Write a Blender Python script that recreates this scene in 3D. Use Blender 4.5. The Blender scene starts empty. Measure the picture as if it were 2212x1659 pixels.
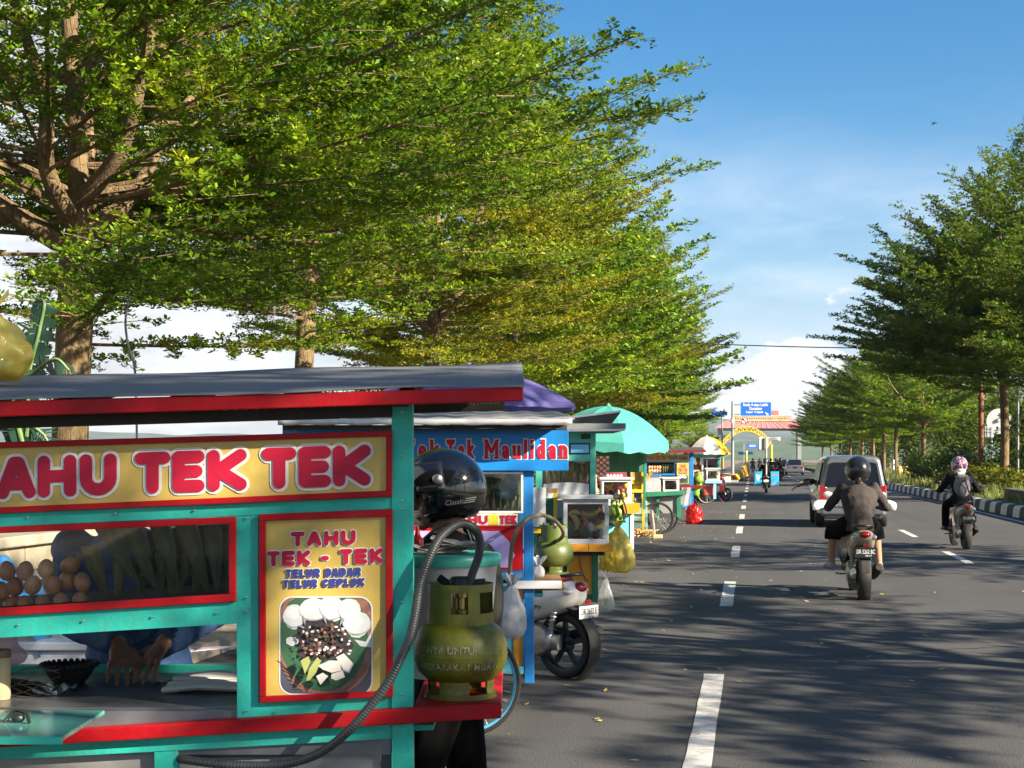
import bpy, bmesh, math, random
import numpy as np
from mathutils import Vector, Matrix
R = math.radians
C = bpy.context.scene.collection
# ------------------------------------------------------------ camera, light, sky, exposure
F, CX, HY, H = 3192.0, 1106.0, 990.0, 1.6
cd = bpy.data.cameras.new('camera'); cam = bpy.data.objects.new('camera', cd); C.objects.link(cam)
cam.location = (0, 0, H); cam.rotation_euler = (R(90), 0, 0)
cd.sensor_width = 36; cd.lens = F / 2212 * 36; cd.shift_y = 160.5 / 2212; cd.clip_start = 0.05; cd.clip_end = 20000
bpy.context.scene.camera = cam
SUN_EL = R(26); SAZ = Vector((.86, -.51)).normalized()
SUN = Vector((SAZ.x * math.cos(SUN_EL), SAZ.y * math.cos(SUN_EL), math.sin(SUN_EL)))
ld = bpy.data.lights.new('sun', 'SUN'); sun = bpy.data.objects.new('sun', ld); C.objects.link(sun)
ld.energy = 5.0; ld.angle = R(.53); ld.color = (1, .88, .7)
sun.rotation_euler = SUN.to_track_quat('Z', 'Y').to_euler(); sun.location = (40, -30, 40)
w = bpy.data.worlds.new('World'); bpy.context.scene.world = w; w.use_nodes = True
def world_nodes():
    nt = w.node_tree; n = nt.nodes; l = nt.links; n.clear()
    def N(t, **k):
        o = n.new(t)
        for a, b in k.items(): setattr(o, a, b)
        return o
    out = N('ShaderNodeOutputWorld'); bg = N('ShaderNodeBackground'); bg.inputs[1].default_value = .05
    sky = N('ShaderNodeTexSky', sky_type='NISHITA', sun_disc=False)
    sky.sun_elevation = SUN_EL; sky.sun_rotation = math.atan2(SUN.x, SUN.y); sky.air_density = 1.0; sky.dust_density = .6; sky.ozone_density = 2.2
    tc = N('ShaderNodeTexCoord'); sep = N('ShaderNodeSeparateXYZ'); l.new(tc.outputs['Generated'], sep.inputs[0])
    def mathn(op, a, b=None, c=None):
        m = N('ShaderNodeMath', operation=op)
        for i, q in enumerate((a, b, c)):
            if q is None: continue
            if isinstance(q, (int, float)): m.inputs[i].default_value = q
            else: l.new(q, m.inputs[i])
        return m.outputs[0]
    def ramp(v, pts):
        r = N('ShaderNodeValToRGB'); e = r.color_ramp.elements
        while len(e) < len(pts): e.new(.5)
        for q, (p, x) in zip(e, pts): q.position = p; q.color = (x, x, x, 1)
        l.new(v, r.inputs[0]); return r.outputs[0]
    def noise(scale, det, rough, vec, dist=0):
        t = N('ShaderNodeTexNoise'); t.inputs['Scale'].default_value = scale; t.inputs['Detail'].default_value = det
        t.inputs['Roughness'].default_value = rough; t.inputs['Distortion'].default_value = dist; l.new(vec, t.inputs['Vector']); return t.outputs[0]
    def mapv(sx, sy, sz, rot=(0, 0, 0)):
        m = N('ShaderNodeMapping'); m.inputs['Scale'].default_value = (sx, sy, sz); m.inputs['Rotation'].default_value = rot
        l.new(tc.outputs['Generated'], m.inputs['Vector']); return m.outputs[0]
    z = sep.outputs[2]; x = sep.outputs[0]
    # thin high streaks
    c1 = ramp(noise(3.0, 7, .62, mapv(1, 1, 4.2, (0, .25, 0)), .7), [(.42, 0), (.68, 1)])
    e1 = ramp(z, [(.03, 0), (.07, .9), (.16, .55), (.24, 0)])
    cirrus = mathn('MULTIPLY', c1, mathn('MULTIPLY', e1, .75))
    # pale veil towards the horizon
    veil = mathn('MULTIPLY', ramp(z, [(0, 1), (.07, .85), (.13, .35), (.21, 0)]), .72)
    # heaped clouds low down
    n2 = noise(13, 9, .58, mapv(1, 1, 2.1))
    thr = mathn('ADD', n2, mathn('MULTIPLY', mathn('SUBTRACT', .056, z), 3.2))
    cum = ramp(thr, [(.5, 0), (.54, 1)])
    # the cloud bank to the left
    lb = ramp(mathn('ADD', mathn('ADD', noise(4, 7, .55, mapv(1, 1, 1.6)), mathn('MULTIPLY', x, -1.6)), mathn('MULTIPLY', z, -1.4)), [(.5, 0), (.68, 1)])
    shade = ramp(noise(11, 5, .55, mapv(1, 1, 3.0)), [(.38, .72), (.58, 1)])
    def mixc(f, a, b):
        m = N('ShaderNodeMix', data_type='RGBA')
        l.new(f, m.inputs[0])
        for i, q in ((6, a), (7, b)):
            if isinstance(q, tuple): m.inputs[i].default_value = q
            else: l.new(q, m.inputs[i])
        return m.outputs[2]
    hs = N('ShaderNodeHueSaturation'); hs.inputs['Saturation'].default_value = 1.42; hs.inputs['Value'].default_value = .96; l.new(sky.outputs[0], hs.inputs['Color'])
    a = mixc(veil, hs.outputs[0], (3.5, 4.2, 5.4, 1))
    a = mixc(cirrus, a, (5.4, 6.0, 6.8, 1))
    cc = N('ShaderNodeMix', data_type='RGBA', blend_type='MULTIPLY'); cc.inputs[0].default_value = 1; cc.inputs[6].default_value = (6.3, 6.35, 6.5, 1); l.new(shade, cc.inputs[7])
    a = mixc(mathn('MULTIPLY', cum, .85), a, cc.outputs[2])
    a = mixc(mathn('MULTIPLY', lb, .9), a, cc.outputs[2])
    l.new(a, bg.inputs[0]); l.new(bg.outputs[0], out.inputs[0])
world_nodes()
sc = bpy.context.scene
sc.view_settings.view_transform = 'Standard'; sc.view_settings.look = 'None'; sc.view_settings.gamma = 1; sc.view_settings.exposure = 1.85
sc.cycles.max_bounces = 8; sc.cycles.transparent_max_bounces = 16; sc.cycles.use_denoising = True
# ------------------------------------------------------------ helpers
def at(x, y, Y): return Vector(((x - CX) * Y / F, Y, H - (y - HY) * Y / F))
def gnd(x, y): return at(x, y, H * F / (y - HY))
RD = Vector((.1626, 1, 0)).normalized(); RN = Vector((RD.y, -RD.x, 0)); RYAW = math.atan2(RD.y, RD.x)
def rd(s, t, z=0): return RD * s + RN * t + Vector((0, 0, z))
def rdY(Y, t, z=0):
    return rd((Y - RN.y * t) / RD.y, t, z)
def lin(h):
    if not isinstance(h, str): return tuple(h)
    h = h.lstrip('#'); o = []
    for i in (0, 2, 4):
        c = int(h[i:i + 2], 16) / 255; o.append(c / 12.92 if c <= .04045 else ((c + .055) / 1.055) ** 2.4)
    return tuple(o)
MC = {}
def nodes_of(name):
    m = bpy.data.materials.new(name); m.use_nodes = True; nt = m.node_tree
    return m, nt, nt.nodes['Principled BSDF']
def M(name, col='#888888', r=.6, met=0, var=.14, sc=5, bump=0, bsc=80, coat=0, tr=0, dirt=0, spec=.5):
    if name in MC: return MC[name]
    m, nt, p = nodes_of(name); n = nt.nodes; l = nt.links
    p.inputs['Metallic'].default_value = met; p.inputs['Coat Weight'].default_value = coat; p.inputs['Coat Roughness'].default_value = .08
    p.inputs['Specular IOR Level'].default_value = spec
    tc = n.new('ShaderNodeTexCoord'); t = n.new('ShaderNodeTexNoise'); t.inputs['Scale'].default_value = sc; t.inputs['Detail'].default_value = 6
    t.inputs['Roughness'].default_value = .65; l.new(tc.outputs['Object'], t.inputs['Vector'])
    mr = n.new('ShaderNodeMapRange'); mr.inputs[1].default_value = .3; mr.inputs[2].default_value = .7
    mr.inputs[3].default_value = 1 - var; mr.inputs[4].default_value = 1 + var; l.new(t.outputs[0], mr.inputs[0])
    hs = n.new('ShaderNodeHueSaturation'); hs.inputs['Color'].default_value = (*lin(col), 1); l.new(mr.outputs[0], hs.inputs['Value'])
    src = hs.outputs[0]
    if dirt:
        t2 = n.new('ShaderNodeTexNoise'); t2.inputs['Scale'].default_value = 14; t2.inputs['Detail'].default_value = 8; t2.inputs['Roughness'].default_value = .7
        l.new(tc.outputs['Object'], t2.inputs['Vector'])
        m2 = n.new('ShaderNodeMapRange'); m2.inputs[1].default_value = .5; m2.inputs[2].default_value = .75; m2.inputs[3].default_value = 0; m2.inputs[4].default_value = dirt
        l.new(t2.outputs[0], m2.inputs[0])
        mx = n.new('ShaderNodeMix'); mx.data_type = 'RGBA'; l.new(m2.outputs[0], mx.inputs[0]); l.new(src, mx.inputs[6]); mx.inputs[7].default_value = (.09, .07, .045, 1)
        src = mx.outputs[2]
    l.new(src, p.inputs['Base Color'])
    mr2 = n.new('ShaderNodeMapRange'); mr2.inputs[3].default_value = max(0, r - .09); mr2.inputs[4].default_value = min(1, r + .09); l.new(t.outputs[0], mr2.inputs[0])
    l.new(mr2.outputs[0], p.inputs['Roughness'])
    if bump:
        t3 = n.new('ShaderNodeTexNoise'); t3.inputs['Scale'].default_value = bsc; t3.inputs['Detail'].default_value = 4; l.new(tc.outputs['Object'], t3.inputs['Vector'])
        b = n.new('ShaderNodeBump'); b.inputs['Strength'].default_value = bump; b.inputs['Distance'].default_value = .01; l.new(t3.outputs[0], b.inputs['Height']); l.new(b.outputs[0], p.inputs['Normal'])
    if tr:
        ts = n.new('ShaderNodeBsdfTranslucent'); l.new(src, ts.inputs[0]); mx = n.new('ShaderNodeMixShader'); mx.inputs[0].default_value = tr
        l.new(p.outputs[0], mx.inputs[1]); l.new(ts.outputs[0], mx.inputs[2]); l.new(mx.outputs[0], n['Material Output'].inputs[0])
    MC[name] = m; return m
def Mglass(name, tint=(.9, .95, .95), fac=.1, rough=.03):
    if name in MC: return MC[name]
    m, nt, p = nodes_of(name); n = nt.nodes; l = nt.links; n.remove(p)
    a = n.new('ShaderNodeBsdfTransparent'); a.inputs[0].default_value = (*tint, 1); g = n.new('ShaderNodeBsdfGlossy'); g.inputs[1].default_value = rough
    fr = n.new('ShaderNodeFresnel'); fr.inputs[0].default_value = 1.4; mm = n.new('ShaderNodeMath'); mm.operation = 'ADD'; mm.inputs[1].default_value = fac - .03; l.new(fr.outputs[0], mm.inputs[0])
    x = n.new('ShaderNodeMixShader'); l.new(mm.outputs[0], x.inputs[0]); l.new(a.outputs[0], x.inputs[1]); l.new(g.outputs[0], x.inputs[2]); l.new(x.outputs[0], n['Material Output'].inputs[0])
    MC[name] = m; return m
def Mplastic(name, col, clear=.4, r=.25, crumple=.6, csc=14, body=None):
    """thin translucent sheet plastic with crumples"""
    if name in MC: return MC[name]
    m, nt, p = nodes_of(name); n = nt.nodes; l = nt.links
    p.inputs['Base Color'].default_value = (*lin(col), 1); p.inputs['Roughness'].default_value = r
    tc = n.new('ShaderNodeTexCoord'); t = n.new('ShaderNodeTexNoise'); t.inputs['Scale'].default_value = csc; t.inputs['Detail'].default_value = 3; t.inputs['Distortion'].default_value = 1.2
    l.new(tc.outputs['Object'], t.inputs['Vector']); b = n.new('ShaderNodeBump'); b.inputs['Strength'].default_value = crumple; b.inputs['Distance'].default_value = .02
    l.new(t.outputs[0], b.inputs['Height']); l.new(b.outputs[0], p.inputs['Normal'])
    ts = n.new('ShaderNodeBsdfTranslucent'); ts.inputs[0].default_value = (*lin(col), 1); a = n.new('ShaderNodeBsdfTransparent')
    x = n.new('ShaderNodeMixShader'); x.inputs[0].default_value = .45; l.new(p.outputs[0], x.inputs[1]); l.new(ts.outputs[0], x.inputs[2])
    y = n.new('ShaderNodeMixShader'); y.inputs[0].default_value = clear; l.new(x.outputs[0], y.inputs[1]); l.new(a.outputs[0], y.inputs[2])
    l.new(y.outputs[0], n['Material Output'].inputs[0]); MC[name] = m; return m
def cat(pts, n=6):
    P = [Vector(p) for p in pts]; P = [P[0] * 2 - P[1]] + P + [P[-1] * 2 - P[-2]]; o = []
    for i in range(1, len(P) - 2):
        a, b, c, d = P[i - 1:i + 3]
        for k in range(n):
            t = k / n; o.append(.5 * (2 * b + (c - a) * t + (2 * a - 5 * b + 4 * c - d) * t * t + (3 * b - a - 3 * c + d) * t ** 3))
    o.append(P[-2]); return o
class MB:
    def __init__(s, o=(0, 0, 0)): s.v = []; s.f = []; s.mi = []; s.c = 0; s.o = Vector(o)
    def add(s, vs, fs):
        b = len(s.v); s.v += [tuple(Vector(q) - s.o) for q in vs]; s.f += [[i + b for i in q] for q in fs]; s.mi += [s.c] * len(fs); return s
    def m(s, i): s.c = i; return s
    def prism(s, poly, vec):
        n = len(poly); vec = Vector(vec); P = [Vector(p) for p in poly]
        return s.add(P + [p + vec for p in P], [list(range(n)), list(range(2 * n - 1, n - 1, -1))] + [[i, (i + 1) % n, n + (i + 1) % n, n + i] for i in range(n)])
    def box(s, a, b):
        return s.prism([(a[0], a[1], a[2]), (b[0], a[1], a[2]), (b[0], b[1], a[2]), (a[0], b[1], a[2])], (0, 0, b[2] - a[2]))
    def cbox(s, c, d): return s.box([c[i] - d[i] / 2 for i in range(3)], [c[i] + d[i] / 2 for i in range(3)])
    def obox(s, p, q, wd, ht, side=(0, 0, 1)):
        """a bar from p to q, wd across, ht along the given side direction"""
        p = Vector(p); q = Vector(q); t = (q - p).normalized(); u = Vector(side); u = (u - t * u.dot(t)).normalized(); v = t.cross(u)
        return s.prism([p + u * ht / 2 + v * wd / 2, p + u * ht / 2 - v * wd / 2, p - u * ht / 2 - v * wd / 2, p - u * ht / 2 + v * wd / 2], q - p)
    def px(s, pts, Y, d): return s.prism([at(x, y, Y) for x, y in pts], (0, d, 0))
    def pr(s, x0, y0, x1, y1, Y, d): return s.px([(x0, y0), (x1, y0), (x1, y1), (x0, y1)], Y, d)
    def tube(s, pts, r, n=8, side=None, cap=True):
        P = [Vector(p) for p in pts]; k = len(P); rs = r if isinstance(r, (list,)) else [r] * k
        vs = []; u = None
        for i in range(k):
            t = (P[min(i + 1, k - 1)] - P[max(i - 1, 0)]).normalized()
            if u is None or side is not None:
                u = Vector(side) if side is not None else (Vector((0, 0, 1)) if abs(t.z) < .9 else Vector((1, 0, 0)))
            u = u - t * u.dot(t); u = u.normalized() if u.length > 1e-6 else t.orthogonal().normalized()
            vv = t.cross(u); a, b = rs[i] if isinstance(rs[i], tuple) else (rs[i], rs[i])
            for j in range(n):
                an = 2 * math.pi * j / n; vs.append(P[i] + u * a * math.cos(an) + vv * b * math.sin(an))
        fs = [[i * n + j, i * n + (j + 1) % n, (i + 1) * n + (j + 1) % n, (i + 1) * n + j] for i in range(k - 1) for j in range(n)]
        if cap: fs += [list(range(n - 1, -1, -1)), [(k - 1) * n + j for j in range(n)]]
        return s.add(vs, fs)
    def lathe(s, prof, c=(0, 0, 0), n=24, ax=(0, 0, 1), a0=0, a1=360):
        ax = Vector(ax).normalized(); u = ax.orthogonal().normalized(); v = ax.cross(u); c = Vector(c); full = abs(a1 - a0) >= 360; m = n if full else n + 1
        vs = [c + ax * z + (u * math.cos(R(a0 + (a1 - a0) * j / n)) + v * math.sin(R(a0 + (a1 - a0) * j / n))) * max(r, 1e-4) for r, z in prof for j in range(m)]
        return s.add(vs, [[i * m + j, i * m + (j + 1) % m, (i + 1) * m + (j + 1) % m, (i + 1) * m + j] for i in range(len(prof) - 1) for j in range(n)])
    def ell(s, c, rr, n=12, mat=None):
        if not isinstance(rr, (tuple, list)): rr = (rr,) * 3
        c = Vector(c); h = max(6, n // 2 + 2); vs = [];
        for i in range(h + 1):
            th = math.pi * i / h
            for j in range(n):
                d = Vector((rr[0] * math.sin(th) * math.cos(2 * math.pi * j / n), rr[1] * math.sin(th) * math.sin(2 * math.pi * j / n), rr[2] * math.cos(th)))
                vs.append(c + (mat @ d if mat else d))
        return s.add(vs, [[i * n + j, i * n + (j + 1) % n, (i + 1) * n + (j + 1) % n, (i + 1) * n + j] for i in range(h) for j in range(n)])
    def loft(s, rings, cap=True):
        n = len(rings[0]); vs = [p for r in rings for p in r]
        fs = [[i * n + j, i * n + (j + 1) % n, (i + 1) * n + (j + 1) % n, (i + 1) * n + j] for i in range(len(rings) - 1) for j in range(n)]
        if cap: fs += [list(range(n - 1, -1, -1)), [(len(rings) - 1) * n + j for j in range(n)]]
        return s.add(vs, fs)
    def grid(s, f, nu, nv):
        vs = [f(i / nu, j / nv) for i in range(nu + 1) for j in range(nv + 1)]; m = nv + 1
        return s.add(vs, [[i * m + j, (i + 1) * m + j, (i + 1) * m + j + 1, i * m + j + 1] for i in range(nu) for j in range(nv)])
    def stroke(s, pts, hw, Y, d=.001, cap='round'):
        """flat thick stroke through pixel points on the plane Y, facing -Y"""
        k = len(s.f) % 40 * .00002; n = len(pts)
        for i in range(n - 1):
            (x0, y0), (x1, y1) = pts[i], pts[i + 1]; L = math.hypot(x1 - x0, y1 - y0) or 1; ux, uy = (x1 - x0) / L, (y1 - y0) / L
            e0 = hw if cap == 'square' and i == 0 else 0; e1 = hw if cap == 'square' and i == n - 2 else 0
            x0 -= ux * e0; y0 -= uy * e0; x1 += ux * e1; y1 += uy * e1
            s.px([(x0 - uy * hw, y0 + ux * hw), (x1 - uy * hw, y1 + ux * hw), (x1 + uy * hw, y1 - ux * hw), (x0 + uy * hw, y0 - ux * hw)], Y - k - i * .00003, d)
        js = range(n) if cap == 'round' else range(1, n - 1)
        for i in js: s.px([(pts[i][0] + hw * math.cos(a * math.pi / 8), pts[i][1] + hw * math.sin(a * math.pi / 8)) for a in range(16)], Y - k - .00025 - i * .00002, d)
        return s
    def build(s, name, mats, parent=None, smooth=0, bev=0, remesh=0, sm=0, sub=0, solid=0, fix=True):
        me = bpy.data.meshes.new(name); me.from_pydata(s.v, [], s.f)
        if not isinstance(mats, (list, tuple)): mats = [mats]
        for q in mats: me.materials.append(q)
        if len(mats) > 1: me.polygons.foreach_set('material_index', s.mi)
        if fix:
            bm = bmesh.new(); bm.from_mesh(me); bmesh.ops.remove_doubles(bm, verts=bm.verts, dist=1e-5) if remesh or sub else None
            bmesh.ops.recalc_face_normals(bm, faces=bm.faces); bm.to_mesh(me); bm.free()
        if smooth or remesh:
            me.polygons.foreach_set('use_smooth', [True] * len(me.polygons))
            if smooth and smooth < 180: me.set_sharp_from_angle(angle=R(smooth))
        o = bpy.data.objects.new(name, me); C.objects.link(o)
        if parent: o.parent = parent
        if solid: q = o.modifiers.new('s', 'SOLIDIFY'); q.thickness = solid; q.offset = 0
        if bev: q = o.modifiers.new('b', 'BEVEL'); q.width = bev; q.segments = 2; q.limit_method = 'ANGLE'
        if remesh: q = o.modifiers.new('r', 'REMESH'); q.mode = 'VOXEL'; q.voxel_size = remesh; q.use_smooth_shade = True
        if sm: q = o.modifiers.new('m', 'SMOOTH'); q.iterations = sm; q.factor = .5
        if sub: q = o.modifiers.new('d', 'SUBSURF'); q.levels = sub; q.render_levels = sub
        return o
def tag(o, label, category, group=None, kind=None):
    o['label'] = label; o['category'] = category
    if group: o['group'] = group
    if kind: o['kind'] = kind
    return o
def thing(name, label, category, loc=(0, 0, 0), rz=0, group=None):
    o = bpy.data.objects.new(name, None); C.objects.link(o); o.empty_display_size = .1
    o.location = loc; o.rotation_euler = (0, 0, rz); return tag(o, label, category, group)
def struct(o, label=None): o['kind'] = 'structure'; return o
def kids(o): return list(o.children)
def copy_tree(o, parent=None):
    c = o.copy(); C.objects.link(c)
    if parent: c.parent = parent
    for ch in kids(o): copy_tree(ch, c)
    return c
def dup(o, loc, rz, label, scale=1, group=None):
    c = copy_tree(o); c.location = loc; c.rotation_euler = (0, 0, rz); c.scale = (scale,) * 3 if not isinstance(scale, tuple) else scale; c['label'] = label
    if group: c['group'] = group
    return c
# ------------------------------------------------------------ lettering
def arc(cx, cy, rx, ry, a0, a1, n=8): return [(cx + rx * math.cos(R(a0 + (a1 - a0) * i / n)), cy + ry * math.sin(R(a0 + (a1 - a0) * i / n))) for i in range(n + 1)]
G = {'T': [[(0, 1), (1, 1)], [(.5, 1), (.5, 0)]], 'A': [[(0, 0), (.42, 1), (.58, 1), (1, 0)], [(.2, .28), (.8, .28)]], 'H': [[(0, 0), (0, 1)], [(1, 0), (1, 1)], [(0, .5), (1, .5)]],
     'U': [[(0, 1)] + arc(.5, .38, .5, .38, 180, 360) + [(1, 1)]], 'E': [[(1, 1), (0, 1), (0, 0), (1, 0)], [(0, .5), (.9, .5)]], 'K': [[(0, 0), (0, 1)], [(1, 1), (.18, .5), (1, 0)]],
     'L': [[(0, 1), (0, 0), (1, 0)]], 'R': [[(0, 0), (0, 1), (.6, 1)] + arc(.6, .75, .4, .25, 90, -90, 6) + [(0, .5)], [(.5, .5), (1, 0)]],
     'D': [[(0, 0), (0, 1), (.4, 1)] + arc(.4, .5, .6, .5, 90, -90) + [(0, 0)]], 'P': [[(0, 0), (0, 1), (.6, 1)] + arc(.6, .72, .4, .28, 90, -90, 6) + [(0, .44)]],
     'C': [arc(.5, .5, .5, .5, 45, 315, 10)], 'O': [arc(.5, .5, .5, .5, 0, 360, 14)], '-': [[(0, .42), (1, .42)]], 'N': [[(0, 0), (0, 1), (1, 0), (1, 1)]], 'M': [[(0, 0), (0, 1), (.5, .3), (1, 1), (1, 0)]],
     'Y': [[(0, 1), (.5, .5), (1, 1)], [(.5, .5), (.5, 0)]], 'S': [arc(.5, .75, .5, .25, 20, 250, 8) + arc(.5, .25, .5, .25, 70, -160, 8)], 'I': [[(.5, 0), (.5, 1)]],
     'e': [[(0, .32), (1, .32)] + arc(.5, .32, .5, .32, 0, 300, 12)], 'k': [[(0, 0), (0, 1)], [(1, .64), (.1, .32), (1, 0)]], 'o': [arc(.5, .32, .5, .32, 0, 360, 14)],
     'a': [arc(.45, .46, .5, .18, 150, 0, 6) + [(.95, 0)], arc(.45, .18, .45, .18, 0, 360, 10)], 'u': [[(0, .64)] + arc(.5, .2, .5, .2, 180, 360, 8) + [(1, .64)], [(1, .3), (1, 0)]],
     'l': [[(.5, 0), (.5, 1)]], 'i': [[(.5, 0), (.5, .64)], [(.5, .93), (.5, .95)]], 'd': [arc(.5, .32, .5, .32, 0, 360, 14), [(1, 0), (1, 1)]], 'n': [[(0, 0), (0, .64)], arc(.5, .44, .5, .2, 180, 0, 8) + [(1, 0)]]}
SERIF = {'T': [(.25, .75, 0), (0, 0, .82), (1, 1, .82)], 'k': [(-.25, .3, 0), (-.3, 0, 1), (.8, 1.2, 0)], 'M': [(-.2, .2, 0), (.8, 1.2, 0), (-.2, .1, 1), (.9, 1.2, 1)], 'u': [(-.3, 0, .64), (.75, 1, .64), (1, 1.25, 0)],
         'l': [(-.1, 1.1, 0), (-.1, .5, 1)], 'i': [(-.1, 1.1, 0), (-.1, .5, .64)], 'd': [(.7, 1, 1), (1, 1.25, 0)], 'n': [(-.25, .3, 0), (.75, 1.25, 0), (-.3, 0, .64)], 'a': [(.95, 1.2, 0)]}
def word(mb, txt, x0, yb, x1, yt, hw, Y, slope=0, widths=None, gap=.25, cap='round', serif=False):
    """letters fitted between x0 and x1 (pixels), baseline yb and top yt at x0, tilted by slope"""
    W = {' ': .5, 'I': .35, 'i': .3, 'l': .3, '-': .6, 'M': 1.25, 'm': 1.3, 'T': .95, 'e': .72, 'o': .72, 'a': .7, 'u': .75, 'n': .75, 'd': .75, 'k': .75, 'L': .85}
    ws = [W.get(c, 1) for c in txt]; tot = sum(ws) + gap * (len(txt) - 1); u = (x1 - x0) / tot; x = x0
    for c, cw in zip(txt, ws):
        if c in G:
            a, b = x + hw, x + cw * u - hw
            if b < a: a = b = (a + b) / 2
            f = lambda p: (a + (b - a) * p[0], (yb - hw) + ((yt + hw) - (yb - hw)) * p[1] + slope * (a + (b - a) * p[0] - x0))
            for st in G[c]: mb.stroke([f(p) for p in st], hw, Y, cap=cap)
            if serif:
                for q0, q1, v in SERIF.get(c, []):
                    h2 = hw * .5
                    if q0 == q1: mb.stroke([f((q0, v)), f((q0, 1))], hw * .6, Y, cap='square')
                    else:
                        pa, pb = f((q0, v)), f((q1, v)); dy = hw - h2 if v == 0 else -(hw - h2) if v == 1 else 0
                        mb.stroke([(pa[0], pa[1] + dy), (pb[0], pb[1] + dy)], h2, Y, cap='square')
        x += (cw + gap) * u
def text_obj(name, body, mat, parent, mtx, width, height=None, bold=.0, ext=.0008):
    """plain lettering: built-in face turned to a mesh, fitted to width x height, centred, in the XY plane of mtx"""
    cu = bpy.data.curves.new(name, 'FONT'); cu.body = body; cu.align_x = 'CENTER'; cu.offset = bold; cu.extrude = .01; cu.resolution_u = 2; cu.space_line = .85
    o = bpy.data.objects.new(name, cu); C.objects.link(o); dg = bpy.context.evaluated_depsgraph_get()
    me = bpy.data.meshes.new_from_object(o.evaluated_get(dg)); bpy.data.objects.remove(o); bpy.data.curves.remove(cu)
    co = np.empty(len(me.vertices) * 3); me.vertices.foreach_get('co', co); co = co.reshape(-1, 3)
    mn, mx_ = co.min(0), co.max(0); co -= (mn + mx_) / 2; sx = width / (mx_[0] - mn[0]); sy = height / (mx_[1] - mn[1]) if height else sx
    co *= (sx, sy, ext / .02); me.vertices.foreach_set('co', co.ravel()); me.transform(mtx); me.materials.clear(); me.materials.append(mat)
    q = bpy.data.objects.new(name, me); C.objects.link(q)
    if parent: q.parent = parent
    return q
FACE = Matrix(((1, 0, 0, 0), (0, 0, -1, 0), (0, 1, 0, 0), (0, 0, 0, 1)))   # XY plane turned to face -Y
# ------------------------------------------------------------ ground, road, hills
def road_mat(name, base, tint, spots=True):
    m, nt, p = nodes_of(name); n = nt.nodes; l = nt.links
    tc = n.new('ShaderNodeTexCoord')
    def noise(s, d, r):
        t = n.new('ShaderNodeTexNoise'); t.inputs['Scale'].default_value = s; t.inputs['Detail'].default_value = d; t.inputs['Roughness'].default_value = r; l.new(tc.outputs['Object'], t.inputs['Vector']); return t.outputs[0]
    big = noise(.35, 6, .6); fine = noise(70, 3, .7)
    mp = n.new('ShaderNodeMapping'); mp.inputs['Scale'].default_value = (2.2, .07, 1); l.new(tc.outputs['Object'], mp.inputs[0])
    tr = n.new('ShaderNodeTexNoise'); tr.inputs['Scale'].default_value = 1; tr.inputs['Detail'].default_value = 3; l.new(mp.outputs[0], tr.inputs['Vector'])
    a = n.new('ShaderNodeMath'); a.operation = 'MULTIPLY_ADD'; l.new(fine, a.inputs[0]); a.inputs[1].default_value = 1.1; l.new(big, a.inputs[2])
    b = n.new('ShaderNodeMath'); b.operation = 'MULTIPLY_ADD'; l.new(tr.outputs[0], b.inputs[0]); b.inputs[1].default_value = .5; l.new(a.outputs[0], b.inputs[2])
    mr = n.new('ShaderNodeMapRange'); mr.inputs[1].default_value = .85; mr.inputs[2].default_value = 1.75; mr.inputs[3].default_value = .62; mr.inputs[4].default_value = 1.42; l.new(b.outputs[0], mr.inputs[0])
    hs = n.new('ShaderNodeHueSaturation'); hs.inputs['Color'].default_value = (*base, 1); l.new(mr.outputs[0], hs.inputs['Value'])
    l.new(hs.outputs[0], p.inputs['Base Color']); p.inputs['Roughness'].default_value = .85; p.inputs['Specular IOR Level'].default_value = .35
    v = n.new('ShaderNodeTexVoronoi'); v.inputs['Scale'].default_value = 110; l.new(tc.outputs['Object'], v.inputs['Vector'])
    bp = n.new('ShaderNodeBump'); bp.inputs['Strength'].default_value = .55; bp.inputs['Distance'].default_value = .006; l.new(v.outputs[0], bp.inputs['Height']); l.new(bp.outputs[0], p.inputs['Normal'])
    return m
ASPH = road_mat('asphalt', (.061, .06, .06), 0)
DIRT = M('bare_earth', (.16, .125, .08), .95, var=.35, sc=.7, bump=.6, bsc=20)
GRASSG = M('lawn_earth', (.06, .085, .025), .95, var=.4, sc=.5, bump=.6, bsc=20)
def sheet(name, s0, s1, t0, t1, z, mat, n=1):
    mb = MB(); 
    for i in range(n):
        a, b = s0 + (s1 - s0) * i / n, s0 + (s1 - s0) * (i + 1) / n
        mb.add([rd(a, t0, z), rd(a, t1, z), rd(b, t1, z), rd(b, t0, z)], [[0, 1, 2, 3]])
    return mb
mb = MB(); mb.add([(-2500, -300, -.01), (2500, -300, -.01), (2500, 2400, -.01), (-2500, 2400, -.01)], [[0, 1, 2, 3]])
struct(mb.build('ground', DIRT))
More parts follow.
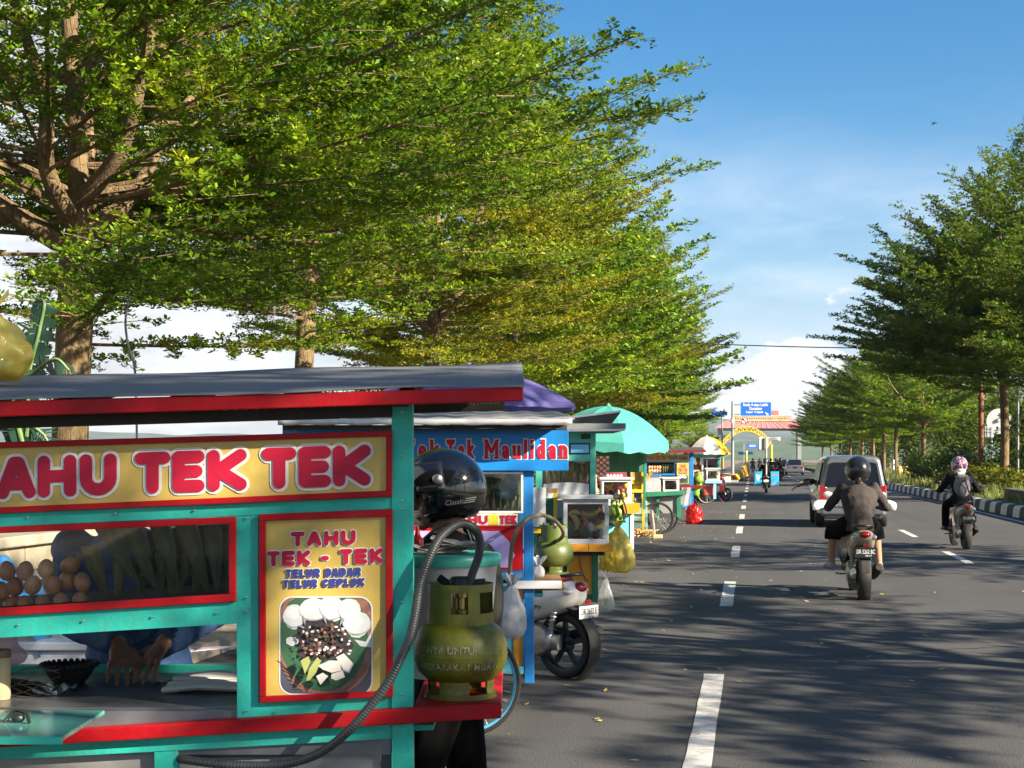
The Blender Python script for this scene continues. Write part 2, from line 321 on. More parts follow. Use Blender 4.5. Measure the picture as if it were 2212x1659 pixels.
# road in its own frame so that wear runs along it
o = MB(); o.add([(-4.3, -60, .0), (7.02, -60, .0), (7.02, 700, .0), (-4.3, 700, .0)], [[0, 1, 2, 3]])
ro = struct(o.build('road', ASPH)); ro.rotation_euler = (0, 0, RYAW - R(90)); ro.location = (0, 0, .0)
o = MB(); o.add([(14, -60, .0), (22, -60, .0), (22, 700, .0), (14, 700, .0)], [[0, 1, 2, 3]])
ro = struct(o.build('far_road', ASPH)); ro.rotation_euler = (0, 0, RYAW - R(90))
PAINT = M('road_paint', (.5, .49, .46), .8, var=.25, sc=3, dirt=.8)
mb = MB()
def dash(Y0, Y1, t, wd):
    s0, s1 = Y0 / RD.y, Y1 / RD.y; n = 12
    rg = random.Random(int(Y0 * 10 + t)); L = [rd(s0 + (s1 - s0) * i / n, t - wd / 2 + rg.uniform(-.006, .006), .004) for i in range(n + 1)]; Rr = [rd(s0 + (s1 - s0) * i / n, t + wd / 2 + rg.uniform(-.006, .006), .004) for i in range(n + 1)]
    mb.add(L + Rr, [[i, n + 1 + i, n + 2 + i, i + 1] for i in range(n)])
for a, b in [(7.0, 10.9), (15.9, 19.1), (23.8, 26.9)] + [(31.4 + 7.65 * k, 34.5 + 7.65 * k) for k in range(12)]: dash(a, b, -.28, .145)
for k in range(22): dash(22.9 + 7.6 * k - 7.6, 25.9 + 7.6 * k - 7.6, 3.27, .13)
struct(mb.build('road_markings', PAINT))
mb = MB(); s0 = 10
for k in range(60): mb.add([rd(s0 + k * 5, 6.62, .004), rd(s0 + k * 5, 6.74, .004), rd(s0 + k * 5 + 5, 6.74, .004), rd(s0 + k * 5 + 5, 6.62, .004)], [[0, 1, 2, 3]])
struct(mb.build('road_edge_line', PAINT))
# a cable's shadow painted as a dark strip, and one sealed seam
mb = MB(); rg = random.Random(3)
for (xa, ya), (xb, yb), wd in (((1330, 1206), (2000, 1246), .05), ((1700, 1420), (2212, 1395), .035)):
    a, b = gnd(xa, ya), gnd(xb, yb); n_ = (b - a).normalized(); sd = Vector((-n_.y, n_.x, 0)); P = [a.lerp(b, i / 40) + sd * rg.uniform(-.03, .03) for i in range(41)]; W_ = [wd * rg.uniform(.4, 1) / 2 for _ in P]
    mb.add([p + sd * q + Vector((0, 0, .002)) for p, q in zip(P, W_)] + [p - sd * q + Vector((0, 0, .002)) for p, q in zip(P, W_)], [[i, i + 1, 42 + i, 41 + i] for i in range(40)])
struct(mb.build('wire_shadow_and_seam', M('shadow_and_tar_dark', (.022, .022, .023), .7, var=.3)))
# kerb of painted blocks
KB = M('kerb_black', (.022, .022, .023), .75, var=.4, sc=2, bump=.3); KW = M('kerb_white', (.55, .55, .53), .8, var=.2, sc=3, dirt=.5, bump=.3)
mb = MB()
for k in range(-10, 170):
    s = k * 1.0; mb.m(k % 2)
    prof = [(7.0, .0), (7.03, .25), (7.08, .31), (7.2, .32), (7.3, .32), (7.3, 0)]
    mb.prism([rd(s + .01, t, z) for t, z in prof], RD * .98)
struct(mb.build('kerb', [KB, KW], bev=.02))
# raised median bed: a low dark retaining edge, earth and grass
def bedz(t): return float(np.interp(t, [7.3, 7.9, 9, 10.5, 13, 14], [.3, .36, .5, .52, .45, .1]))
ts = [7.3, 7.9, 8.4, 9, 9.8, 10.6, 12, 13, 14]; mb = MB()
mb.grid(lambda u, v: rd(-60 + 460 * u, np.interp(v, np.linspace(0, 1, len(ts)), ts), bedz(np.interp(v, np.linspace(0, 1, len(ts)), ts)) + .06 * math.sin(u * 460 * .31) * math.sin(v * 7)), 120, 16)
struct(mb.build('median_bed', GRASSG, smooth=180))
WALLD = M('dark_stone', (.06, .058, .052), .9, var=.45, sc=4, bump=.8, bsc=15)
def planter(Y0, Y1, label):
    a, b = Y0 / RD.y, Y1 / RD.y; t = thing('planter_wall', label, 'low wall', rd(a, 7.75))
    m1 = MB(t.location); m1.prism([rd(a, 7.7, .28), rd(a, 7.7, .62), rd(a, 7.95, .62), rd(a, 7.95, .28)], RD * (b - a)); m1.build('wall', WALLD, t, bev=.02)
    m2 = MB(t.location); m2.prism([rd(a - .04, 7.66, .622), rd(a - .04, 7.66, .67), rd(a - .04, 7.99, .67), rd(a - .04, 7.99, .622)], RD * (b - a + .08)); m2.build('coping', WALLD, t, bev=.01)
planter(52, 61, 'dark stone planter wall behind the kerb, beside the rider with the grey backpack')
planter(31, 47, 'dark stone planter wall behind the kerb at the right edge of the picture')
# grass blades on the median
rng = np.random.default_rng(4)
def mesh_np(name, co, faces4, mat, parent=None, smooth=False):
    me = bpy.data.meshes.new(name); nv = len(co); nf = len(faces4); k = faces4.shape[1]
    me.vertices.add(nv); me.vertices.foreach_set('co', co.astype(np.float32).ravel()); me.loops.add(nf * k); me.loops.foreach_set('vertex_index', faces4.astype(np.int32).ravel())
    me.polygons.add(nf); me.polygons.foreach_set('loop_start', np.arange(0, nf * k, k, dtype=np.int32)); me.update(calc_edges=True)
    if smooth: me.polygons.foreach_set('use_smooth', [True] * nf)
    me.materials.append(mat)
    if name is None: return me
    o = bpy.data.objects.new(name, me); C.objects.link(o)
    if parent: o.parent = parent
    return o
def leaf_mat(name, cols, tr=.32, r=.5, scale=.9):
    m, nt, p = nodes_of(name); n = nt.nodes; l = nt.links
    g = n.new('ShaderNodeNewGeometry'); rp = n.new('ShaderNodeValToRGB'); e = rp.color_ramp.elements
    while len(e) < len(cols): e.new(.5)
    for i, (q, c) in enumerate(zip(e, cols)): q.position = i / (len(cols) - 1); q.color = (*lin(c), 1)
    tc = n.new('ShaderNodeTexCoord'); t = n.new('ShaderNodeTexNoise'); t.inputs['Scale'].default_value = scale; t.inputs['Detail'].default_value = 3; l.new(tc.outputs['Object'], t.inputs['Vector'])
    a = n.new('ShaderNodeMath'); a.operation = 'MULTIPLY_ADD'; l.new(g.outputs['Random Per Island'], a.inputs[0]); a.inputs[1].default_value = .5
    mr = n.new('ShaderNodeMapRange'); mr.inputs[1].default_value = .3; mr.inputs[2].default_value = .7; mr.inputs[3].default_value = -.08; mr.inputs[4].default_value = .62; l.new(t.outputs[0], mr.inputs[0]); l.new(mr.outputs[0], a.inputs[2])
    l.new(a.outputs[0], rp.inputs[0]); l.new(rp.outputs[0], p.inputs['Base Color']); p.inputs['Roughness'].default_value = r; p.inputs['Specular IOR Level'].default_value = .35
    ts = n.new('ShaderNodeBsdfTranslucent'); hs = n.new('ShaderNodeHueSaturation'); hs.inputs['Value'].default_value = 1.25; hs.inputs['Hue'].default_value = .485; l.new(rp.outputs[0], hs.inputs['Color']); l.new(hs.outputs[0], ts.inputs[0])
    x = n.new('ShaderNodeMixShader'); x.inputs[0].default_value = tr; l.new(p.outputs[0], x.inputs[1]); l.new(ts.outputs[0], x.inputs[2]); l.new(x.outputs[0], n['Material Output'].inputs[0])
    return m
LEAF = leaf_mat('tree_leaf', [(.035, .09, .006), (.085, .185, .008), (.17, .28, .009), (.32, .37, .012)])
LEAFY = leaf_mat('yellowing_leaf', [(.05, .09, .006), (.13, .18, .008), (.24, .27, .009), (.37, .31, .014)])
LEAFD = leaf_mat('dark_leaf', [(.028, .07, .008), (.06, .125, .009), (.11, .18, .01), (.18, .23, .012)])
BUSHL = leaf_mat('bush_leaf', [(.04, .075, .014), (.06, .11, .016), (.1, .14, .018), (.15, .17, .02)])
HEDGEY = leaf_mat('hedge_leaf', [(.07, .1, .01), (.12, .15, .012), (.2, .21, .015), (.24, .23, .02)])
GRASS = leaf_mat('grass_blade', [(.07, .11, .02), (.12, .16, .03), (.2, .22, .05), (.28, .26, .09)], scale=.4)
def grass(nm, n, s0, s1, t0, t1, hmin, hmax):
    s = s0 + (s1 - s0) * rng.random(n) ** 1.5; t = rng.uniform(t0, t1, n); z = np.array([bedz(q) for q in t]); h = rng.uniform(hmin, hmax, n); a = rng.uniform(0, 6.28, n); wd = rng.uniform(.012, .03, n)
    c = np.stack([RD.x * s + RN.x * t, RD.y * s + RN.y * t, z - .03], 1); d = np.stack([np.cos(a), np.sin(a), 0 * a], 1); ln = rng.uniform(-.5, .5, (n, 2)) * h[:, None]
    tip = c + np.concatenate([ln, h[:, None]], 1); co = np.stack([c - d * wd[:, None], c + d * wd[:, None], tip], 1).reshape(-1, 3)
    ob = mesh_np(nm, co, np.arange(3 * n).reshape(-1, 3), GRASS); ob['kind'] = 'stuff'; tag(ob, 'long sunlit grass growing on the median behind the kerb', 'grass', kind='stuff')
grass('grass', 26000, 30, 130, 7.4, 13, .1, .42)
# hills
HILL = M('far_hill', (.07, .1, .09), .95, var=.35, sc=.02); HILLG = M('near_hill', (.05, .085, .045), .95, var=.5, sc=.03)
def hill(Y, x0, x1, prof, mat, dep, name='hills'):
    mb = MB(); xs = np.linspace(x0, x1, 60); px_, py_ = zip(*prof); rg = np.random.default_rng(int(Y)); ph = rg.uniform(0, 6, 4)
    def f(u, v):
        x = x0 + (x1 - x0) * u; y = np.interp(x, px_, py_) + sum(math.sin(x / q + p) * a for q, p, a in zip((37, 61, 110, 23), ph, (2, 3, 4, 1)))
        top = at(x, y, Y); hgt = math.sin(math.pi * v) ; return Vector((top.x, Y + dep * (v - .5), max(top.z, 0) * hgt - 2))
    mb.grid(f, 90, 12); return struct(mb.build(name, mat, smooth=180))
hill(1800, -900, 3200, [(-900, 880), (0, 930), (700, 935), (1300, 915), (1500, 898), (1600, 908), (1720, 915), (1900, 890), (2100, 868), (2400, 880), (3200, 900)], HILL, 800)
hill(1250, -900, 3200, [(-900, 958), (500, 955), (1500, 950), (1700, 940), (2000, 905), (2250, 925), (3200, 960)], HILLG, 300)
# ------------------------------------------------------------ trees
def bark_mat():
    m, nt, p = nodes_of('bark'); n = nt.nodes; l = nt.links; tc = n.new('ShaderNodeTexCoord'); mp = n.new('ShaderNodeMapping'); mp.inputs['Scale'].default_value = (1, 1, .3); l.new(tc.outputs['Object'], mp.inputs[0])
    def ns(s, d, v, r=.65): t = n.new('ShaderNodeTexNoise'); t.inputs['Scale'].default_value = s; t.inputs['Detail'].default_value = d; t.inputs['Roughness'].default_value = r; l.new(v, t.inputs['Vector']); return t.outputs[0]
    big = ns(2.2, 6, tc.outputs['Object']); fib = ns(26, 6, mp.outputs[0], .75); v = n.new('ShaderNodeTexVoronoi'); v.feature = 'DISTANCE_TO_EDGE'; v.inputs['Scale'].default_value = 15; l.new(mp.outputs[0], v.inputs['Vector'])
    r = n.new('ShaderNodeValToRGB'); e = r.color_ramp.elements; e.new(.5); e.new(.65)
    for q, (ps, c) in zip(e, ((.3, (.035, .023, .012)), (.45, (.105, .068, .032)), (.56, (.18, .122, .06)), (.72, (.25, .185, .1)))): q.position = ps; q.color = (*c, 1)
    a = n.new('ShaderNodeMath'); a.operation = 'MULTIPLY_ADD'; l.new(fib, a.inputs[0]); a.inputs[1].default_value = .55; m2 = n.new('ShaderNodeMath'); m2.operation = 'MULTIPLY'; l.new(big, m2.inputs[0]); m2.inputs[1].default_value = .5; l.new(m2.outputs[0], a.inputs[2]); l.new(a.outputs[0], r.inputs[0]); l.new(r.outputs[0], p.inputs['Base Color']); p.inputs['Roughness'].default_value = .92
    h = n.new('ShaderNodeMath'); h.operation = 'MULTIPLY_ADD'; mr = n.new('ShaderNodeMapRange'); mr.inputs[2].default_value = .08; l.new(v.outputs['Distance'], mr.inputs[0]); l.new(mr.outputs[0], h.inputs[0]); h.inputs[1].default_value = .5; l.new(fib, h.inputs[2])
    b = n.new('ShaderNodeBump'); b.inputs['Strength'].default_value = .9; b.inputs['Distance'].default_value = .02; l.new(h.outputs[0], b.inputs['Height']); l.new(b.outputs[0], p.inputs['Normal']); return m
BARK = bark_mat()
def tree_mesh(seed, Ht, zf, Rr, nb, leaf, per, ros=5, r0=.19, low=None, gap=.26):
    rg = np.random.default_rng(seed); rn = random.Random(seed); mb = MB(); stems = []
    def prof(z): return Rr * np.interp(z, [zf - .9, zf + .2, zf + 2.0, Ht * .58, Ht * .72, Ht * .9, Ht + .6], [.55, .88, 1, .92, .66, .34, .04])
    lead = [Vector((0, 0, 0)), Vector((rn.uniform(-.05, .05), rn.uniform(-.05, .05), zf * .5)), Vector((rn.uniform(-.08, .08), rn.uniform(-.08, .08), zf))]
    k = 7
    for i in range(1, k + 1): lead.append(lead[-1] + Vector((rn.uniform(-.12, .12), rn.uniform(-.12, .12), (Ht - zf) / k)))
    lp = cat(lead, 4); n = len(lp)
    mb.tube(lp, [r0 * (1.25 - .3 * min(1, p.z / .8) if p.z < .8 else .95) * (1 if p.z < zf else max(.06, .62 * max(0, 1 - (p.z - zf) / (Ht - zf)) ** .9)) for p in lp], 12)
    stems.append((lp, None))
    for i in range(6):
        a = i * 1.047 + rn.uniform(-.3, .3); z = zf - .25 + rn.uniform(0, .75); out = Vector((math.cos(a), math.sin(a), 0)); rr = rn.uniform(1.7, 3.2); hh = rn.uniform(2.4, 5.2)
        pts = [lead[2] * (z / zf)]; pts[0].z = z
        for j in range(1, 6):
            u = j / 5; pts.append(Vector((0, 0, z + hh * u ** 1.25)) + out * rr * u ** .8 + Vector((rn.uniform(-.12, .12), rn.uniform(-.12, .12), 0)))
        p = cat(pts, 4); mb.tube(p, [r0 * .52 * (1 - .85 * q / (len(p) - 1)) for q in range(len(p))], 9); stems.append((p, a))
    Cs = []; up = Vector((0, 0, 1))
    for b in range(nb + (low or 0)):
        st, a0 = stems[0] if rn.random() < .42 else stems[rn.randrange(1, len(stems))]
        zmin = zf - (.35 if rn.random() < .88 else 1.15); o = rn.choice([p for p in st if p.z > zmin]); u = b / nb
        if a0 is None: a = rn.uniform(0, 6.283)
        else: a = a0 + rn.gauss(0, .75)
        rad = math.hypot(o.x, o.y); rt = prof(o.z + .8) * (rn.uniform(.78, 1.06) if rn.random() < .9 else rn.uniform(1.1, 1.22)); L = max(.9, rt - rad * math.cos(a - math.atan2(o.y, o.x) if rad > .05 else 0))
        e = np.interp(o.z, [zf - .5, zf + .6, zf + 2.5, Ht * .75, Ht], [R(1), R(7), R(20), R(35), R(52)]) + rn.gauss(0, .13)
        if b >= nb: o = Vector((0, 0, zf - rn.uniform(.2, .95))); a = rn.uniform(0, 6.283); e = R(rn.uniform(0, 9)); L = Rr * rn.uniform(.55, .95)
        ns = 8; P = [o.copy()]; aa = a; bend = R(rn.uniform(4, 20))
        for i in range(ns):
            ee = e + bend * (i / ns) ** 1.5; aa += rn.gauss(0, .05); P.append(P[-1] + Vector((math.cos(aa) * math.cos(ee), math.sin(aa) * math.cos(ee), math.sin(ee))) * L / ns)
        mb.tube(P, [max(.006, .028 * (L / Rr) * (1 - i / ns)) for i in range(ns + 1)], 5, cap=False)
        nbr = max(4, int(L * .82 / gap)); side = 1
        for i in range(nbr):
            f = (.17 if L > 3 and b < nb else .12) + (.83 if L > 3 and b < nb else .88) * i / nbr; q = f * ns; i0 = min(int(q), ns - 1); c = P[i0].lerp(P[i0 + 1], q - i0); t = (P[i0 + 1] - P[i0]).normalized(); side = -side
            ll = (.3 + 1.25 * (1 - f) ** .7 * min(1, L / 4)) * rn.uniform(.7, 1.2) * min(1, .45 + f * 1.6); an = side * R(rn.uniform(32, 62))
            d = Matrix.Rotation(an, 3, 'Z') @ t; d.z = d.z * .5 + rn.gauss(.03, .07); d.normalize(); m = max(2, int(ll * per)); uu = (np.arange(m) + rg.random(m)) / m
            Cs.append(np.array(c)[None] + np.array(d)[None] * (uu * ll)[:, None])
            if ll > .45: mb.tube([c, c + d * ll], [.007, .003], 3, cap=False)
        m = int(L * .75 * per * .6); q = np.clip(np.sort(rg.random(m)) * .85 + .15, 0, .999) * ns; i0 = q.astype(int); PA = np.array(P); Cs.append(PA[i0] + (PA[i0 + 1] - PA[i0]) * (q - i0)[:, None])
    Cc = np.concatenate(Cs); Cc = Cc + rg.normal(0, .035, Cc.shape); N = len(Cc)
    a = (rg.random(N) * 6.28)[:, None] + np.arange(ros)[None] * (6.28 / ros) + rg.normal(0, .35, (N, ros)); t = rg.uniform(-.15, .95, (N, ros)); sz = leaf * rg.uniform(.6, 1.25, (N, ros))
    d = np.stack([np.cos(a) * np.cos(t), np.sin(a) * np.cos(t), np.sin(t)], -1); s = np.stack([-np.sin(a), np.cos(a), 0 * a], -1); nn = np.cross(d, s); ro = rg.normal(0, .5, (N, ros))[..., None]; s = s * np.cos(ro) + nn * np.sin(ro)
    b = Cc[:, None, :] + d * sz[..., None] * .12; wv = s * sz[..., None] * .24
    co = np.stack([b, b + d * sz[..., None] * .6 + wv, b + d * sz[..., None], b + d * sz[..., None] * .6 - wv], 2).reshape(-1, 3)
    return mb, co
def make_tree(label, group, args, mat, loc, rz=0):
    mb, co = tree_mesh(**args); t = thing('roadside_tree', label, 'tree', loc, rz, group)
    mb.build('trunk', BARK, t, smooth=60, fix=False); mesh_np('crown', co, np.arange(len(co)).reshape(-1, 4), mat, t); return t
LG, RG = 'trees in the row behind the food carts', 'trees on the grassy median'
near = dict(Ht=11.8, zf=3.6, Rr=6.2, nb=142, leaf=.066, per=25, ros=6, r0=.2, gap=.2)
tA = make_tree('nearest tree of the left row, thick sunlit trunk under the crown at the far left', LG, dict(near, seed=11, r0=.185, zf=3.6, low=9, nb=215), LEAF, rdY(14.5, -6.6), R(40))
tB = make_tree('tree with a pale bare trunk rising above the middle of the grey cart roof', LG, dict(near, seed=23, zf=4.3, r0=.15, Rr=5.0, low=8), LEAF, rdY(21.8, -6.5), R(115))
tC = make_tree('yellowish tree with a forked trunk behind the roof end of the nearest cart', LG, dict(near, seed=37, zf=4.3, low=12, r0=.19, Rr=5.7, leaf=.075, per=22), LEAFY, rdY(30.5, -6.5), R(200))
far = dict(Ht=11.2, zf=3.6, Rr=6.0, nb=150, leaf=.15, per=11, ros=5, r0=.17, gap=.28)
tD = make_tree('dense tree of the left row behind the teal parasol', LG, dict(far, seed=51), LEAF, rdY(38.5, -6.5), R(10))
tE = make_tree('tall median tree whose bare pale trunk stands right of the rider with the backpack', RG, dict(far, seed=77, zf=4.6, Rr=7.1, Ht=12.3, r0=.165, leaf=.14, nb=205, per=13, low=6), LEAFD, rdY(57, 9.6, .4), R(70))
LB = ['fifth tree of the left row, bright green and low behind the teal parasol', 'sixth tree of the left row, over the cart with the dark red roof', 'seventh tree of the left row, over the multicoloured parasol', 'eighth tree of the left row, just left of the sign pole']
for i, Y in enumerate((46, 54, 62.5, 71)): dup((tD, tC, tD, tB)[i], rdY(Y, -6.5 + .4 * (i % 2)), R(70 * i + 33), LB[i], (1, .96, 1.0, .93)[i])
for i, (Y, t_) in enumerate(((102, -7.5), (116, -8))): dup(tD if i else tC, rdY(Y, t_), R(50 + 90 * i), ('dense far tree behind the half hidden blue sign', 'dense far tree left of the yellow truss arch')[i], .95, LG)
for i, Y in enumerate((80, 90)): dup(tD, rdY(Y, -6.8), R(130 * i + 80), ('ninth tree of the left row, behind the sign pole', 'last tree of the left row, left of the yellow arch')[i], .86)
# the row on the median: in view, and the ones just outside the frame to the right whose shade falls on the road
LBm = {48: 'tall tree whose dark crown fills the right edge of the picture', 84: 'median tree with a bare trunk left of the rider with the backpack', 100: 'median tree with a pale trunk just right of the silver people carrier', 109: 'slim median tree behind the silver people carrier', 119: 'slim median tree with a low crown above the people carrier roof',
       131: 'distant median tree, fourth back from the silver people carrier', 146: 'distant median tree behind the far silver sedan', 163: 'distant median tree, second beyond the far silver sedan', 182: 'distant median tree near the right foot of the yellow arch', 205: 'farthest median tree, next to the right foot of the yellow arch'}
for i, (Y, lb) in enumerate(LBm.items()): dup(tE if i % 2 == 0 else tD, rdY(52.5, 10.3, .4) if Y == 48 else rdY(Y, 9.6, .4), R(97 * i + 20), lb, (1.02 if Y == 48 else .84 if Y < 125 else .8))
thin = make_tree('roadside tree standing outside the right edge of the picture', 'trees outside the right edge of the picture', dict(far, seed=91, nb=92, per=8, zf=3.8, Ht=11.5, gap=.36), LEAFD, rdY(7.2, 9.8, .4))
for i, (Y, t, s) in enumerate(((-1.8, 9.6, 1), (-9.5, 9.6, 1), (-18, 9.6, .95), (19, 11.2, .75))): dup(thin, rdY(Y, t, .4), R(61 * i + 40), thin['label'], s)
# trees beyond the median
BG = 'trees beyond the far carriageway'
for i, (Y, t, s) in enumerate(((70, 27, .8), (88, 25, .75), (106, 26, .8), (126, 27, .85), (150, 26, .9), (180, 27, 1.0), (215, 26, 1.0), (255, 24, 1), (300, 25, 1.1))):
    lb = ['first', 'second', 'third', 'fourth', 'fifth', 'sixth', 'seventh', 'eighth', 'ninth'][i]
    dup(tD if i % 2 else tE, rdY(Y, t), R(45 * i), lb + ' tree beyond the far carriageway, counted from the right edge of the picture', s, BG)
for i, (Y, t) in enumerate(((265, -9), (300, -10), (345, -11))): dup(tD, rdY(Y, t), R(80 * i), ('small distant tree left of the far teal signs', 'second distant tree left of the far teal signs', 'distant tree under the red gate roof')[i], .7, 'distant trees past the barrier')
# ------------------------------------------------------------ bushes
def bush_mesh(seed, blobs, n, leaf, mat):
    rg = np.random.default_rng(seed); Cs = []
    for (c, rr, wt) in blobs:
        m = int(n * wt); d = rg.normal(0, 1, (m, 3)); d /= np.linalg.norm(d, axis=1)[:, None]; q = rg.random((m, 1)) ** .45; Cs.append(np.array(c) + d * q * np.array(rr) * (1 + .25 * np.sin(d[:, :1] * 9 + d[:, 1:2] * 7)))
    P = np.concatenate(Cs); P = P[P[:, 2] > .03]; N = len(P); a = rg.uniform(0, 6.28, N); t = rg.uniform(-.3, 1, N); sz = leaf * rg.uniform(.6, 1.4, N)
    d = np.stack([np.cos(a) * np.cos(t), np.sin(a) * np.cos(t), np.sin(t)], -1); s = np.stack([-np.sin(a), np.cos(a), rg.normal(0, .4, N)], -1); wv = s * (sz * .3)[:, None]
    return np.stack([P, P + d * sz[:, None] * .55 + wv, P + d * sz[:, None], P + d * sz[:, None] * .55 - wv], 1).reshape(-1, 3)
def make_bush(label, loc, seed, blobs, n, leaf, mat, group, stem=.9):
    t = thing('bush', label, 'bush', loc, 0, group); co = bush_mesh(seed, blobs, n, leaf, mat); mesh_np('foliage', co, np.arange(len(co)).reshape(-1, 4), mat, t)
    mb = MB(); rg = random.Random(seed)
    for i in range(5): mb.tube(cat([(rg.uniform(-.08, .08), rg.uniform(-.08, .08), 0), (rg.uniform(-.2, .2), rg.uniform(-.2, .2), stem * .5), (rg.uniform(-.45, .45), rg.uniform(-.45, .45), stem)], 3), [.035] * 4 + [.02] * 3, 6)
    mb.build('stem', BARK, t, smooth=60); return t
BGR = 'bushes on the grassy median'
tall = make_bush('tall dark leafy bush on the median left of the rider with the backpack', rdY(78, 11.2, .4), 3, [((0, 0, 1.6), (1.3, 1.3, 1.3), .4), ((.4, .2, 2.9), (1.1, 1.1, 1.2), .35), ((-.5, 0, .8), (1.2, 1.2, .8), .25)], 3800, .2, BUSHL, BGR, 2)
low = make_bush('low bright yellow green hedge plant right behind the rider with the backpack', rdY(58, 9.0, .45), 5, [((0, 0, .4), (1.1, .8, .45), .5), ((.9, .3, .35), (.8, .7, .4), .25), ((-.9, -.1, .35), (.8, .7, .4), .25)], 3400, .13, HEDGEY, BGR, .4)
rnd = make_bush('rounded dark shrub at the foot of the median trees', rdY(66, 9.0, .45), 8, [((0, 0, .75), (1.1, 1.1, .75), .7), ((.6, 0, .5), (.8, .8, .5), .3)], 3400, .17, BUSHL, BGR, .7)
spec = [(tall, 64, 11.8, 1.0, 'tall bush behind the first median trunk, under the white sign backs'), (tall, 92, 12, 1.05, 'tall rounded bush between two median trunks'), (tall, 54, 12.2, .95, 'tall bush at the right edge of the picture behind the grass'), (tall, 73, 13, 1.15, 'very tall bush with yellow top left of the rust brown pole'), (tall, 112, 12, 1.1, 'bush behind the pale trunk right of the people carrier'), (tall, 135, 11.5, 1.2, 'distant tall bush over the roof of the people carrier'), (tall, 165, 11, 1.3, 'distant tall bush behind the far silver sedan'), (tall, 60, 13.4, 1.05, 'tall bush around the grey metal pole at the right edge'),
        (low, 54.5, 9.4, .95, 'bright yellow green hedge plant at the foot of the first median trunk'), (low, 62, 9.2, 1.05, 'bright yellow green hedge plant left of the rider with the backpack'), (low, 50.5, 9.8, .9, 'yellow green hedge plant at the right edge of the picture'), (low, 67, 9.4, 1, 'yellow green hedge plant beside the small planter wall'),
        (rnd, 71, 9.0, .95, 'dark rounded shrub beside the second median trunk'), (rnd, 61.5, 10.2, .9, 'dark shrub behind the bright hedge plants'), (rnd, 76, 8.8, .9, 'dark shrub at the end of the bright hedge, near the kerb'), (rnd, 88, 10.5, 1.2, 'dark shrub between the yellow barrels and the hedge'), (rnd, 150, 10, 1.4, 'small distant shrub at the far end of the kerb')]
for i, (b, Y, t, s, lb) in enumerate(spec): dup(b, rdY(Y, t, .4), R(53 * i), lb, s)
LGR = 'bushes behind the row of carts'
for i, (Y, t, s, b) in enumerate(((26, -5.4, .6, tall), (33, -5.2, .7, tall), (41, -5.6, .75, tall), (50, -5.4, .8, tall), (60, -5.4, .9, tall), (70, -5.2, 1, tall), (82, -5.2, 1.1, tall), (96, -4.8, .8, rnd))):
    dup(b, rdY(Y, t), R(80 * i), ('bush behind the cart with the white hanging sheet', 'bush behind the teal parasol cart', 'bush behind the green counter cart', 'bush behind the cart with the dark red roof', 'bush behind the multicoloured parasol', 'bush left of the sign pole', 'reddish hedge end left of the yellow barrier', 'low bush behind the yellow barrier')[i], s, LGR)
# ------------------------------------------------------------ low wall behind the carts
def wallmat():
    m, nt, p = nodes_of('stone_wall'); n = nt.nodes; l = nt.links; tc = n.new('ShaderNodeTexCoord')
    b = n.new('ShaderNodeTexBrick'); b.inputs['Scale'].default_value = 1; b.inputs['Color1'].default_value = (.34, .29, .2, 1); b.inputs['Color2'].default_value = (.26, .215, .15, 1); b.inputs['Mortar'].default_value = (.13, .11, .08, 1)
    b.inputs['Brick Width'].default_value = .42; b.inputs['Row Height'].default_value = .2; b.inputs['Mortar Size'].default_value = .008
    mp = n.new('ShaderNodeMapping'); mp.inputs['Rotation'].default_value = (R(90), 0, R(90)); l.new(tc.outputs['Object'], mp.inputs[0])
    sp = n.new('ShaderNodeSeparateXYZ'); cb = n.new('ShaderNodeCombineXYZ'); l.new(tc.outputs['Object'], sp.inputs[0]); l.new(sp.outputs[0], cb.inputs[0]); l.new(sp.outputs[2], cb.inputs[1]); l.new(cb.outputs[0], b.inputs[0])
    t = n.new('ShaderNodeTexNoise'); t.inputs['Scale'].default_value = 4; t.inputs['Detail'].default_value = 7; l.new(tc.outputs['Object'], t.inputs['Vector'])
    mr = n.new('ShaderNodeMapRange'); mr.inputs[3].default_value = .45; mr.inputs[4].default_value = 1.5; l.new(t.outputs[0], mr.inputs[0]); hs = n.new('ShaderNodeHueSaturation'); l.new(b.outputs[0], hs.inputs['Color']); l.new(mr.outputs[0], hs.inputs['Value']); l.new(hs.outputs[0], p.inputs['Base Color']); p.inputs['Roughness'].default_value = .9
    bp = n.new('ShaderNodeBump'); bp.inputs['Strength'].default_value = .7; bp.inputs['Distance'].default_value = .02; l.new(t.outputs[0], bp.inputs['Height']); l.new(bp.outputs[0], p.inputs['Normal'])
    return m
wt = thing('stone_wall', 'low sunlit stone block wall behind the nearest cart', 'wall', rd(2, -5.2), RYAW)
m1 = MB(); m1.box((0, -.12, 0), (90, .12, .98)); m1.build('wall', wallmat(), wt, bev=.01)
m1 = MB(); m1.box((-.03, -.17, .982), (90.03, .17, 1.06)); m1.build('coping', M('wall_coping', (.3, .27, .2), .9, var=.3, bump=.5), wt, bev=.012)
mb = MB(); mb.prism([rd(-60, -4.3, 0), rd(-60, -4.3, .12), rd(-60, -5.0, .12), rd(-60, -5.0, 0)], RD * 260)
struct(mb.build('sidewalk', M('pavement', (.3, .26, .2), .9, var=.3, sc=2, bump=.4)))
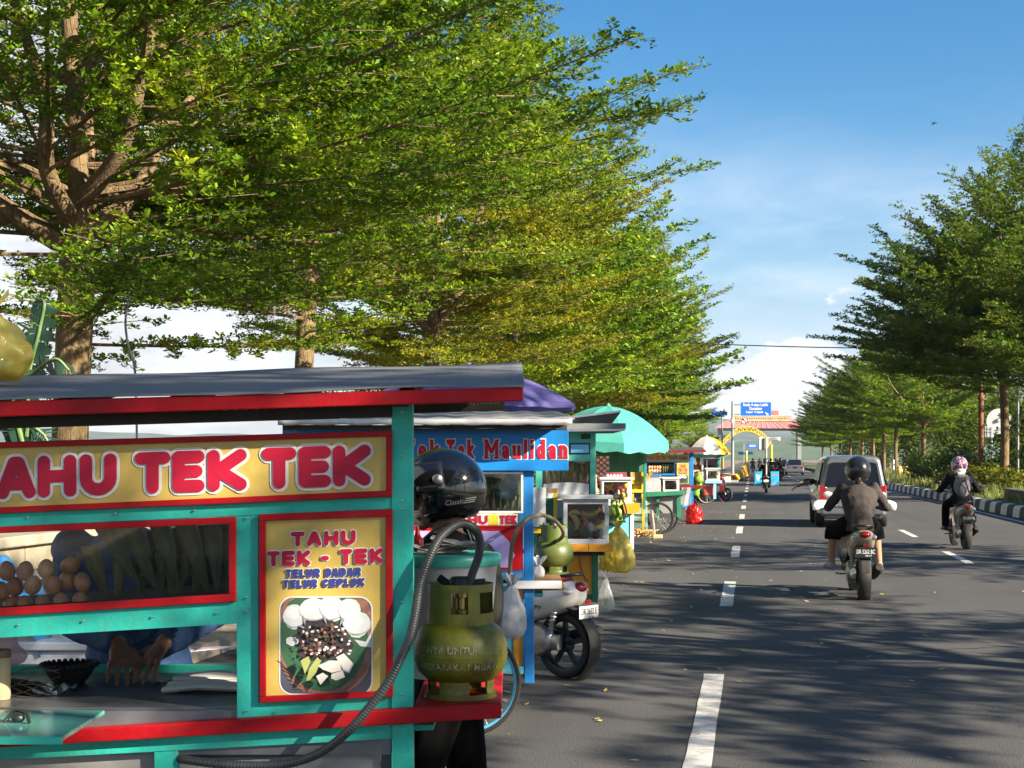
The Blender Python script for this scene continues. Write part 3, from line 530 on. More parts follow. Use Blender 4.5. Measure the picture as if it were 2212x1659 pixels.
# fallen leaves on the asphalt
n = 620; mb_s = rng.uniform(7, 45, n); tt = rng.uniform(-4.2, 2.4, n) ; tt = np.where(rng.random(n) < .6, rng.uniform(-4, -.2, n), tt); a = rng.uniform(0, 6.28, n); L = rng.uniform(.012, .042, n)
c = np.stack([RD.x * mb_s + RN.x * tt, RD.y * mb_s + RN.y * tt, 0 * a + .008], 1); d = np.stack([np.cos(a), np.sin(a), rng.uniform(0, .5, n)], 1) * L[:, None]; s = np.stack([-np.sin(a), np.cos(a), rng.uniform(-.3, .3, n)], 1) * (L * .4)[:, None]
co = np.stack([c - d * [1, 1, 0], c + s, c + d, c - s + [0, 0, .003]], 1).reshape(-1, 3)
ob = mesh_np('leaf_litter', co, np.arange(4 * n).reshape(-1, 4), leaf_mat('fallen_leaf', [(.3, .22, .1), (.42, .32, .12), (.5, .38, .05), (.6, .5, .3)], tr=.1)); tag(ob, 'small dry yellow leaves scattered over the asphalt beside the carts', 'fallen leaves', kind='stuff')
# ------------------------------------------------------------ shared paints
TEAL = M('teal_paint', (.025, .42, .34), .5, var=.2, sc=7, bump=.15, bsc=60, dirt=.42, spec=.35); RED = M('red_paint', (.36, .005, .01), .5, var=.22, sc=6, bump=.1, dirt=.2, spec=.22)
VINYL = M('yellow_vinyl', (.52, .37, .085), .42, var=.14, sc=3, bump=.5, bsc=7, dirt=.12); LRED = M('print_red', (.4, .008, .035), .5, var=.16, spec=.3); LWHITE = M('print_white', (.62, .62, .6), .5, var=.06); LBLUE = M('print_blue', (.03, .035, .2), .5, var=.06)
ROOFG = M('grey_roof_sheet', (.15, .155, .165), .72, met=0, var=.18, sc=2, dirt=.3); DARKW = M('dark_wood', (.028, .024, .02), .8, var=.4, sc=6); STEEL = M('steel', (.5, .5, .5), .3, met=.9, var=.15)
ALU = M('aluminium', (.62, .63, .64), .38, met=.6, var=.12); GREYP = M('grey_panel', (.28, .28, .275), .5, met=.25, var=.2, sc=2, dirt=.3); DGREY = M('dark_grey_paint', (.05, .055, .06), .5); BLACK = M('black_plastic', (.014, .014, .015), .45, var=.2)
RUBBER = M('black_rubber', (.018, .018, .018), .75, var=.25, bump=.2); GLASS = Mglass('clear_glass', fac=.05); WHITEP = M('white_paint', (.7, .7, .69), .45, var=.08); SKIN = M('skin', (.32, .16, .09), .55, var=.12, sc=10); HAIR = M('black_hair', (.01, .009, .009), .5)
INNER = M('worktop_zinc', (.16, .17, .19), .35, met=.5, var=.3, sc=5)
# ------------------------------------------------------------ nearest cart
Y1 = 4.0; D1 = .78
def ln(ya, yb): return lambda x: ya + (yb - ya) * x / 848.0       # a line of the cart face given by its height at x=0 and x=848
XL = -640
def strip(mb, x0, x1, f, g, Y, d): mb.px([(x0, f(x0)), (x1, f(x1)), (x1, g(x1)), (x0, g(x0))], Y, d)
c1 = thing('food_cart', 'nearest turquoise food cart with red trim and a yellow fried tofu sign', 'food cart', (at(300, 990, Y1).x, Y1 + .4, 0)); o1 = c1.location
mb = MB(o1); Fr = Y1
strip(mb, XL, 846, ln(1109, 1073), ln(1138, 1099), Fr, .05)                    # rail under the sign
mb.px([(846, 866), (891, 866), (892, 1530), (846, 1530)], Fr - .004, .055); mb.px([(847, 1566), (892, 1563), (893, 1790), (848, 1790)], Fr - .004, .055)
mb.px([(510, 1104), (558, 1102), (559, 1552), (512, 1554)], Fr + .002, .05)
strip(mb, XL, 511, ln(1331, 1279), ln(1378, 1327), Fr + .001, .05)             # rail under the show case
strip(mb, 559, 846, ln(1546, 1504), ln(1585, 1531), Fr + .003, .05)
strip(mb, 558, 846, ln(1135, 1098), ln(1142, 1106), Fr + .003, .03)
strip(mb, XL, 847, ln(1606, 1560), ln(1642, 1596), Fr + .002, .05)
mb.px([(333, 1625), (384, 1622), (385, 1790), (334, 1790)], Fr + .003, .048)
mb.px([(894, 1567), (937, 1565), (937, 1577), (894, 1579)], Fr + .06, .3)
mb.px([(-300, 866), (-262, 866), (-262, 1790), (-300, 1790)], Fr - .002, .055)
mb.px([(XL, 866), (XL + 45, 866), (XL + 45, 1790), (XL, 1790)], Fr - .004, .055)
xb0, xb1 = at(XL, 0, Y1).x, at(891, 0, Y1).x
zt = at(0, 900, Y1).z
for xx in (xb0, xb1 - .116): mb.box((xx, Y1 + D1 - .05, .28), (xx + .054, Y1 + D1, zt + .06))
for zz in (.36, .885): mb.box((xb0 + .056, Y1 + D1 - .046, zz), (xb1 - .118, Y1 + D1 - .004, zz + .05))
for zz in (.36, .86): mb.obox((xb1 - .03, Y1 + .06, zz + .025), (xb1 - .09, Y1 + D1 - .055, zz + .025), .04, .05); mb.box((xb0 + .006, Y1 + .06, zz), (xb0 + .05, Y1 + D1 - .06, zz + .05))
mb.c = 1
for x, y in [(868, q) for q in (890, 985, 1082, 1100, 1300, 1500, 1545)] + [(534, q) for q in (1118, 1290, 1320, 1535)] + [(q, 1352 - q * .06) for q in (40, 180, 330, 470)] + [(q, 1120 - q * .042) for q in (60, 250, 420)] + [(q, 1545 - q * .001 - 8) for q in (600, 800)]:
    mb.lathe([(0, -.0025), (.0028, -.002), (.0042, .0005), (0, .001)], c=at(x, y, Y1 - .0045), n=10, ax=(0, 1, 0))
mb.build('frame', [TEAL, STEEL], c1, bev=.002)
mb = MB(o1); f1, f2 = ln(868, 846), ln(901, 876)
mb.px([(XL - 30, f1(XL)), (1130, 836), (1130, 866), (XL - 30, f2(XL))], Y1 - .12, .025); mb.build('fascia', RED, c1, bev=.003)
# roof sheet rising to the back, with a slight sag
mb = MB(o1)
def roof(u, v):
    x = XL - 40 + (1133 - XL + 40) * u; p = at(x, 836 - 1 + (1130 - x) * .0283, Y1 - .125); p.z += .004
    q = Vector((p.x, Y1 + .98, p.z + .129)); r = p.lerp(q, v); r.z += .0013 * math.sin(u * 23) * (1 - v) + .003 * math.sin(u * 17 + v * 9); return r
mb.grid(roof, 60, 8); mb.build('roof', ROOFG, c1, smooth=180, solid=.004)
mb = MB(o1)
strip(mb, XL, 846, ln(903, 874), ln(925, 900), Y1 - .02, .05)
p = at(870, 866, Y1); q = at(XL, 905, Y1)
for k in range(7):
    xx = q.x + (p.x - q.x) * k / 6; zz = q.z + (p.z - q.z) * k / 6; mb.obox((xx, Y1 - .09, zz - .004), (xx, Y1 + .95, zz + .12), .04, .03)
mb.px([(XL, 898 + 18), (1090, 858), (1090, 886), (XL, 940)], Y1 + .5, .04)
mb.build('roof_beams', DARKW, c1)
# corrugated ends of the sheet under the fascia
for a, b, y in ((480, 695, 879), (-120, -10, 903), (1010, 1080, 868)):
    mb = MB(o1); mb.grid(lambda u, v: at(a + (b - a) * u, y + 7 - u * 5 + 1.5 * math.sin(u * 60) - v * 4, Y1 - .09 + .5 * v), 60, 1); mb.build('corrugated_strip', ALU, c1)
# sign: red frame, yellow board, lettering
sg = MB(o1); t0, t1_, b0, b1 = ln(955, 930), ln(968, 942), ln(1096, 1059), ln(1109, 1073)
strip(sg, XL, 847, t0, t1_, Y1 - .016, .03); strip(sg, XL, 847, b0, b1, Y1 - .016, .03)
sg.px([(834, t1_(834)), (847, t1_(847)), (847, b0(847)), (834, b0(834))], Y1 - .016, .03)
sgo = sg.build('sign_frame', RED, c1, bev=.002)
mb = MB(o1); strip(mb, XL, 834, t1_, b0, Y1 - .004, .012); sb = mb.build('sign_board', VINYL, c1)
LET = [('T', -100, -6), ('A', -8, 77), ('H', 81, 165), ('U', 172, 252), ('T', 291, 368), ('E', 372, 442), ('K', 448, 533), ('T', 566, 640), ('E', 645, 715), ('K', 719, 801)]
for nm, off, Yl, mt in (('letter_outline', 6.5, Y1 - .006, LWHITE), ('lettering', 0, Y1 - .0095, LRED)):
    for grp in (LET[:4], LET[4:7], LET[7:]):
        mb = MB(o1)
        for ch, x0, x1 in grp:
            yt = 987 - x0 * .0345; yb = 1078 - x0 * .0375; hw = 13.5; a, b = x0 + hw, x1 - hw
            for st in G[ch]: mb.stroke([(a + (b - a) * p[0], (yb - hw) + (yt + hw - yb + hw) * p[1] - .036 * (b - a) * p[0]) for p in st], hw + off, Yl)
        mb.build(nm, mt, sb)
# show case window
mb = MB(o1); a, b, c_, d_ = ln(1138, 1103), ln(1152, 1117), ln(1314, 1262), ln(1331, 1279)
strip(mb, XL, 509, a, b, Y1 - .012, .03); strip(mb, XL, 509, c_, d_, Y1 - .012, .03); mb.px([(494, b(494)), (509, b(509)), (509, c_(509)), (494, c_(494))], Y1 - .012, .03)
wf = mb.build('show_case_frame', RED, c1, bev=.002)
mb = MB(o1); strip(mb, XL, 494, b, c_, Y1 + .004, .003); mb.build('glass_pane', Mglass('case_glass', (.95, .96, .96), .03), c1)
zs = at(494, c_(494), Y1).z - .02; zs0 = at(0, c_(0), Y1).z - .012
mb = MB(o1); P = [at(XL, c_(XL) + 6, Y1 + .05), at(509, c_(509) + 6, Y1 + .05)]
mb.prism([P[0], P[1], P[1] + Vector((0, .36, 0)), P[0] + Vector((0, .36, 0))], (0, 0, .012)); mb.build('show_case_shelf', DARKW, c1)
mb = MB(o1); mb.px([(512, 1110), (846, 1100), (846, 1500), (512, 1500)], Y1 + .06, .01); mb.px([(300, 1150), (512, 1125), (512, 1300), (300, 1310)], Y1 + .42, .008)
mb.build('inner_board', DARKW, c1)
# worktop, red plank, folding tray
zw = .895
mb = MB(o1); mb.box((xb0 + .06, Y1 + .06, zw), (xb1 - .12, Y1 + D1 - .06, zw + .02)); mb.box((xb0 + .06, Y1 + .013, zw - .1), (xb1 - .06, Y1 + .058, zw + .018)); mb.build('worktop', INNER, c1)
mb = MB(o1); r0, r1 = ln(1586, 1530), ln(1613, 1561)
mb.px([(XL, r0(XL)), (1083, 1518), (1083, 1552), (XL, r1(XL))], Y1 - .03, .04)
zsh = at(990, 1521, Y1).z
mb.prism([(xb1 + .004, Y1 + .011, zsh - .03), (at(1083, 0, Y1).x, Y1 + .011, zsh - .03), (at(1083, 0, Y1).x, Y1 + D1, zsh - .03), (xb1 + .004, Y1 + D1, zsh - .03)], (0, 0, .026))
mb.build('counter_plank', RED, c1, bev=.003)
zt_ = H - (1534 - 990) * (Y1 - .032) / F + .0; xr = at(234, 0, Y1).x; xl = at(XL, 0, Y1).x
mb = MB(o1); mb.box((xl, Y1 - .42, zt_ - .012), (xr, Y1 - .034, zt_)); mb.build('folding_tray', M('tray_glassy_teal', (.1, .36, .31), .12, var=.1, coat=.6), c1, bev=.003)
mb = MB(o1); mb.box((xl, Y1 - .426, zt_ - .016), (xr + .004, Y1 - .421, zt_ + .002)); mb.build('tray_edge', TEAL, c1)
mb = MB(o1); h = at(39, 1556, Y1 - .22); h.z = zt_; mb.tube(cat([h + Vector((-.035, 0, .002)), h + Vector((-.012, .01, .028)), h + Vector((.02, 0, .024)), h + Vector((.035, -.02, .004))], 4), .005, 6); mb.ell(h + Vector((0, 0, .012)), (.018, .014, .012), 8)
mb.build('tray_latch', BLACK, c1, smooth=60)
# lower panels
mb = MB(o1); mb.px([(XL, 1642), (333, 1628), (333, 1790), (XL, 1790)], Y1 + .03, .008); mb.px([(385, 1624), (821, 1606), (821, 1790), (385, 1790)], Y1 + .03, .008); mb.build('lower_panel', GREYP, c1)
mb = MB(o1); mb.px([(385, 1612), (846, 1592), (846, 1625), (385, 1645)], Y1 + .024, .004); mb.px([(823, 1600), (846, 1598), (846, 1790), (823, 1790)], Y1 + .0235, .005); mb.build('panel_edging', DGREY, c1)
# poster
mb = MB(o1); mb.px([(559, 1111), (848, 1100), (848, 1115.5), (559, 1126)], Y1 - .014, .016); mb.px([(560, 1505), (849, 1492.5), (849, 1505), (560, 1519)], Y1 - .014, .016)
mb.px([(559, 1126), (573, 1125.6), (574, 1504.5), (560, 1505)], Y1 - .014, .016); mb.px([(833, 1116), (848, 1115.5), (849, 1492.5), (834, 1493)], Y1 - .014, .016); mb.build('poster_frame', RED, c1, bev=.002)
mb = MB(o1); mb.px([(573, 1125), (833, 1116), (834, 1493), (574, 1506)], Y1 - .003, .008); po = mb.build('poster', VINYL, c1)
for nm, off, Yl in (('poster_outline', 1, Y1 - .0045), ('poster_lettering', 0, Y1 - .0075)):
    for mt, (s, x0, y0, x1, y1, hw) in ((LRED, ('TAHU', 628, 1181, 768, 1149, 4.9)), (LRED, ('TEK - TEK', 577, 1224, 827, 1191, 4.9)), (LBLUE, ('TELUR DADAR', 617, 1249, 780, 1230, 2.7)), (LBLUE, ('TELUR CEPLOK', 611, 1271, 788, 1253, 2.7))):
        grow = 0 if not off else 1.3 if mt is LBLUE else 2.3; mb = MB(o1); orig = MB.stroke
        MB.stroke = lambda q, pts, h, Y, d=.001, cap='round': orig(q, pts, h + grow, Y, d, cap)
        word(mb, s, x0, y0, x1, y1, hw, Yl, slope=-.03, gap=.16); MB.stroke = orig; mb.build(nm, LWHITE if off else mt, po)
# printed dish on the poster
PM = [M('print_plate_bg', (.06, .06, .085), .5), M('print_leaf_green', (.035, .1, .05), .5, var=.3), M('print_cracker', (.5, .52, .53), .5, var=.12, sc=20), M('print_sauce', (.035, .025, .028), .5, var=.5, sc=40), M('print_tofu', (.6, .57, .52), .5, var=.1), M('print_cucumber', (.3, .32, .1), .5), M('print_basket', (.25, .11, .07), .5, var=.4, sc=60), M('print_frame', (.6, .6, .6), .5), M('print_cracker_light', (.54, .56, .57), .5, var=.12, sc=30), M('print_cracker_fold', (.3, .32, .35), .5), M('print_brown', (.09, .06, .045), .5, var=.3), M('print_tan', (.16, .1, .06), .5, var=.3), M('print_leaf_dark', (.02, .065, .035), .5)]
mb = MB(o1); Yp = Y1 - .0036; Z7 = lambda x, y: (548.6 + x * .2394, 1261.8 + y * .2394); lay = [0]
def blob(pts, m_): mb.m(m_); lay[0] += 1; mb.px([Z7(*p) for p in pts], Yp - .00012 * lay[0], .0006)
def rrect(x0, y0, x1, y1, r): return arc(x1 - r, y0 + r, r, r, -90, 0, 5) + arc(x1 - r, y1 - r, r, r, 0, 90, 5) + arc(x0 + r, y1 - r, r, r, 90, 180, 5) + arc(x0 + r, y0 + r, r, r, 180, 270, 5)
def wob(cx, cy, rx, ry, s, n=14, am=.12):
    rr = random.Random(s); return [(cx + rx * (1 + rr.uniform(-am, am)) * math.cos(2 * math.pi * i / n), cy + ry * (1 + rr.uniform(-am, am)) * math.sin(2 * math.pi * i / n)) for i in range(n)]
blob(rrect(226, 110, 1072, 1000, 120), 7); blob(rrect(238, 122, 1060, 988, 112), 0)
def clip(pts): return [(min(max(x, 240), 1057), min(max(y, 125), 985)) for x, y in pts]
blob(clip(arc(650, 480, 470, 540, 0, 360, 28)), 6); blob(clip(arc(630, 470, 400, 500, 0, 360, 28)), 1)
for i, (x, y, rx, ry) in enumerate(((370, 300, 105, 110), (540, 240, 120, 105), (700, 225, 110, 120), (850, 240, 100, 110), (920, 370, 125, 115))): blob(clip(wob(x, y, rx, ry, i, am=.05)), 2)
blob(clip([(905, 500), (960, 560), (1057, 570), (1057, 430), (1010, 520)]), 2)
blob(wob(620, 480, 250, 165, 3, 22, .14), 3); blob(wob(560, 610, 190, 80, 5, 16, .2), 3); blob(wob(780, 560, 110, 90, 6, 14, .2), 3); blob(wob(345, 515, 60, 45, 7), 2)
for i, (x, y, rx, ry) in enumerate(((365, 285, 70, 72), (535, 225, 85, 70), (700, 205, 75, 78), (860, 225, 70, 70), (930, 350, 85, 72))): blob(clip(wob(x, y + 8, rx * 1.52, ry * 1.46, i + 9, am=.05)), 9); blob(clip(wob(x, y, rx * 1.47, ry * 1.4, i + 9, am=.05)), 2); blob(clip(wob(x - 18, y - 20, rx * .9, ry * .8, i + 19, am=.12)), 8)
for i, (x, y, a) in enumerate(((440, 390, .4), (640, 320, 1.2), (790, 340, 2), (860, 440, .8), (455, 330, 1.4))): blob([(x + 46 * math.cos(a) * u - 9 * math.sin(a) * v, y + 46 * math.sin(a) * u + 9 * math.cos(a) * v) for u, v in ((-1, 0), (0, 1), (1, 0), (0, -1))], 9)
rr = random.Random(15)
for i in range(90):
    a = rr.uniform(0, 6.28); q = rr.random() ** .5; blob(wob(630 + 225 * q * math.cos(a), 500 + 150 * q * math.sin(a), rr.uniform(10, 24), rr.uniform(7, 15), i + 200, 6, .35), (10, 11, 3)[i % 3])
for i in range(40):
    a = R(18 + i * 1.9); blob(wob(650 + 440 * math.cos(a), 480 + 505 * math.sin(a), 10, 8, i, 6, .3), 11) if 650 + 440 * math.cos(a) < 1045 and 480 + 505 * math.sin(a) < 975 else None
for k in range(7): blob([(300 + k * 22, 640 + k * 44), (306 + k * 22, 636 + k * 44), (395 + k * 26, 720 + k * 30), (390 + k * 26, 724 + k * 30)], 12)
rr = random.Random(5)
for i in range(46): blob(wob(rr.uniform(440, 870), rr.uniform(370, 640), rr.uniform(9, 17), rr.uniform(8, 14), i + 50, 7, .3), 2 if i % 3 else 6)
blob([(420, 690), (490, 650), (510, 700), (460, 810)], 5); blob([(470, 870), (500, 760), (570, 660), (605, 690), (560, 800), (500, 870)], 5)
blob([(740, 660), (810, 625), (890, 710), (850, 785), (800, 760)], 4); blob([(850, 785), (890, 710), (898, 722), (860, 800), (800, 778), (800, 760)], 9); blob([(580, 735), (680, 690), (770, 690), (790, 780), (700, 800), (620, 770)], 4); blob([(560, 830), (620, 800), (670, 830), (600, 910)], 4); blob([(700, 810), (800, 780), (820, 840), (740, 870), (695, 850)], 4)
mb.build('food_picture', PM, po)
# ------------------------------------------------------------ things in the show case and on the worktop
def egg_mat():
    m, nt, p = nodes_of('egg_shell'); n = nt.nodes; l = nt.links; oi = n.new('ShaderNodeObjectInfo'); r = n.new('ShaderNodeValToRGB'); e = r.color_ramp.elements; e[0].color = (.36, .12, .04, 1); e[1].color = (.72, .38, .2, 1); l.new(oi.outputs['Random'], r.inputs[0])
    tc = n.new('ShaderNodeTexCoord'); t = n.new('ShaderNodeTexNoise'); t.inputs['Scale'].default_value = 160; t.inputs['Detail'].default_value = 3; l.new(tc.outputs['Object'], t.inputs['Vector']); mr = n.new('ShaderNodeMapRange'); mr.inputs[1].default_value = .55; mr.inputs[2].default_value = .75; mr.inputs[4].default_value = .6; l.new(t.outputs[0], mr.inputs[0])
    mx = n.new('ShaderNodeMix'); mx.data_type = 'RGBA'; l.new(mr.outputs[0], mx.inputs[0]); l.new(r.outputs[0], mx.inputs[6]); mx.inputs[7].default_value = (.22, .08, .03, 1); l.new(mx.outputs[2], p.inputs['Base Color']); p.inputs['Roughness'].default_value = .42; MC['egg_shell'] = m; return m
EGG = egg_mat(); EGP = 'eggs stacked in the show case of the nearest cart'
def egg_mesh():
    m = MB(); m.lathe([(math.sin(math.pi * i / 10) * (.0215 if i < 5 else .0215 - .0008 * (i - 5)), -math.cos(math.pi * i / 10) * .0275 + .0275) for i in range(11)], n=14); return m
proto = egg_mesh().build('egg', EGG, smooth=180); proto.location = (0, 0, 0)
eggpos = [(2, 1288, 0), (38, 1247 - 10, 1), (33, 1290, 1), (71, 1290, 1), (118, 1278, 2), (8, 1247 - 12, 0), (0, 1322, 0), (54, 1317, 1), (94, 1317, 1), (133, 1317, 2), (174, 1312, 3), (178, 1268, 3), (152, 1231, 3), (101, 1235, 1), (146, 1276, 1), (57, 1240, 1)]
eggpos = [(25 * 1, 1316), (54, 1315), (93, 1313), (133, 1310), (174, 1307), (3, 1285), (32, 1275), (71, 1272), (115, 1271), (146, 1262), (178, 1266), (15, 1241), (54, 1241), (100, 1237), (152, 1230), (-12, 1314), (-26, 1282), (-20, 1243)]
elab = ['brown egg at the left end of the bottom egg row', 'brown egg second in the bottom row of the egg stack', 'brown egg in the middle of the bottom egg row', 'brown egg fourth in the bottom row of the egg stack', 'sunlit brown egg at the right end of the bottom row', 'brown egg at the left edge of the middle row', 'brown egg second in the middle row of the stack', 'pale brown egg in the middle of the middle row', 'dark brown egg fourth in the middle row', 'brown egg half hidden behind the middle row of eggs', 'orange brown egg at the right end of the middle row', 'brown egg on the top row at the picture edge', 'brown egg second on the top row of the stack', 'brown egg third on the top row of the stack', 'reddish brown egg lying tilted on top at the right']
rr = random.Random(2)
for i, (x, y) in enumerate(eggpos[:15]):
    Ye = Y1 + .085 if i != 9 else Y1 + .125
    e = proto if i == 0 else proto.copy()
    if i: C.objects.link(e)
    k = (18.5 if i in (14, 8, 3) else 17.3); s = 38 * Ye / F / .043 * .98; e.scale = (s, s, s * .92); tilt = (rr.uniform(-.3, .3), rr.uniform(-.3, .3), 0) if i != 14 else (0, 1.2, 0)
    e.rotation_euler = tilt; c_e = at(x, y - 8, Ye); off = Matrix.Rotation(tilt[1], 3, 'Y') @ Matrix.Rotation(tilt[0], 3, 'X') @ Vector((0, 0, .0275 * s * .92)); e.location = c_e - off
    tag(e, elab[i], 'egg', EGP)
LPK = M('leaf_wrap', (.085, .1, .04), .6, var=.4, sc=9, bump=.4, bsc=40); LPK2 = M('dry_leaf_wrap', (.16, .14, .05), .55, var=.35, sc=9, bump=.4, bsc=40)
def packet(name, label, top, tip, rad, mat, grp, cat_='leaf parcel'):
    """a leaf-wrapped rice cone: wide folded end, pointed tip"""
    base = Vector(tip); m = MB(base); top = Vector(top); L = top - base; pts = [base + L * u for u in (0, .12, .35, .6, .85, .97, 1)]
    m.tube(pts, [rad * q for q in (.12, .34, .62, .85, 1, .92, .55)], 7, side=(.9, .3, 0)); m.grid(lambda u, v: base + L * (.55 + .46 * u) + Vector((rad * (v - .5) * 1.9, -rad * (1 - (v - .5) ** 2 * 2) - .001, 0)), 2, 4)
    ob = m.build(name, mat); ob.location = base; return tag(ob, label, cat_, grp)
PGR = 'leaf wrapped rice parcels in the show case of the nearest cart'
pk = [(195, 1180, 232, 1298, .026, 1), (262, 1200, 253, 1298, .02, 1), (226, 1135, 300, 1262, .03, 0), (285, 1135, 335, 1270, .03, 0), (345, 1132, 385, 1260, .028, 0), (400, 1128, 450, 1285, .03, 0), (460, 1135, 470, 1282, .024, 0), (315, 1200, 300, 1295, .022, 0), (352, 1195, 343, 1292, .02, 0), (412, 1195, 378, 1292, .022, 0), (372, 1200, 370, 1295, .02, 0), (430, 1205, 420, 1290, .018, 0), (488, 1150, 484, 1284, .018, 0)]
for i, (x0, y0, x1, y1, r_, k) in enumerate(pk):
    Yp_ = Y1 + (.12 if i in (2, 3, 4, 5, 6) else .16)
    packet('leaf_parcel', ['broad pale leaf parcel standing next to the eggs', 'small shiny pale leaf parcel second from the eggs', 'long dark leaf parcel leaning over the pale ones', 'dark leaf parcel, second long one from the eggs', 'dark leaf parcel hanging in the middle of the case', 'longest dark leaf parcel, right of the middle of the case', 'dark leaf parcel near the red frame on the right', 'dark leaf parcel behind the first long one', 'narrow dark leaf parcel behind the second long one', 'dark leaf parcel behind the middle one', 'thin dark leaf parcel low in the middle of the case', 'short dark leaf parcel behind the longest one', 'narrow leaf parcel pressed against the red frame'][i], at(x0, y0, Yp_), at(x1, y1, Yp_), r_, (LPK2, LPK)[0 if k else 1], PGR)
# worktop things
zt2 = zw + .021
def on(x, Y): return Vector((at(x, 0, Y).x, Y, zt2))
t = thing('jar', 'beige plastic jar on the worktop at the left edge', 'jar', on(-2, Y1 + .2)); m = MB(); m.lathe([(0, 0), (.03, 0), (.032, .01), (.032, .11), (.028, .118), (0, .118)], n=20); m.build('body', M('beige_plastic', (.42, .34, .2), .45), t, smooth=40); m = MB(); m.lathe([(0, .119), (.033, .119), (.033, .14), (0, .142)], n=20); m.build('lid', M('brown_lid', (.12, .085, .05), .5), t, smooth=40)
m = MB(); t = thing('stone_dish', 'black stone dish with a scalloped rim on the worktop beside the vendor', 'dish', on(150, Y1 + .5)); m.lathe([(0, .0), (.07, .0), (.085, .02), (.12, .075), (.128, .085), (.12, .083), (.08, .035), (0, .025)], n=28); m.build('bowl', M('black_stone', (.012, .011, .01), .7, bump=.6, bsc=50), t, smooth=50)
m = MB(); [m.ell((.124 * math.cos(a), .124 * math.sin(a), .086), .012, 8) for a in np.linspace(0, 6.28, 29)[:-1]]; m.build('rim', M('black_stone'), t, smooth=180); t.scale = (.66,) * 3
m = MB(); rr = random.Random(9)
for k in range(7): a = rr.uniform(-.5, .5); m.grid(lambda u, v: Vector((-.09 + .18 * u, (v - .5) * .07 * math.sin(math.pi * min(1, u + .15)), .012 * k * .6 + .03 * math.sin(u * 3 + k) + .008)), 5, 2)
ob = m.build('banana_leaf', M('dry_brown_leaf', (.06, .04, .025), .6, var=.4), solid=.002); ob.location = on(62, Y1 + .26); tag(ob, 'heap of dark folded leaves beside the beige jar', 'leaves')
m = MB(); 
for k in range(9): m.tube([Vector((-.15, k * .035, .005 + rr.uniform(0, .008))), Vector((-.05, k * .035 + rr.uniform(-.012, .012), .012)), Vector((.1, k * .035 + rr.uniform(-.02, .02), .008))], [(.017, .006)] * 3, 6, side=(0, 1, 0))
ob = m.build('paper_stack', M('white_paper', (.62, .6, .56), .6), smooth=60); ob.location = on(462, Y1 + .3); ob.scale = (1, 1, 1.6); tag(ob, 'stack of white folded wrapping paper at the right of the worktop', 'paper stack')
m = MB(); m.ell((0, 0, .07), (.075, .05, .07), 14); m.ell((.035, 0, .03), (.07, .045, .035), 12); ob = m.build('plastic_bag', Mplastic('pink_white_plastic', (.75, .55, .6), .25), remesh=.008, sm=3); ob.location = on(-14, Y1 + .45) + Vector((0, 0, .06)); tag(ob, 'pink and white plastic bag on the worktop above the jar', 'plastic bag')
m = MB(); m.box((-.04, -.06, 0), (.05, .06, .012)); m.grid(lambda u, v: Vector((-.05 + .13 * u, -.05 + .1 * v, .014 + .006 * math.sin(u * 20 + v * 7))), 14, 8); ob = m.build('foil_tray', STEEL); ob.location = on(100, Y1 + .33); tag(ob, 'crumpled silver foil tray in front of the black stone dish', 'tray')
# ------------------------------------------------------------ gas cylinders
def gas_mat(name, col, col2, rust=.5):
    m, nt, p = nodes_of(name); n = nt.nodes; l = nt.links; tc = n.new('ShaderNodeTexCoord')
    def ns(s, d): t = n.new('ShaderNodeTexNoise'); t.inputs['Scale'].default_value = s; t.inputs['Detail'].default_value = d; t.inputs['Roughness'].default_value = .68; l.new(tc.outputs['Object'], t.inputs['Vector']); return t.outputs[0]
    r1 = n.new('ShaderNodeValToRGB'); e = r1.color_ramp.elements; e.new(.5); e.new(.6)
    for q, (ps, c) in zip(e, ((.3, col2), (.47, col), (.62, tuple(v * 1.35 for v in lin(col))), (.74, (.42, .36, .03)))): q.position = ps; q.color = (*lin(c), 1)
    l.new(ns(9, 8), r1.inputs[0]); mx = n.new('ShaderNodeMix'); mx.data_type = 'RGBA'; mr = n.new('ShaderNodeMapRange'); mr.inputs[1].default_value = .5; mr.inputs[2].default_value = .66; mr.inputs[4].default_value = rust; l.new(ns(5.5, 9), mr.inputs[0])
    l.new(mr.outputs[0], mx.inputs[0]); l.new(r1.outputs[0], mx.inputs[6]); mx.inputs[7].default_value = (.1, .055, .02, 1); l.new(mx.outputs[2], p.inputs['Base Color']); p.inputs['Roughness'].default_value = .42
    b = n.new('ShaderNodeBump'); b.inputs['Strength'].default_value = .2; b.inputs['Distance'].default_value = .004; l.new(ns(40, 4), b.inputs['Height']); l.new(b.outputs[0], p.inputs['Normal']); return m
GASY = gas_mat('olive_gas_paint', (.135, .128, .007), (.045, .04, .008), .85); GASG = gas_mat('dark_olive_gas_paint', (.075, .1, .02), (.04, .05, .012), .35); GASB = gas_mat('green_gas_paint', (.14, .22, .02), (.08, .13, .015), .15)
BRASS = M('brass', (.4, .3, .1), .4, met=.8)
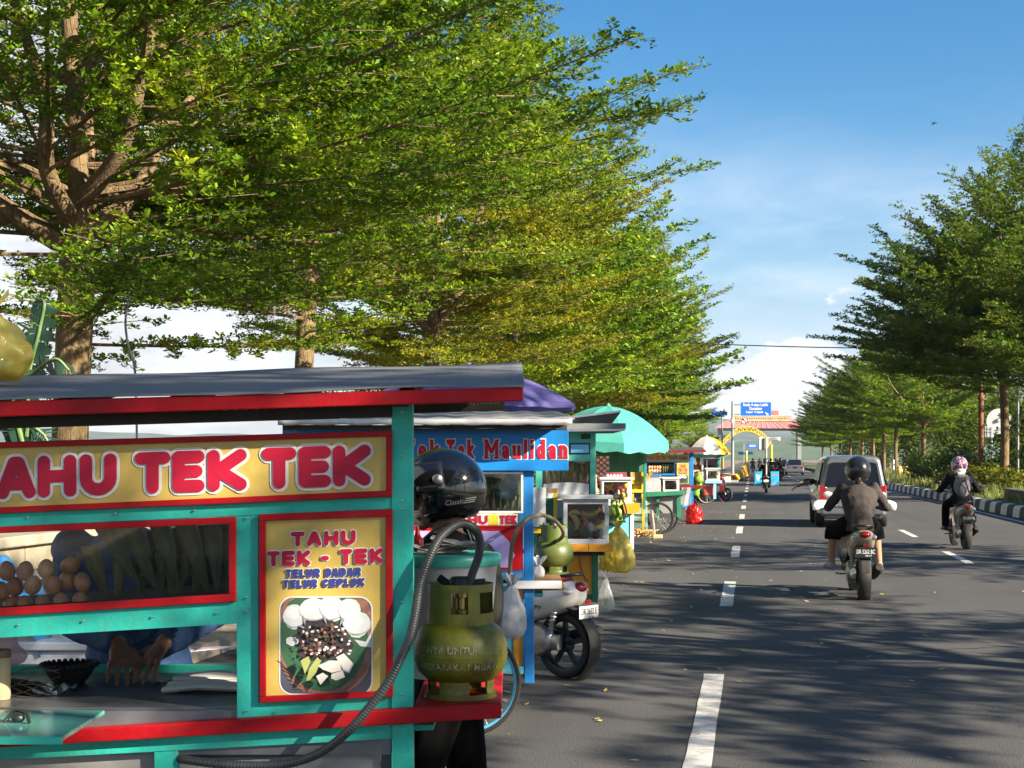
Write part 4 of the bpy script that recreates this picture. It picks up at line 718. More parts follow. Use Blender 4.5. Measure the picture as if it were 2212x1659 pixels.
def cylinder(label, loc, mat, rz=0, s=1, text=True):
    t = thing('gas_cylinder', label, 'gas cylinder', loc, rz); m = MB()
    m.lathe([(0, .036), (.05, .037), (.095, .05), (.12, .075), (.131, .108), (.131, .118), (.1325, .119), (.1325, .125), (.131, .126), (.13, .15), (.118, .186), (.095, .206), (.05, .218), (0, .22)], n=40); m.build('body', mat, t, smooth=50)
    m = MB()
    for k in range(4): m.lathe([(.095, .062), (.093, .03), (.096, .006), (.102, .0), (.092, .001), (.088, .03), (.09, .062), (.095, .062)], n=9, a0=k * 90 + 8, a1=k * 90 + 62)
    m.lathe([(.1, 0), (.1, .014), (.09, .014), (.09, 0), (.1, 0)], n=32); m.build('foot_ring', mat, t, smooth=50)
    m = MB(); r1, r2 = .092, .088       # collar with two large hand holes
    prof = lambda z0, z1: [(r1 + .003 * (1 - (z0 - .19) / .14), z0), (r1 + .003 * (1 - (z1 - .19) / .14), z1), (r2, z1), (r2, z0), (r1 + .003 * (1 - (z0 - .19) / .14), z0)]
    m.lathe(prof(.2, .238), n=44, a0=30, a1=390); m.lathe(prof(.296, .318), n=44, a0=36, a1=384)
    for h0 in (0, 180): pass
    for a, b in ((30, 62), (150, 210), (330, 390), (240, 262)): m.lathe(prof(.238, .296), n=8, a0=a, a1=b)
    m.build('collar', mat, t, smooth=50)
    m = MB(); m.lathe([(0, .215), (.018, .215), (.018, .24), (.013, .245), (.013, .275), (.02, .278), (.02, .29), (0, .29)], n=14); v = m.build('valve', BRASS, t, smooth=40)
    m = MB(); m.lathe([(0, .291), (.03, .291), (.034, .3), (.034, .325), (.026, .335), (0, .337)], n=16); m.obox((.0, 0, .312), (.07, 0, .318), .024, .024); m.tube([(-.03, 0, .31), (-.06, .02, .33)], .012, 8); m.build('regulator', BLACK, t, smooth=40)
    t.scale = (s,) * 3; return t
zc = zsh - .003
k1 = cylinder('worn olive gas cylinder on the red plank of the nearest cart', (at(995, 0, 4.16).x, 4.16, zc), GASY, 0, 1.0)
# worn stencilled words round the belly
GTXT = M('worn_white_stencil', (.3, .29, .2), .7, var=.6, sc=30)
def curved_text(s, z, size, par, a0, rad, drop):
    cu = bpy.data.curves.new('t', 'FONT'); cu.body = s; cu.offset = .015; cu.align_x = 'CENTER'; cu.resolution_u = 2; o = bpy.data.objects.new('t', cu); C.objects.link(o)
    me = bpy.data.meshes.new_from_object(o.evaluated_get(bpy.context.evaluated_depsgraph_get())); bpy.data.objects.remove(o); bpy.data.curves.remove(cu)
    bm = bmesh.new(); bm.from_mesh(me); bmesh.ops.subdivide_edges(bm, edges=[e for e in bm.edges if e.calc_length() > .15], cuts=2)
    rg = random.Random(drop); 
    for f in [f for f in bm.faces if rg.random() < .2]: bm.faces.remove(f)
    for v in bm.verts:
        x, y = v.co.x * size, v.co.y * size; a = a0 + x / rad; zz = z + y; rr_ = np.interp(zz, [.05, .075, .108, .126, .15, .186], [.095, .12, .1325, .1325, .1305, .1185]) + .0012
        v.co = (rr_ * math.sin(a), -rr_ * math.cos(a), zz)
    bm.to_mesh(me); bm.free(); me.materials.clear(); me.materials.append(GTXT); q = bpy.data.objects.new('stencil', me); C.objects.link(q); q.parent = par; return q
body1 = [c for c in k1.children if c.name.startswith('body')][0]
curved_text('HANYA UNTUK', .134, .027, body1, R(-16), .13, 3); curved_text('MASYARAKAT MISKIN', .088, .0265, body1, R(-2), .13, 5)
# corrugated grey hose
HOSE = M('grey_hose', (.05, .053, .055), .38, var=.2, sc=20)
hp = [(1012, 1268, 4.14), (1020, 1240, 4.14), (1035, 1195, 4.12), (1033, 1155, 4.09), (1012, 1134, 4.05), (985, 1134, 4.02), (950, 1162, 3.99), (925, 1210, 3.97), (907, 1262, 3.96), (898, 1320, 3.94), (886, 1375, 3.92), (866, 1420, 3.9), (838, 1475, 3.89), (795, 1531, 3.89), (750, 1582, 3.89), (690, 1627, 3.92), (620, 1650, 3.95), (545, 1654, 3.965), (470, 1650, 3.97), (396, 1640, 4.0), (388, 1636, 4.04)]
pts = cat([at(*q) for q in hp], 40); m = MB(pts[0]); m.tube(pts, [0.012 + (.0006 if i % 4 < 2 else -.0006) for i in range(len(pts))], 12); ob = m.build('gas_hose', HOSE, smooth=70); ob.location = pts[0]; tag(ob, 'grey corrugated gas hose arching over the nearest cart corner', 'gas hose')
# ------------------------------------------------------------ tub behind the cylinder
t = thing('plastic_tub', 'large translucent plastic tub with a turquoise lid behind the olive cylinder', 'tub', (at(962, 0, 4.56).x, 4.56, zc + .001)); m = MB()
m.lathe([(0, 0), (.125, 0), (.13, .01), (.16, .335), (.166, .34), (.166, .352)], n=36); m.build('body', M('milky_tub', (.55, .6, .66), .3, tr=.35), t, smooth=50)
m = MB(); m.lathe([(.166, .34), (.172, .345), (.174, .368), (.168, .374), (.15, .376), (0, .372)], n=36); m.build('lid', M('turquoise_lid', (.06, .42, .33), .35), t, smooth=50)
zl = zc + .001 + .374
m = MB(); rr = random.Random(4)
for k in range(5): m.grid(lambda u, v: Vector((-.1 + .19 * u + .02 * k, -.06 + .1 * v, .004 + .008 * k + .018 * math.sin(u * 5 + k * 2) * math.sin(v * 4 + k) ** 2)), 10, 6)
ob = m.build('paper_sheets', M('brown_white_paper', (.42, .38, .36), .7, var=.6, sc=16), smooth=180); ob.location = (at(945, 0, 4.5).x, 4.53, zl + .003); tag(ob, 'crumpled wrapping papers lying on the turquoise tub lid', 'wrapping paper')
t = thing('sauce_bottle', 'small red sauce bottle beside the turquoise post', 'bottle', (at(900, 0, 4.62).x, 4.66, zl + .002)); m = MB(); m.lathe([(0, 0), (.018, 0), (.02, .005), (.02, .035), (.012, .045), (0, .047)], n=14); m.build('body', M('red_plastic', (.6, .02, .012), .35), t, smooth=50); m = MB(); m.lathe([(.011, .046), (.009, .05), (.003, .08), (0, .081)], n=10); m.build('spout', M('red_plastic'), t, smooth=50)
# yellow sack of crackers on the roof
def cracker_mat(name, c0, c1):
    m, nt, p = nodes_of(name); n = nt.nodes; l = nt.links; tc = n.new('ShaderNodeTexCoord'); v = n.new('ShaderNodeTexVoronoi'); v.inputs['Scale'].default_value = 24; v.feature = 'SMOOTH_F1'; l.new(tc.outputs['Object'], v.inputs['Vector'])
    rp = n.new('ShaderNodeValToRGB'); e = rp.color_ramp.elements; e[0].position = .12; e[0].color = (*lin(c0), 1); e[1].position = .75; e[1].color = (*lin(c1), 1); l.new(v.outputs['Distance'], rp.inputs[0]); l.new(rp.outputs[0], p.inputs['Base Color']); p.inputs['Roughness'].default_value = .28; p.inputs['Coat Weight'].default_value = .5
    b = n.new('ShaderNodeBump'); b.inputs['Strength'].default_value = .9; b.inputs['Distance'].default_value = .015; b.invert = True; l.new(v.outputs['Distance'], b.inputs['Height']); t = n.new('ShaderNodeTexNoise'); t.inputs['Scale'].default_value = 30; t.inputs['Distortion'].default_value = 1; l.new(tc.outputs['Object'], t.inputs['Vector'])
    b2 = n.new('ShaderNodeBump'); b2.inputs['Strength'].default_value = .4; b2.inputs['Distance'].default_value = .01; l.new(t.outputs[0], b2.inputs['Height']); l.new(b.outputs[0], b2.inputs['Normal']); l.new(b2.outputs[0], p.inputs['Normal'])
    ts = n.new('ShaderNodeBsdfTranslucent'); l.new(rp.outputs[0], ts.inputs[0]); x = n.new('ShaderNodeMixShader'); x.inputs[0].default_value = .4; l.new(p.outputs[0], x.inputs[1]); l.new(ts.outputs[0], x.inputs[2]); l.new(x.outputs[0], n['Material Output'].inputs[0]); return m
CRK = cracker_mat('yellow_crackers', (.95, .82, .2), (.7, .52, .05))
def sack(name, label, loc, prof, mat, cat_='bag of crackers', flat=.75, knot=True, sq=0):
    t = thing(name, label, cat_, loc); m = MB(); rg = random.Random(len(label)); n = 22; rings = []
    for r, z in prof:
        ph = rg.uniform(0, 6); rings.append([Vector((r * math.cos(2 * math.pi * j / n) * (1 + .06 * math.sin(3 * 6.283 * j / n + ph)), r * flat * math.sin(2 * math.pi * j / n) * (1 + .06 * math.sin(4 * 6.283 * j / n + ph)), z + .006 * math.sin(5 * 6.283 * j / n + ph))) for j in range(n)])
    m.loft(rings); q = m.build('bag', mat, t, smooth=180, sub=2); tx = bpy.data.textures.get('crumple') or bpy.data.textures.new('crumple', 'CLOUDS'); tx.noise_scale = .07; d = q.modifiers.new('f', 'DISPLACE'); d.texture = tx; d.strength = max(r for r, z in prof) * .3; d.mid_level = .42
    if knot:
        r, z = prof[-1]; m = MB()
        for k in range(4): a = k * 1.57 + .3; m.grid(lambda u, v: Vector((math.cos(a + (v - .5) * .9) * (.008 + .05 * u), math.sin(a + (v - .5) * .9) * (.008 + .05 * u), z - .004 + .06 * u + .01 * math.sin(v * 9))), 3, 4)
        m.build('knot', mat, t, smooth=180)
    return t
sp = at(-24, 806, 4.45); zr = at(-24, 868, Y1 - .12).z + .129 * (.57 / .98) + .012
sack('cracker_bag', 'big yellow bag of crackers lying on the grey roof at the left edge', (sp.x, 4.45, zr + .002), [(.01, 0), (.09, .004), (.122, .03), (.128, .07), (.115, .11), (.08, .155), (.045, .185), (.02, .2), (.012, .21)], CRK)
# ------------------------------------------------------------ spoked cart wheel in the plane facing -Y
def spoked_wheel(name, label, c, r, tyre=.022, rimmat=None, group=None, nsp=28, ry=0, parent=None, hubmat=None):
    if parent: t = bpy.data.objects.new(name, None); C.objects.link(t); t.parent = parent; t.location = c
    else: t = thing(name, label, 'wheel', c, 0, group)
    t.rotation_euler = (0, 0, ry); ax = (0, 1, 0)
    m = MB(); m.lathe([(r - tyre * 1.1, -tyre * .6), (r - tyre * .3, -tyre * .75), (r, -tyre * .2), (r, tyre * .2), (r - tyre * .3, tyre * .75), (r - tyre * 1.1, tyre * .6), (r - tyre * 1.1, -tyre * .6)], n=40, ax=ax); m.build('tyre', RUBBER, t, smooth=50)
    m = MB(); q = r - tyre * 1.15; m.lathe([(q, -tyre * .7), (q, tyre * .7), (q - .012, tyre * .5), (q - .016, 0), (q - .012, -tyre * .5), (q, -tyre * .7)], n=40, ax=ax); m.build('rim', rimmat or STEEL, t, smooth=50)
    m = MB()
    for k in range(nsp):
        a = 2 * math.pi * k / nsp; b = a + (.5 if k % 2 else -.5); s = .03 if k % 4 < 2 else -.03
        m.tube([(.02 * math.cos(b), s, .02 * math.sin(b)), (q * math.cos(a), 0, q * math.sin(a))], .0016, 4, cap=False)
    m.build('spokes', STEEL, t)
    m = MB(); m.lathe([(0, -.05), (.012, -.05), (.02, -.035), (.02, .035), (.012, .05), (0, .05)], n=12, ax=ax); m.build('hub', hubmat or STEEL, t, smooth=40); return t
def cart(label, px, Y): return thing('food_cart', label, 'food cart', (at(px, 0, Y).x, Y + .4, 0))
def part(c, name, mat, *jobs, bev=.003, par=None, **k):
    """jobs: (x0, y0, x1, y1, Y, depth) rectangles or (points, Y, depth) polygons"""
    m = MB(c.location)
    for j in jobs: m.pr(*j) if len(j) == 6 else m.px(*j)
    return m.build(name, mat, par or c, bev=bev, **k)
BLUE = M('blue_paint', (.006, .15, .42), .48, var=.2, sc=5, bump=.1, dirt=.15); CYAN = M('cyan_paint', (.1, .42, .52), .5, var=.12, dirt=.15); ORANGE = M('orange_paint', (.62, .27, .012), .5, var=.15, dirt=.15); YELP = M('yellow_paint', (.62, .42, .02), .5, var=.15, dirt=.1)
GREEN = M('green_paint', (.012, .15, .075), .5, var=.2, dirt=.2); TEAL2 = M('light_teal_paint', (.07, .42, .33), .5, var=.12, dirt=.15); LILAC = M('lilac_print', (.38, .3, .6), .5); SIGNB = M('blue_print', (.004, .17, .5), .45, var=.08); WPLAS = Mplastic('white_sheet_plastic', (.72, .74, .78), .12, crumple=.8, csc=9)
CLEARP = Mplastic('clear_plastic', (.8, .82, .82), .55, .15, 1, 18); DARKRED = M('dark_red_paint', (.13, .008, .01), .5, var=.2); LBLUEP = M('light_blue_paint', (.2, .45, .62), .5)
# ------------------------------------------------------------ second cart, blue
Y2 = 8.6; c2 = cart('blue food cart with a Tek Tok Maulidan sign and white shelf plank', 960, Y2)
part(c2, 'post', BLUE, ([(1131, 905), (1152, 905), (1154, 1476), (1133, 1476)], Y2, .06)); part(c2, 'post', BLUE, (610, 905, 631, 1476, Y2, .06))
for x in (612, 1120): part(c2, 'post', BLUE, (x, 920, x + 20, 1440, Y2 + .86, .05))
part(c2, 'rail', BLUE, (631, 1234, 1131, 1252, Y2 + .002, .05)); part(c2, 'rail', BLUE, (1131 - 500, 1017, 1131, 1023, Y2 + .004, .05)); part(c2, 'rail', CYAN, (631, 1440, 1131, 1456, Y2 + .004, .05))
part(c2, 'roof', ROOFG, ([(600, 905), (1236, 905), (1234, 906.5), (600, 906.5)], Y2 - .25, .002))
m = MB(c2.location)
m.grid(lambda u, v: (lambda p, q: p.lerp(q, v) + Vector((0, 0, .004 * math.sin(u * 60))))(at(590 + 652 * u, 905, Y2 - .25), at(590 + 652 * u, 905, Y2 - .25) + Vector((-.06 * u, 1.25, .082))), 40, 4); m.build('roof_sheet', ROOFG, c2, smooth=180, solid=.004)
m = MB(c2.location); m.grid(lambda u, v: at(600 + 636 * u, 905 + 13 * v + (1.2 * math.sin(u * 50) if v > .5 else 0), Y2 - .255 + .004 * math.sin(u * 31 + v)), 40, 2); m.build('gutter_flashing', M('flashing_zinc', (.32, .34, .36), .5, met=.3, var=.25, dirt=.3), c2, smooth=180, solid=.006)
part(c2, 'roof_beam', DARKW, (610, 918, 1225, 929, Y2 - .2, .05))  # dark strip standing in for the black shadow below the roof edge
sg2 = part(c2, 'sign_board', SIGNB, (640, 928, 1228, 1017, Y2 - .04, .035))
for nm, g, mt, Yl in (('letter_outline', 2.0, LWHITE, Y2 - .0415), ('lettering', 0, LRED, Y2 - .045)):
    for s, x0, x1 in (('Tek', 872, 948), ('Tok', 964, 1024), ('Maulidan', 1047, 1226)):
        m = MB(c2.location); orig = MB.stroke; MB.stroke = lambda q, pts, h, Y, d=.001, cap='round': orig(q, pts, h + g, Y, d, cap)
        word(m, s, x0, 991, x1, 949, 3.6, Yl, gap=.3, cap='square', serif=True); MB.stroke = orig; m.build(nm, mt, sg2)
# window of the blue cart
part(c2, 'window_frame', WHITEP, (960, 1019, 1130, 1024, Y2 - .012, .02), (960, 1104, 1130, 1109, Y2 - .012, .02), (1125, 1024, 1130, 1104, Y2 - .012, .02), (960, 1024, 965, 1104, Y2 - .012, .02))
part(c2, 'glass_pane', GLASS, (965, 1024, 1125, 1104, Y2 + .002, .003)); part(c2, 'show_case_shelf', DARKW, (640, 1104, 1128, 1108, Y2 + .02, .4)); part(c2, 'inner_board', DARKW, (640, 1024, 1128, 1104, Y2 + .42, .01))
part(c2, 'strip_sign', M('strip_sign_white', (.6, .58, .5), .5), (930, 1110, 1118, 1135, Y2 - .008, .01), ); part(c2, 'strip_patch', M('strip_sign_yellow', (.55, .47, .02), .5), (1056, 1111, 1076, 1134, Y2 - .0095, .002))
m = MB(c2.location); word(m, 'TAHU', 968, 1132, 1054, 1113, 2.6, Y2 - .012, cap='square', gap=.14); m.build('strip_lettering', LRED, c2)
m = MB(c2.location); word(m, 'TEK', 1080, 1132, 1116, 1113, 2.6, Y2 - .012, cap='square', gap=.14); m.build('strip_lettering', LRED, c2)
m = MB(c2.location); m.c = 0; m.pr(800, 1140, 1130, 1232, Y2 - .004, .01); m.c = 1; m.px([(800, 1147), (1078, 1147), (1100, 1170), (1112, 1200), (1098, 1226), (1085, 1226), (800, 1226)], Y2 - .006, .002); m.c = 2; m.px(arc(1095, 1225, 36, 62, 100, 185, 8) + arc(1095, 1225, 28, 52, 185, 100, 8), Y2 - .0072, .001)
m.build('printed_panel', [RED, LILAC, M('lilac_print_dark', (.2, .16, .42), .5)], c2)
part(c2, 'poster_rail', RED, (800, 1135.2, 1131, 1139.8, Y2 - .009, .02))
part(c2, 'lower_panel', CYAN, (640, 1260, 1108, 1440, Y2 + .03, .01)); part(c2, 'corner_trim', ORANGE, (1109, 1256, 1130, 1462, Y2 + .02, .03))
part(c2, 'shelf_plank', WHITEP, (1100, 1255, 1213, 1272, Y2 - .03, .026)); part(c2, 'shelf_bracket', CYAN, (1154, 1281, 1173, 1290, Y2 + .06, .9))
zs2 = at(0, 1257, Y2).z - .03
m = MB(c2.location); m.box((at(1155, 0, Y2).x, Y2 + .002, zs2 - .02), (at(1208, 0, 9.6).x, Y2 + 1.2, zs2)); m.build('shelf_board', M('brown_board', (.2, .11, .04), .7, var=.3), c2)
for hx in (1009, 800): spoked_wheel('wheel', '', at(hx, 0, 8.5) - c2.location + Vector((0, 0, .31 - at(hx, 0, 8.5).z)), .31, .024, M('blue_rim', (.1, .42, .6), .35), parent=c2)
rr = random.Random(12)
for i, (x, y) in enumerate(((1049, 1069), (1047, 1086), (1038, 1096))):
    e = proto.copy(); C.objects.link(e); e.scale = (1.12,) * 3; e.rotation_euler = (rr.uniform(-.3, .3), rr.uniform(-.3, .3), 0); e.location = at(x, y + 8, Y2 + .08); tag(e, ('topmost brown egg in the window of the blue cart', 'middle brown egg in the window of the blue cart', 'lowest brown egg in the window of the blue cart')[i], 'egg', 'eggs in the window of the blue cart')
for i, (x0, y0, x1, y1) in enumerate(((1058, 1030, 1060, 1102), (1074, 1033, 1075, 1102), (1092, 1045, 1088, 1103), (1108, 1060, 1104, 1103), (1120, 1040, 1119, 1103))):
    packet('leaf_parcel', ('dark leaf parcel beside the eggs of the blue cart', 'second dark leaf parcel from the eggs in the blue cart window', 'dark leaf parcel under the crumpled white plastic in the blue cart window', 'short dark leaf parcel right of the white plastic wad', 'dark leaf parcel at the right frame of the blue cart window')[i], at(x0, y0, Y2 + .2), at(x1, y1, Y2 + .2), .028, LPK, 'leaf parcels in the window of the blue cart')
m = MB(); rr = random.Random(8)
for k in range(9): m.ell((rr.uniform(-.05, .05), rr.uniform(-.03, .03), rr.uniform(-.07, .07)), (rr.uniform(.025, .05), .03, rr.uniform(.02, .045)), 9)
ob = m.build('plastic_wad', Mplastic('grey_white_plastic', (.62, .63, .62), .05, crumple=1, csc=30), remesh=.008, sm=2); ob.location = at(1104, 1052, Y2 + .1); tag(ob, 'crumpled white plastic bag hanging in the window of the blue cart', 'plastic bag')
k2 = cylinder('dark olive gas cylinder on the shelf of the blue cart', (at(1195, 0, 9.62).x, 9.62, zs2), GASG, R(200))
hp = [(1188, 1166, 9.6), (1205, 1168, 9.5), (1217, 1154, 9.4), (1210, 1136, 9.2), (1190, 1119, 9.0), (1165, 1113, 8.7), (1140, 1121, 8.5), (1120, 1140, 8.48), (1108, 1168, 8.48), (1103, 1205, 8.5), (1101, 1255, 8.53), (1100, 1275, 8.56)]
pts = cat([at(*q) for q in hp], 8); m = MB(pts[0]); m.tube(pts, .0125, 8); ob = m.build('gas_hose', M('brown_hose', (.12, .1, .055), .6, var=.3, sc=12), smooth=70); ob.location = pts[0]; tag(ob, 'brown gas hose looping across the blue post to the dark olive cylinder', 'gas hose')
wp = at(1106, 1258, 8.42)
sack('plastic_bag', 'bulging grey white plastic bag hanging from the white shelf plank', wp - Vector((0, 0, .32)), [(.01, 0), (.06, .008), (.078, .05), (.084, .11), (.074, .17), (.052, .23), (.024, .285), (.01, .31)], M('grey_white_bag', (.5, .5, .51), .4, tr=.3, var=.06), 'plastic bag', .8)
sack('plastic_bag', 'small white plastic bag left of the dark olive gas cylinder', (at(1162, 0, 9.3).x, 9.3, zs2), [(.01, 0), (.04, .005), (.045, .03), (.03, .06), (.012, .075)], WPLAS, 'plastic bag', .8)
# ------------------------------------------------------------ umbrellas
def umbrella(label, c, r, rise, mats, zr, drop=.1, tilt=(0, 0), nrib=8, pole=True, kname='umbrella', a0=0.0):
    """canopy of gores (materials alternating), valance, ribs, finial and pole"""
    t = thing('parasol', label, 'parasol', c); T = Matrix.Rotation(tilt[0], 3, 'X') @ Matrix.Rotation(tilt[1], 3, 'Y'); ctr = Vector((0, 0, zr))
    def P(a, u, z=0):
        rr_ = r * u; seg = 2 * math.pi / nrib; ph = ((a - a0) % seg) / seg - .5; fl = math.cos(seg / 2) / math.cos(ph * seg); k = 1 - (1 - fl) * u
        return ctr + T @ Vector((rr_ * k * math.cos(a), rr_ * k * math.sin(a), rise * (1 - u ** 1.9) - .03 * r * math.cos(ph * math.pi) * u * (1 - u) * 2 + z))
    m = MB(); seg = 2 * math.pi / nrib
    for g in range(nrib):
        m.c = g % len(mats); m.grid(lambda u, v: P(a0 + seg * (g + v), .03 + .97 * u), 9, 8)
    cn = m.build('canopy', mats, t, smooth=180)
    m = MB()
    for g in range(nrib):
        m.c = g % len(mats); m.grid(lambda u, v: P(a0 + seg * (g + v), 1, -drop * u * (1 + .12 * math.sin(v * 6.28 * 2))) + (P(a0 + seg * (g + v), 1) - ctr).normalized() * .015 * u, 2, 8)
    m.build('valance', mats, cn, smooth=180)
    m = MB()
    for g in range(nrib): m.tube([P(a0 + seg * g, .03 + .97 * q / 5, -.012) for q in range(6)], .006, 4)
    m.build('ribs', STEEL, t)
    m = MB(); top = ctr + T @ Vector((0, 0, rise)); m.lathe([(0, .045), (.018, .04), (.03, .012), (.05, -.006), (0, -.008)], c=top, n=10); m.build('finial', mats[0], t, smooth=60)
    m = MB(); m.tube([top, (top + ctr * .0).lerp(Vector((0, 0, 0)), 1)], .019, 8); m.build('pole', STEEL, t, smooth=60); return t
PURPLE = M('purple_cloth', (.15, .13, .38), .75, var=.08, tr=.35); TEALC = M('teal_cloth', (.075, .38, .33), .75, var=.1, tr=.3)
umbrella('purple parasol behind the roof of the blue cart', (at(1012, 0, 10.9).x, 10.9, 0), .83, .27, [PURPLE], at(0, 875, 10.9).z, .035, nrib=8, a0=.39)
umbrella('large turquoise parasol with a hanging hem over the third cart', (at(1310, 0, 21.2).x, 21.2, 0), .93, .47, [TEALC], at(0, 948, 21.2).z, .13, tilt=(R(4), R(3)), nrib=8, a0=.2)
# ------------------------------------------------------------ third cart, teal and yellow
Y3 = 13.5; c3 = cart('turquoise and yellow food cart with a grey framed fruit box', 1230, Y3)
part(c3, 'post', TEAL2, (1274, 936, 1287, 1072, Y3, .06)); part(c3, 'post', TEAL2, (1157, 940, 1172, 1299, Y3, .06)); part(c3, 'post', GREEN, (1279, 1196, 1292, 1299, Y3 - .02, .06)); part(c3, 'post', TEAL2, (985, 940, 1000, 1299, Y3, .06))
part(c3, 'top_panel', TEAL2, (1172, 932, 1287, 995, Y3 + .004, .05)); part(c3, 'rail', TEAL2, (1000, 984, 1274, 996, Y3 - .003, .05)); part(c3, 'roof_sheet', ROOFG, ([(970, 918), (1352, 914), (1352, 927), (1345, 931), (970, 934)], Y3 - .16, 1.3), bev=0)
part(c3, 'roof_edge', STEEL, ([(1000, 930), (1350, 926), (1350, 931), (1000, 936)], Y3 - .18, .015))
part(c3, 'awning_flap', M('black_tarp', (.03, .032, .034), .6, var=.3), ([(1232, 904), (1341, 891), (1322, 915), (1240, 914)], Y3 + .2, .03)); part(c3, 'awning_edge', ALU, ([(1232, 899), (1341, 886), (1341, 891), (1232, 904)], Y3 + .19, .04))
part(c3, 'sticker_frame', M('navy_black', (.01, .012, .03), .4), (1230, 957, 1275, 981, Y3 - .004, .006)); part(c3, 'sticker', M('sticker_blue', (.12, .4, .65), .4, var=.4, sc=4), (1233, 960, 1272, 978, Y3 - .006, .004)); part(c3, 'lamp_box', BLACK, (1256, 938, 1276, 948, Y3 - .02, .022))
part(c3, 'window_frame', BLACK, (1172, 996, 1176, 1068, Y3 - .002, .03), (1272, 996, 1275, 1068, Y3 - .002, .03)); part(c3, 'inner_board', DARKW, (1176, 996, 1272, 1060, Y3 + .4, .01)); part(c3, 'shelf', DARKW, (1160, 1050, 1274, 1053, Y3 + .01, .4))
PG3 = 'leaf parcels hanging in the turquoise and yellow cart'
for i in range(9):
    x = 1180 + i * 11.2; packet('leaf_parcel', ('first', 'second', 'third', 'fourth', 'fifth', 'sixth', 'seventh', 'eighth', 'ninth')[i] + ' leaf parcel from the left in the turquoise and yellow cart window', at(x, 998 + (i * 7) % 5, Y3 + .12), at(x + (-3, 2, 4, -2, 3)[i % 5], 1046 - (i * 5) % 9, Y3 + .12), .03, LPK2 if i % 3 else LPK, PG3)
m = MB(c3.location); m.grid(lambda u, v: at(1174 + 98 * u, 1046 + 36 * v - 4 * math.sin(u * 3), Y3 - .012 + .012 * math.sin(u * 22 + v * 3)), 30, 8); m.build('plastic_curtain', WPLAS, c3, smooth=180)
m = MB(); m.grid(lambda u, v: at(1152 + 27 * u, 1053 + 85 * v, Y3 - .35 + .012 * math.sin(u * 7 + v * 2)), 8, 12); ob = m.build('hanging_sheet', M('white_sheet', (.62, .63, .64), .6, tr=.2), smooth=180); 
ob.location = (0, 0, 0); tag(ob, 'long white paper sheet hanging beside the blue post', 'paper sheet')
part(c3, 'yellow_post', YELP, (1196, 1064, 1204, 1145, Y3 - .3, .04)); part(c3, 'green_board', GREEN, (1160, 1076, 1196, 1180, Y3 - .1, .02)); part(c3, 'wood_block', M('brown_board'), (1183, 1055, 1204, 1065, Y3 - .3, .06)); part(c3, 'blue_box', M('pale_blue_box', (.3, .5, .65), .5), (1204, 1082, 1225, 1118, Y3 - .05, .3))
part(c3, 'counter', TEAL2, (1000, 1118, 1275, 1130, Y3 + .0, .7)); part(c3, 'lower_shelf', YELP, (1150, 1143, 1200, 1152, Y3 - .3, .25)); part(c3, 'back_panel', TEAL2, (1000, 1130, 1274, 1190, Y3 + .3, .02))
part(c3, 'shelf_front', ORANGE, (1222, 1176, 1270, 1192, Y3 - .4, .03), (1271, 1176, 1324, 1192, Y3 - .4, .03)); m = MB(c3.location); zz = at(0, 1177, Y3 - .4).z; m.box((at(1222, 0, Y3 - .4).x, Y3 - .37, zz - .03), (at(1324, 0, Y3 - .4).x, Y3 + .2, zz)); m.build('shelf_board', ORANGE, c3)
part(c3, 'shelf_shadow_strip', DARKW, (1224, 1193, 1306, 1200, Y3 - .36, .3)); part(c3, 'orange_panel', ORANGE, (1226, 1200, 1279, 1284, Y3 + .0, .012)); part(c3, 'lower_panel', TEAL2, (1000, 1190, 1226, 1284, Y3 + .02, .012)); part(c3, 'bottom_rail', GREEN, (1000, 1284, 1280, 1296, Y3, .05))  # first piece is a dark block standing in for shade under the shelf
m = MB(c3.location); m.tube(cat([at(1252, 1202, Y3 - .01), at(1254, 1225, Y3 - .015), at(1264, 1250, Y3 - .01), at(1270, 1255, Y3 - .01)], 4), .004, 5); m.build('dangling_cord', BLACK, c3)
for hx in (1060,): spoked_wheel('wheel', '', Vector((at(1040, 0, Y3).x, Y3 + .9, .3)) - c3.location, .3, .024, parent=c3)
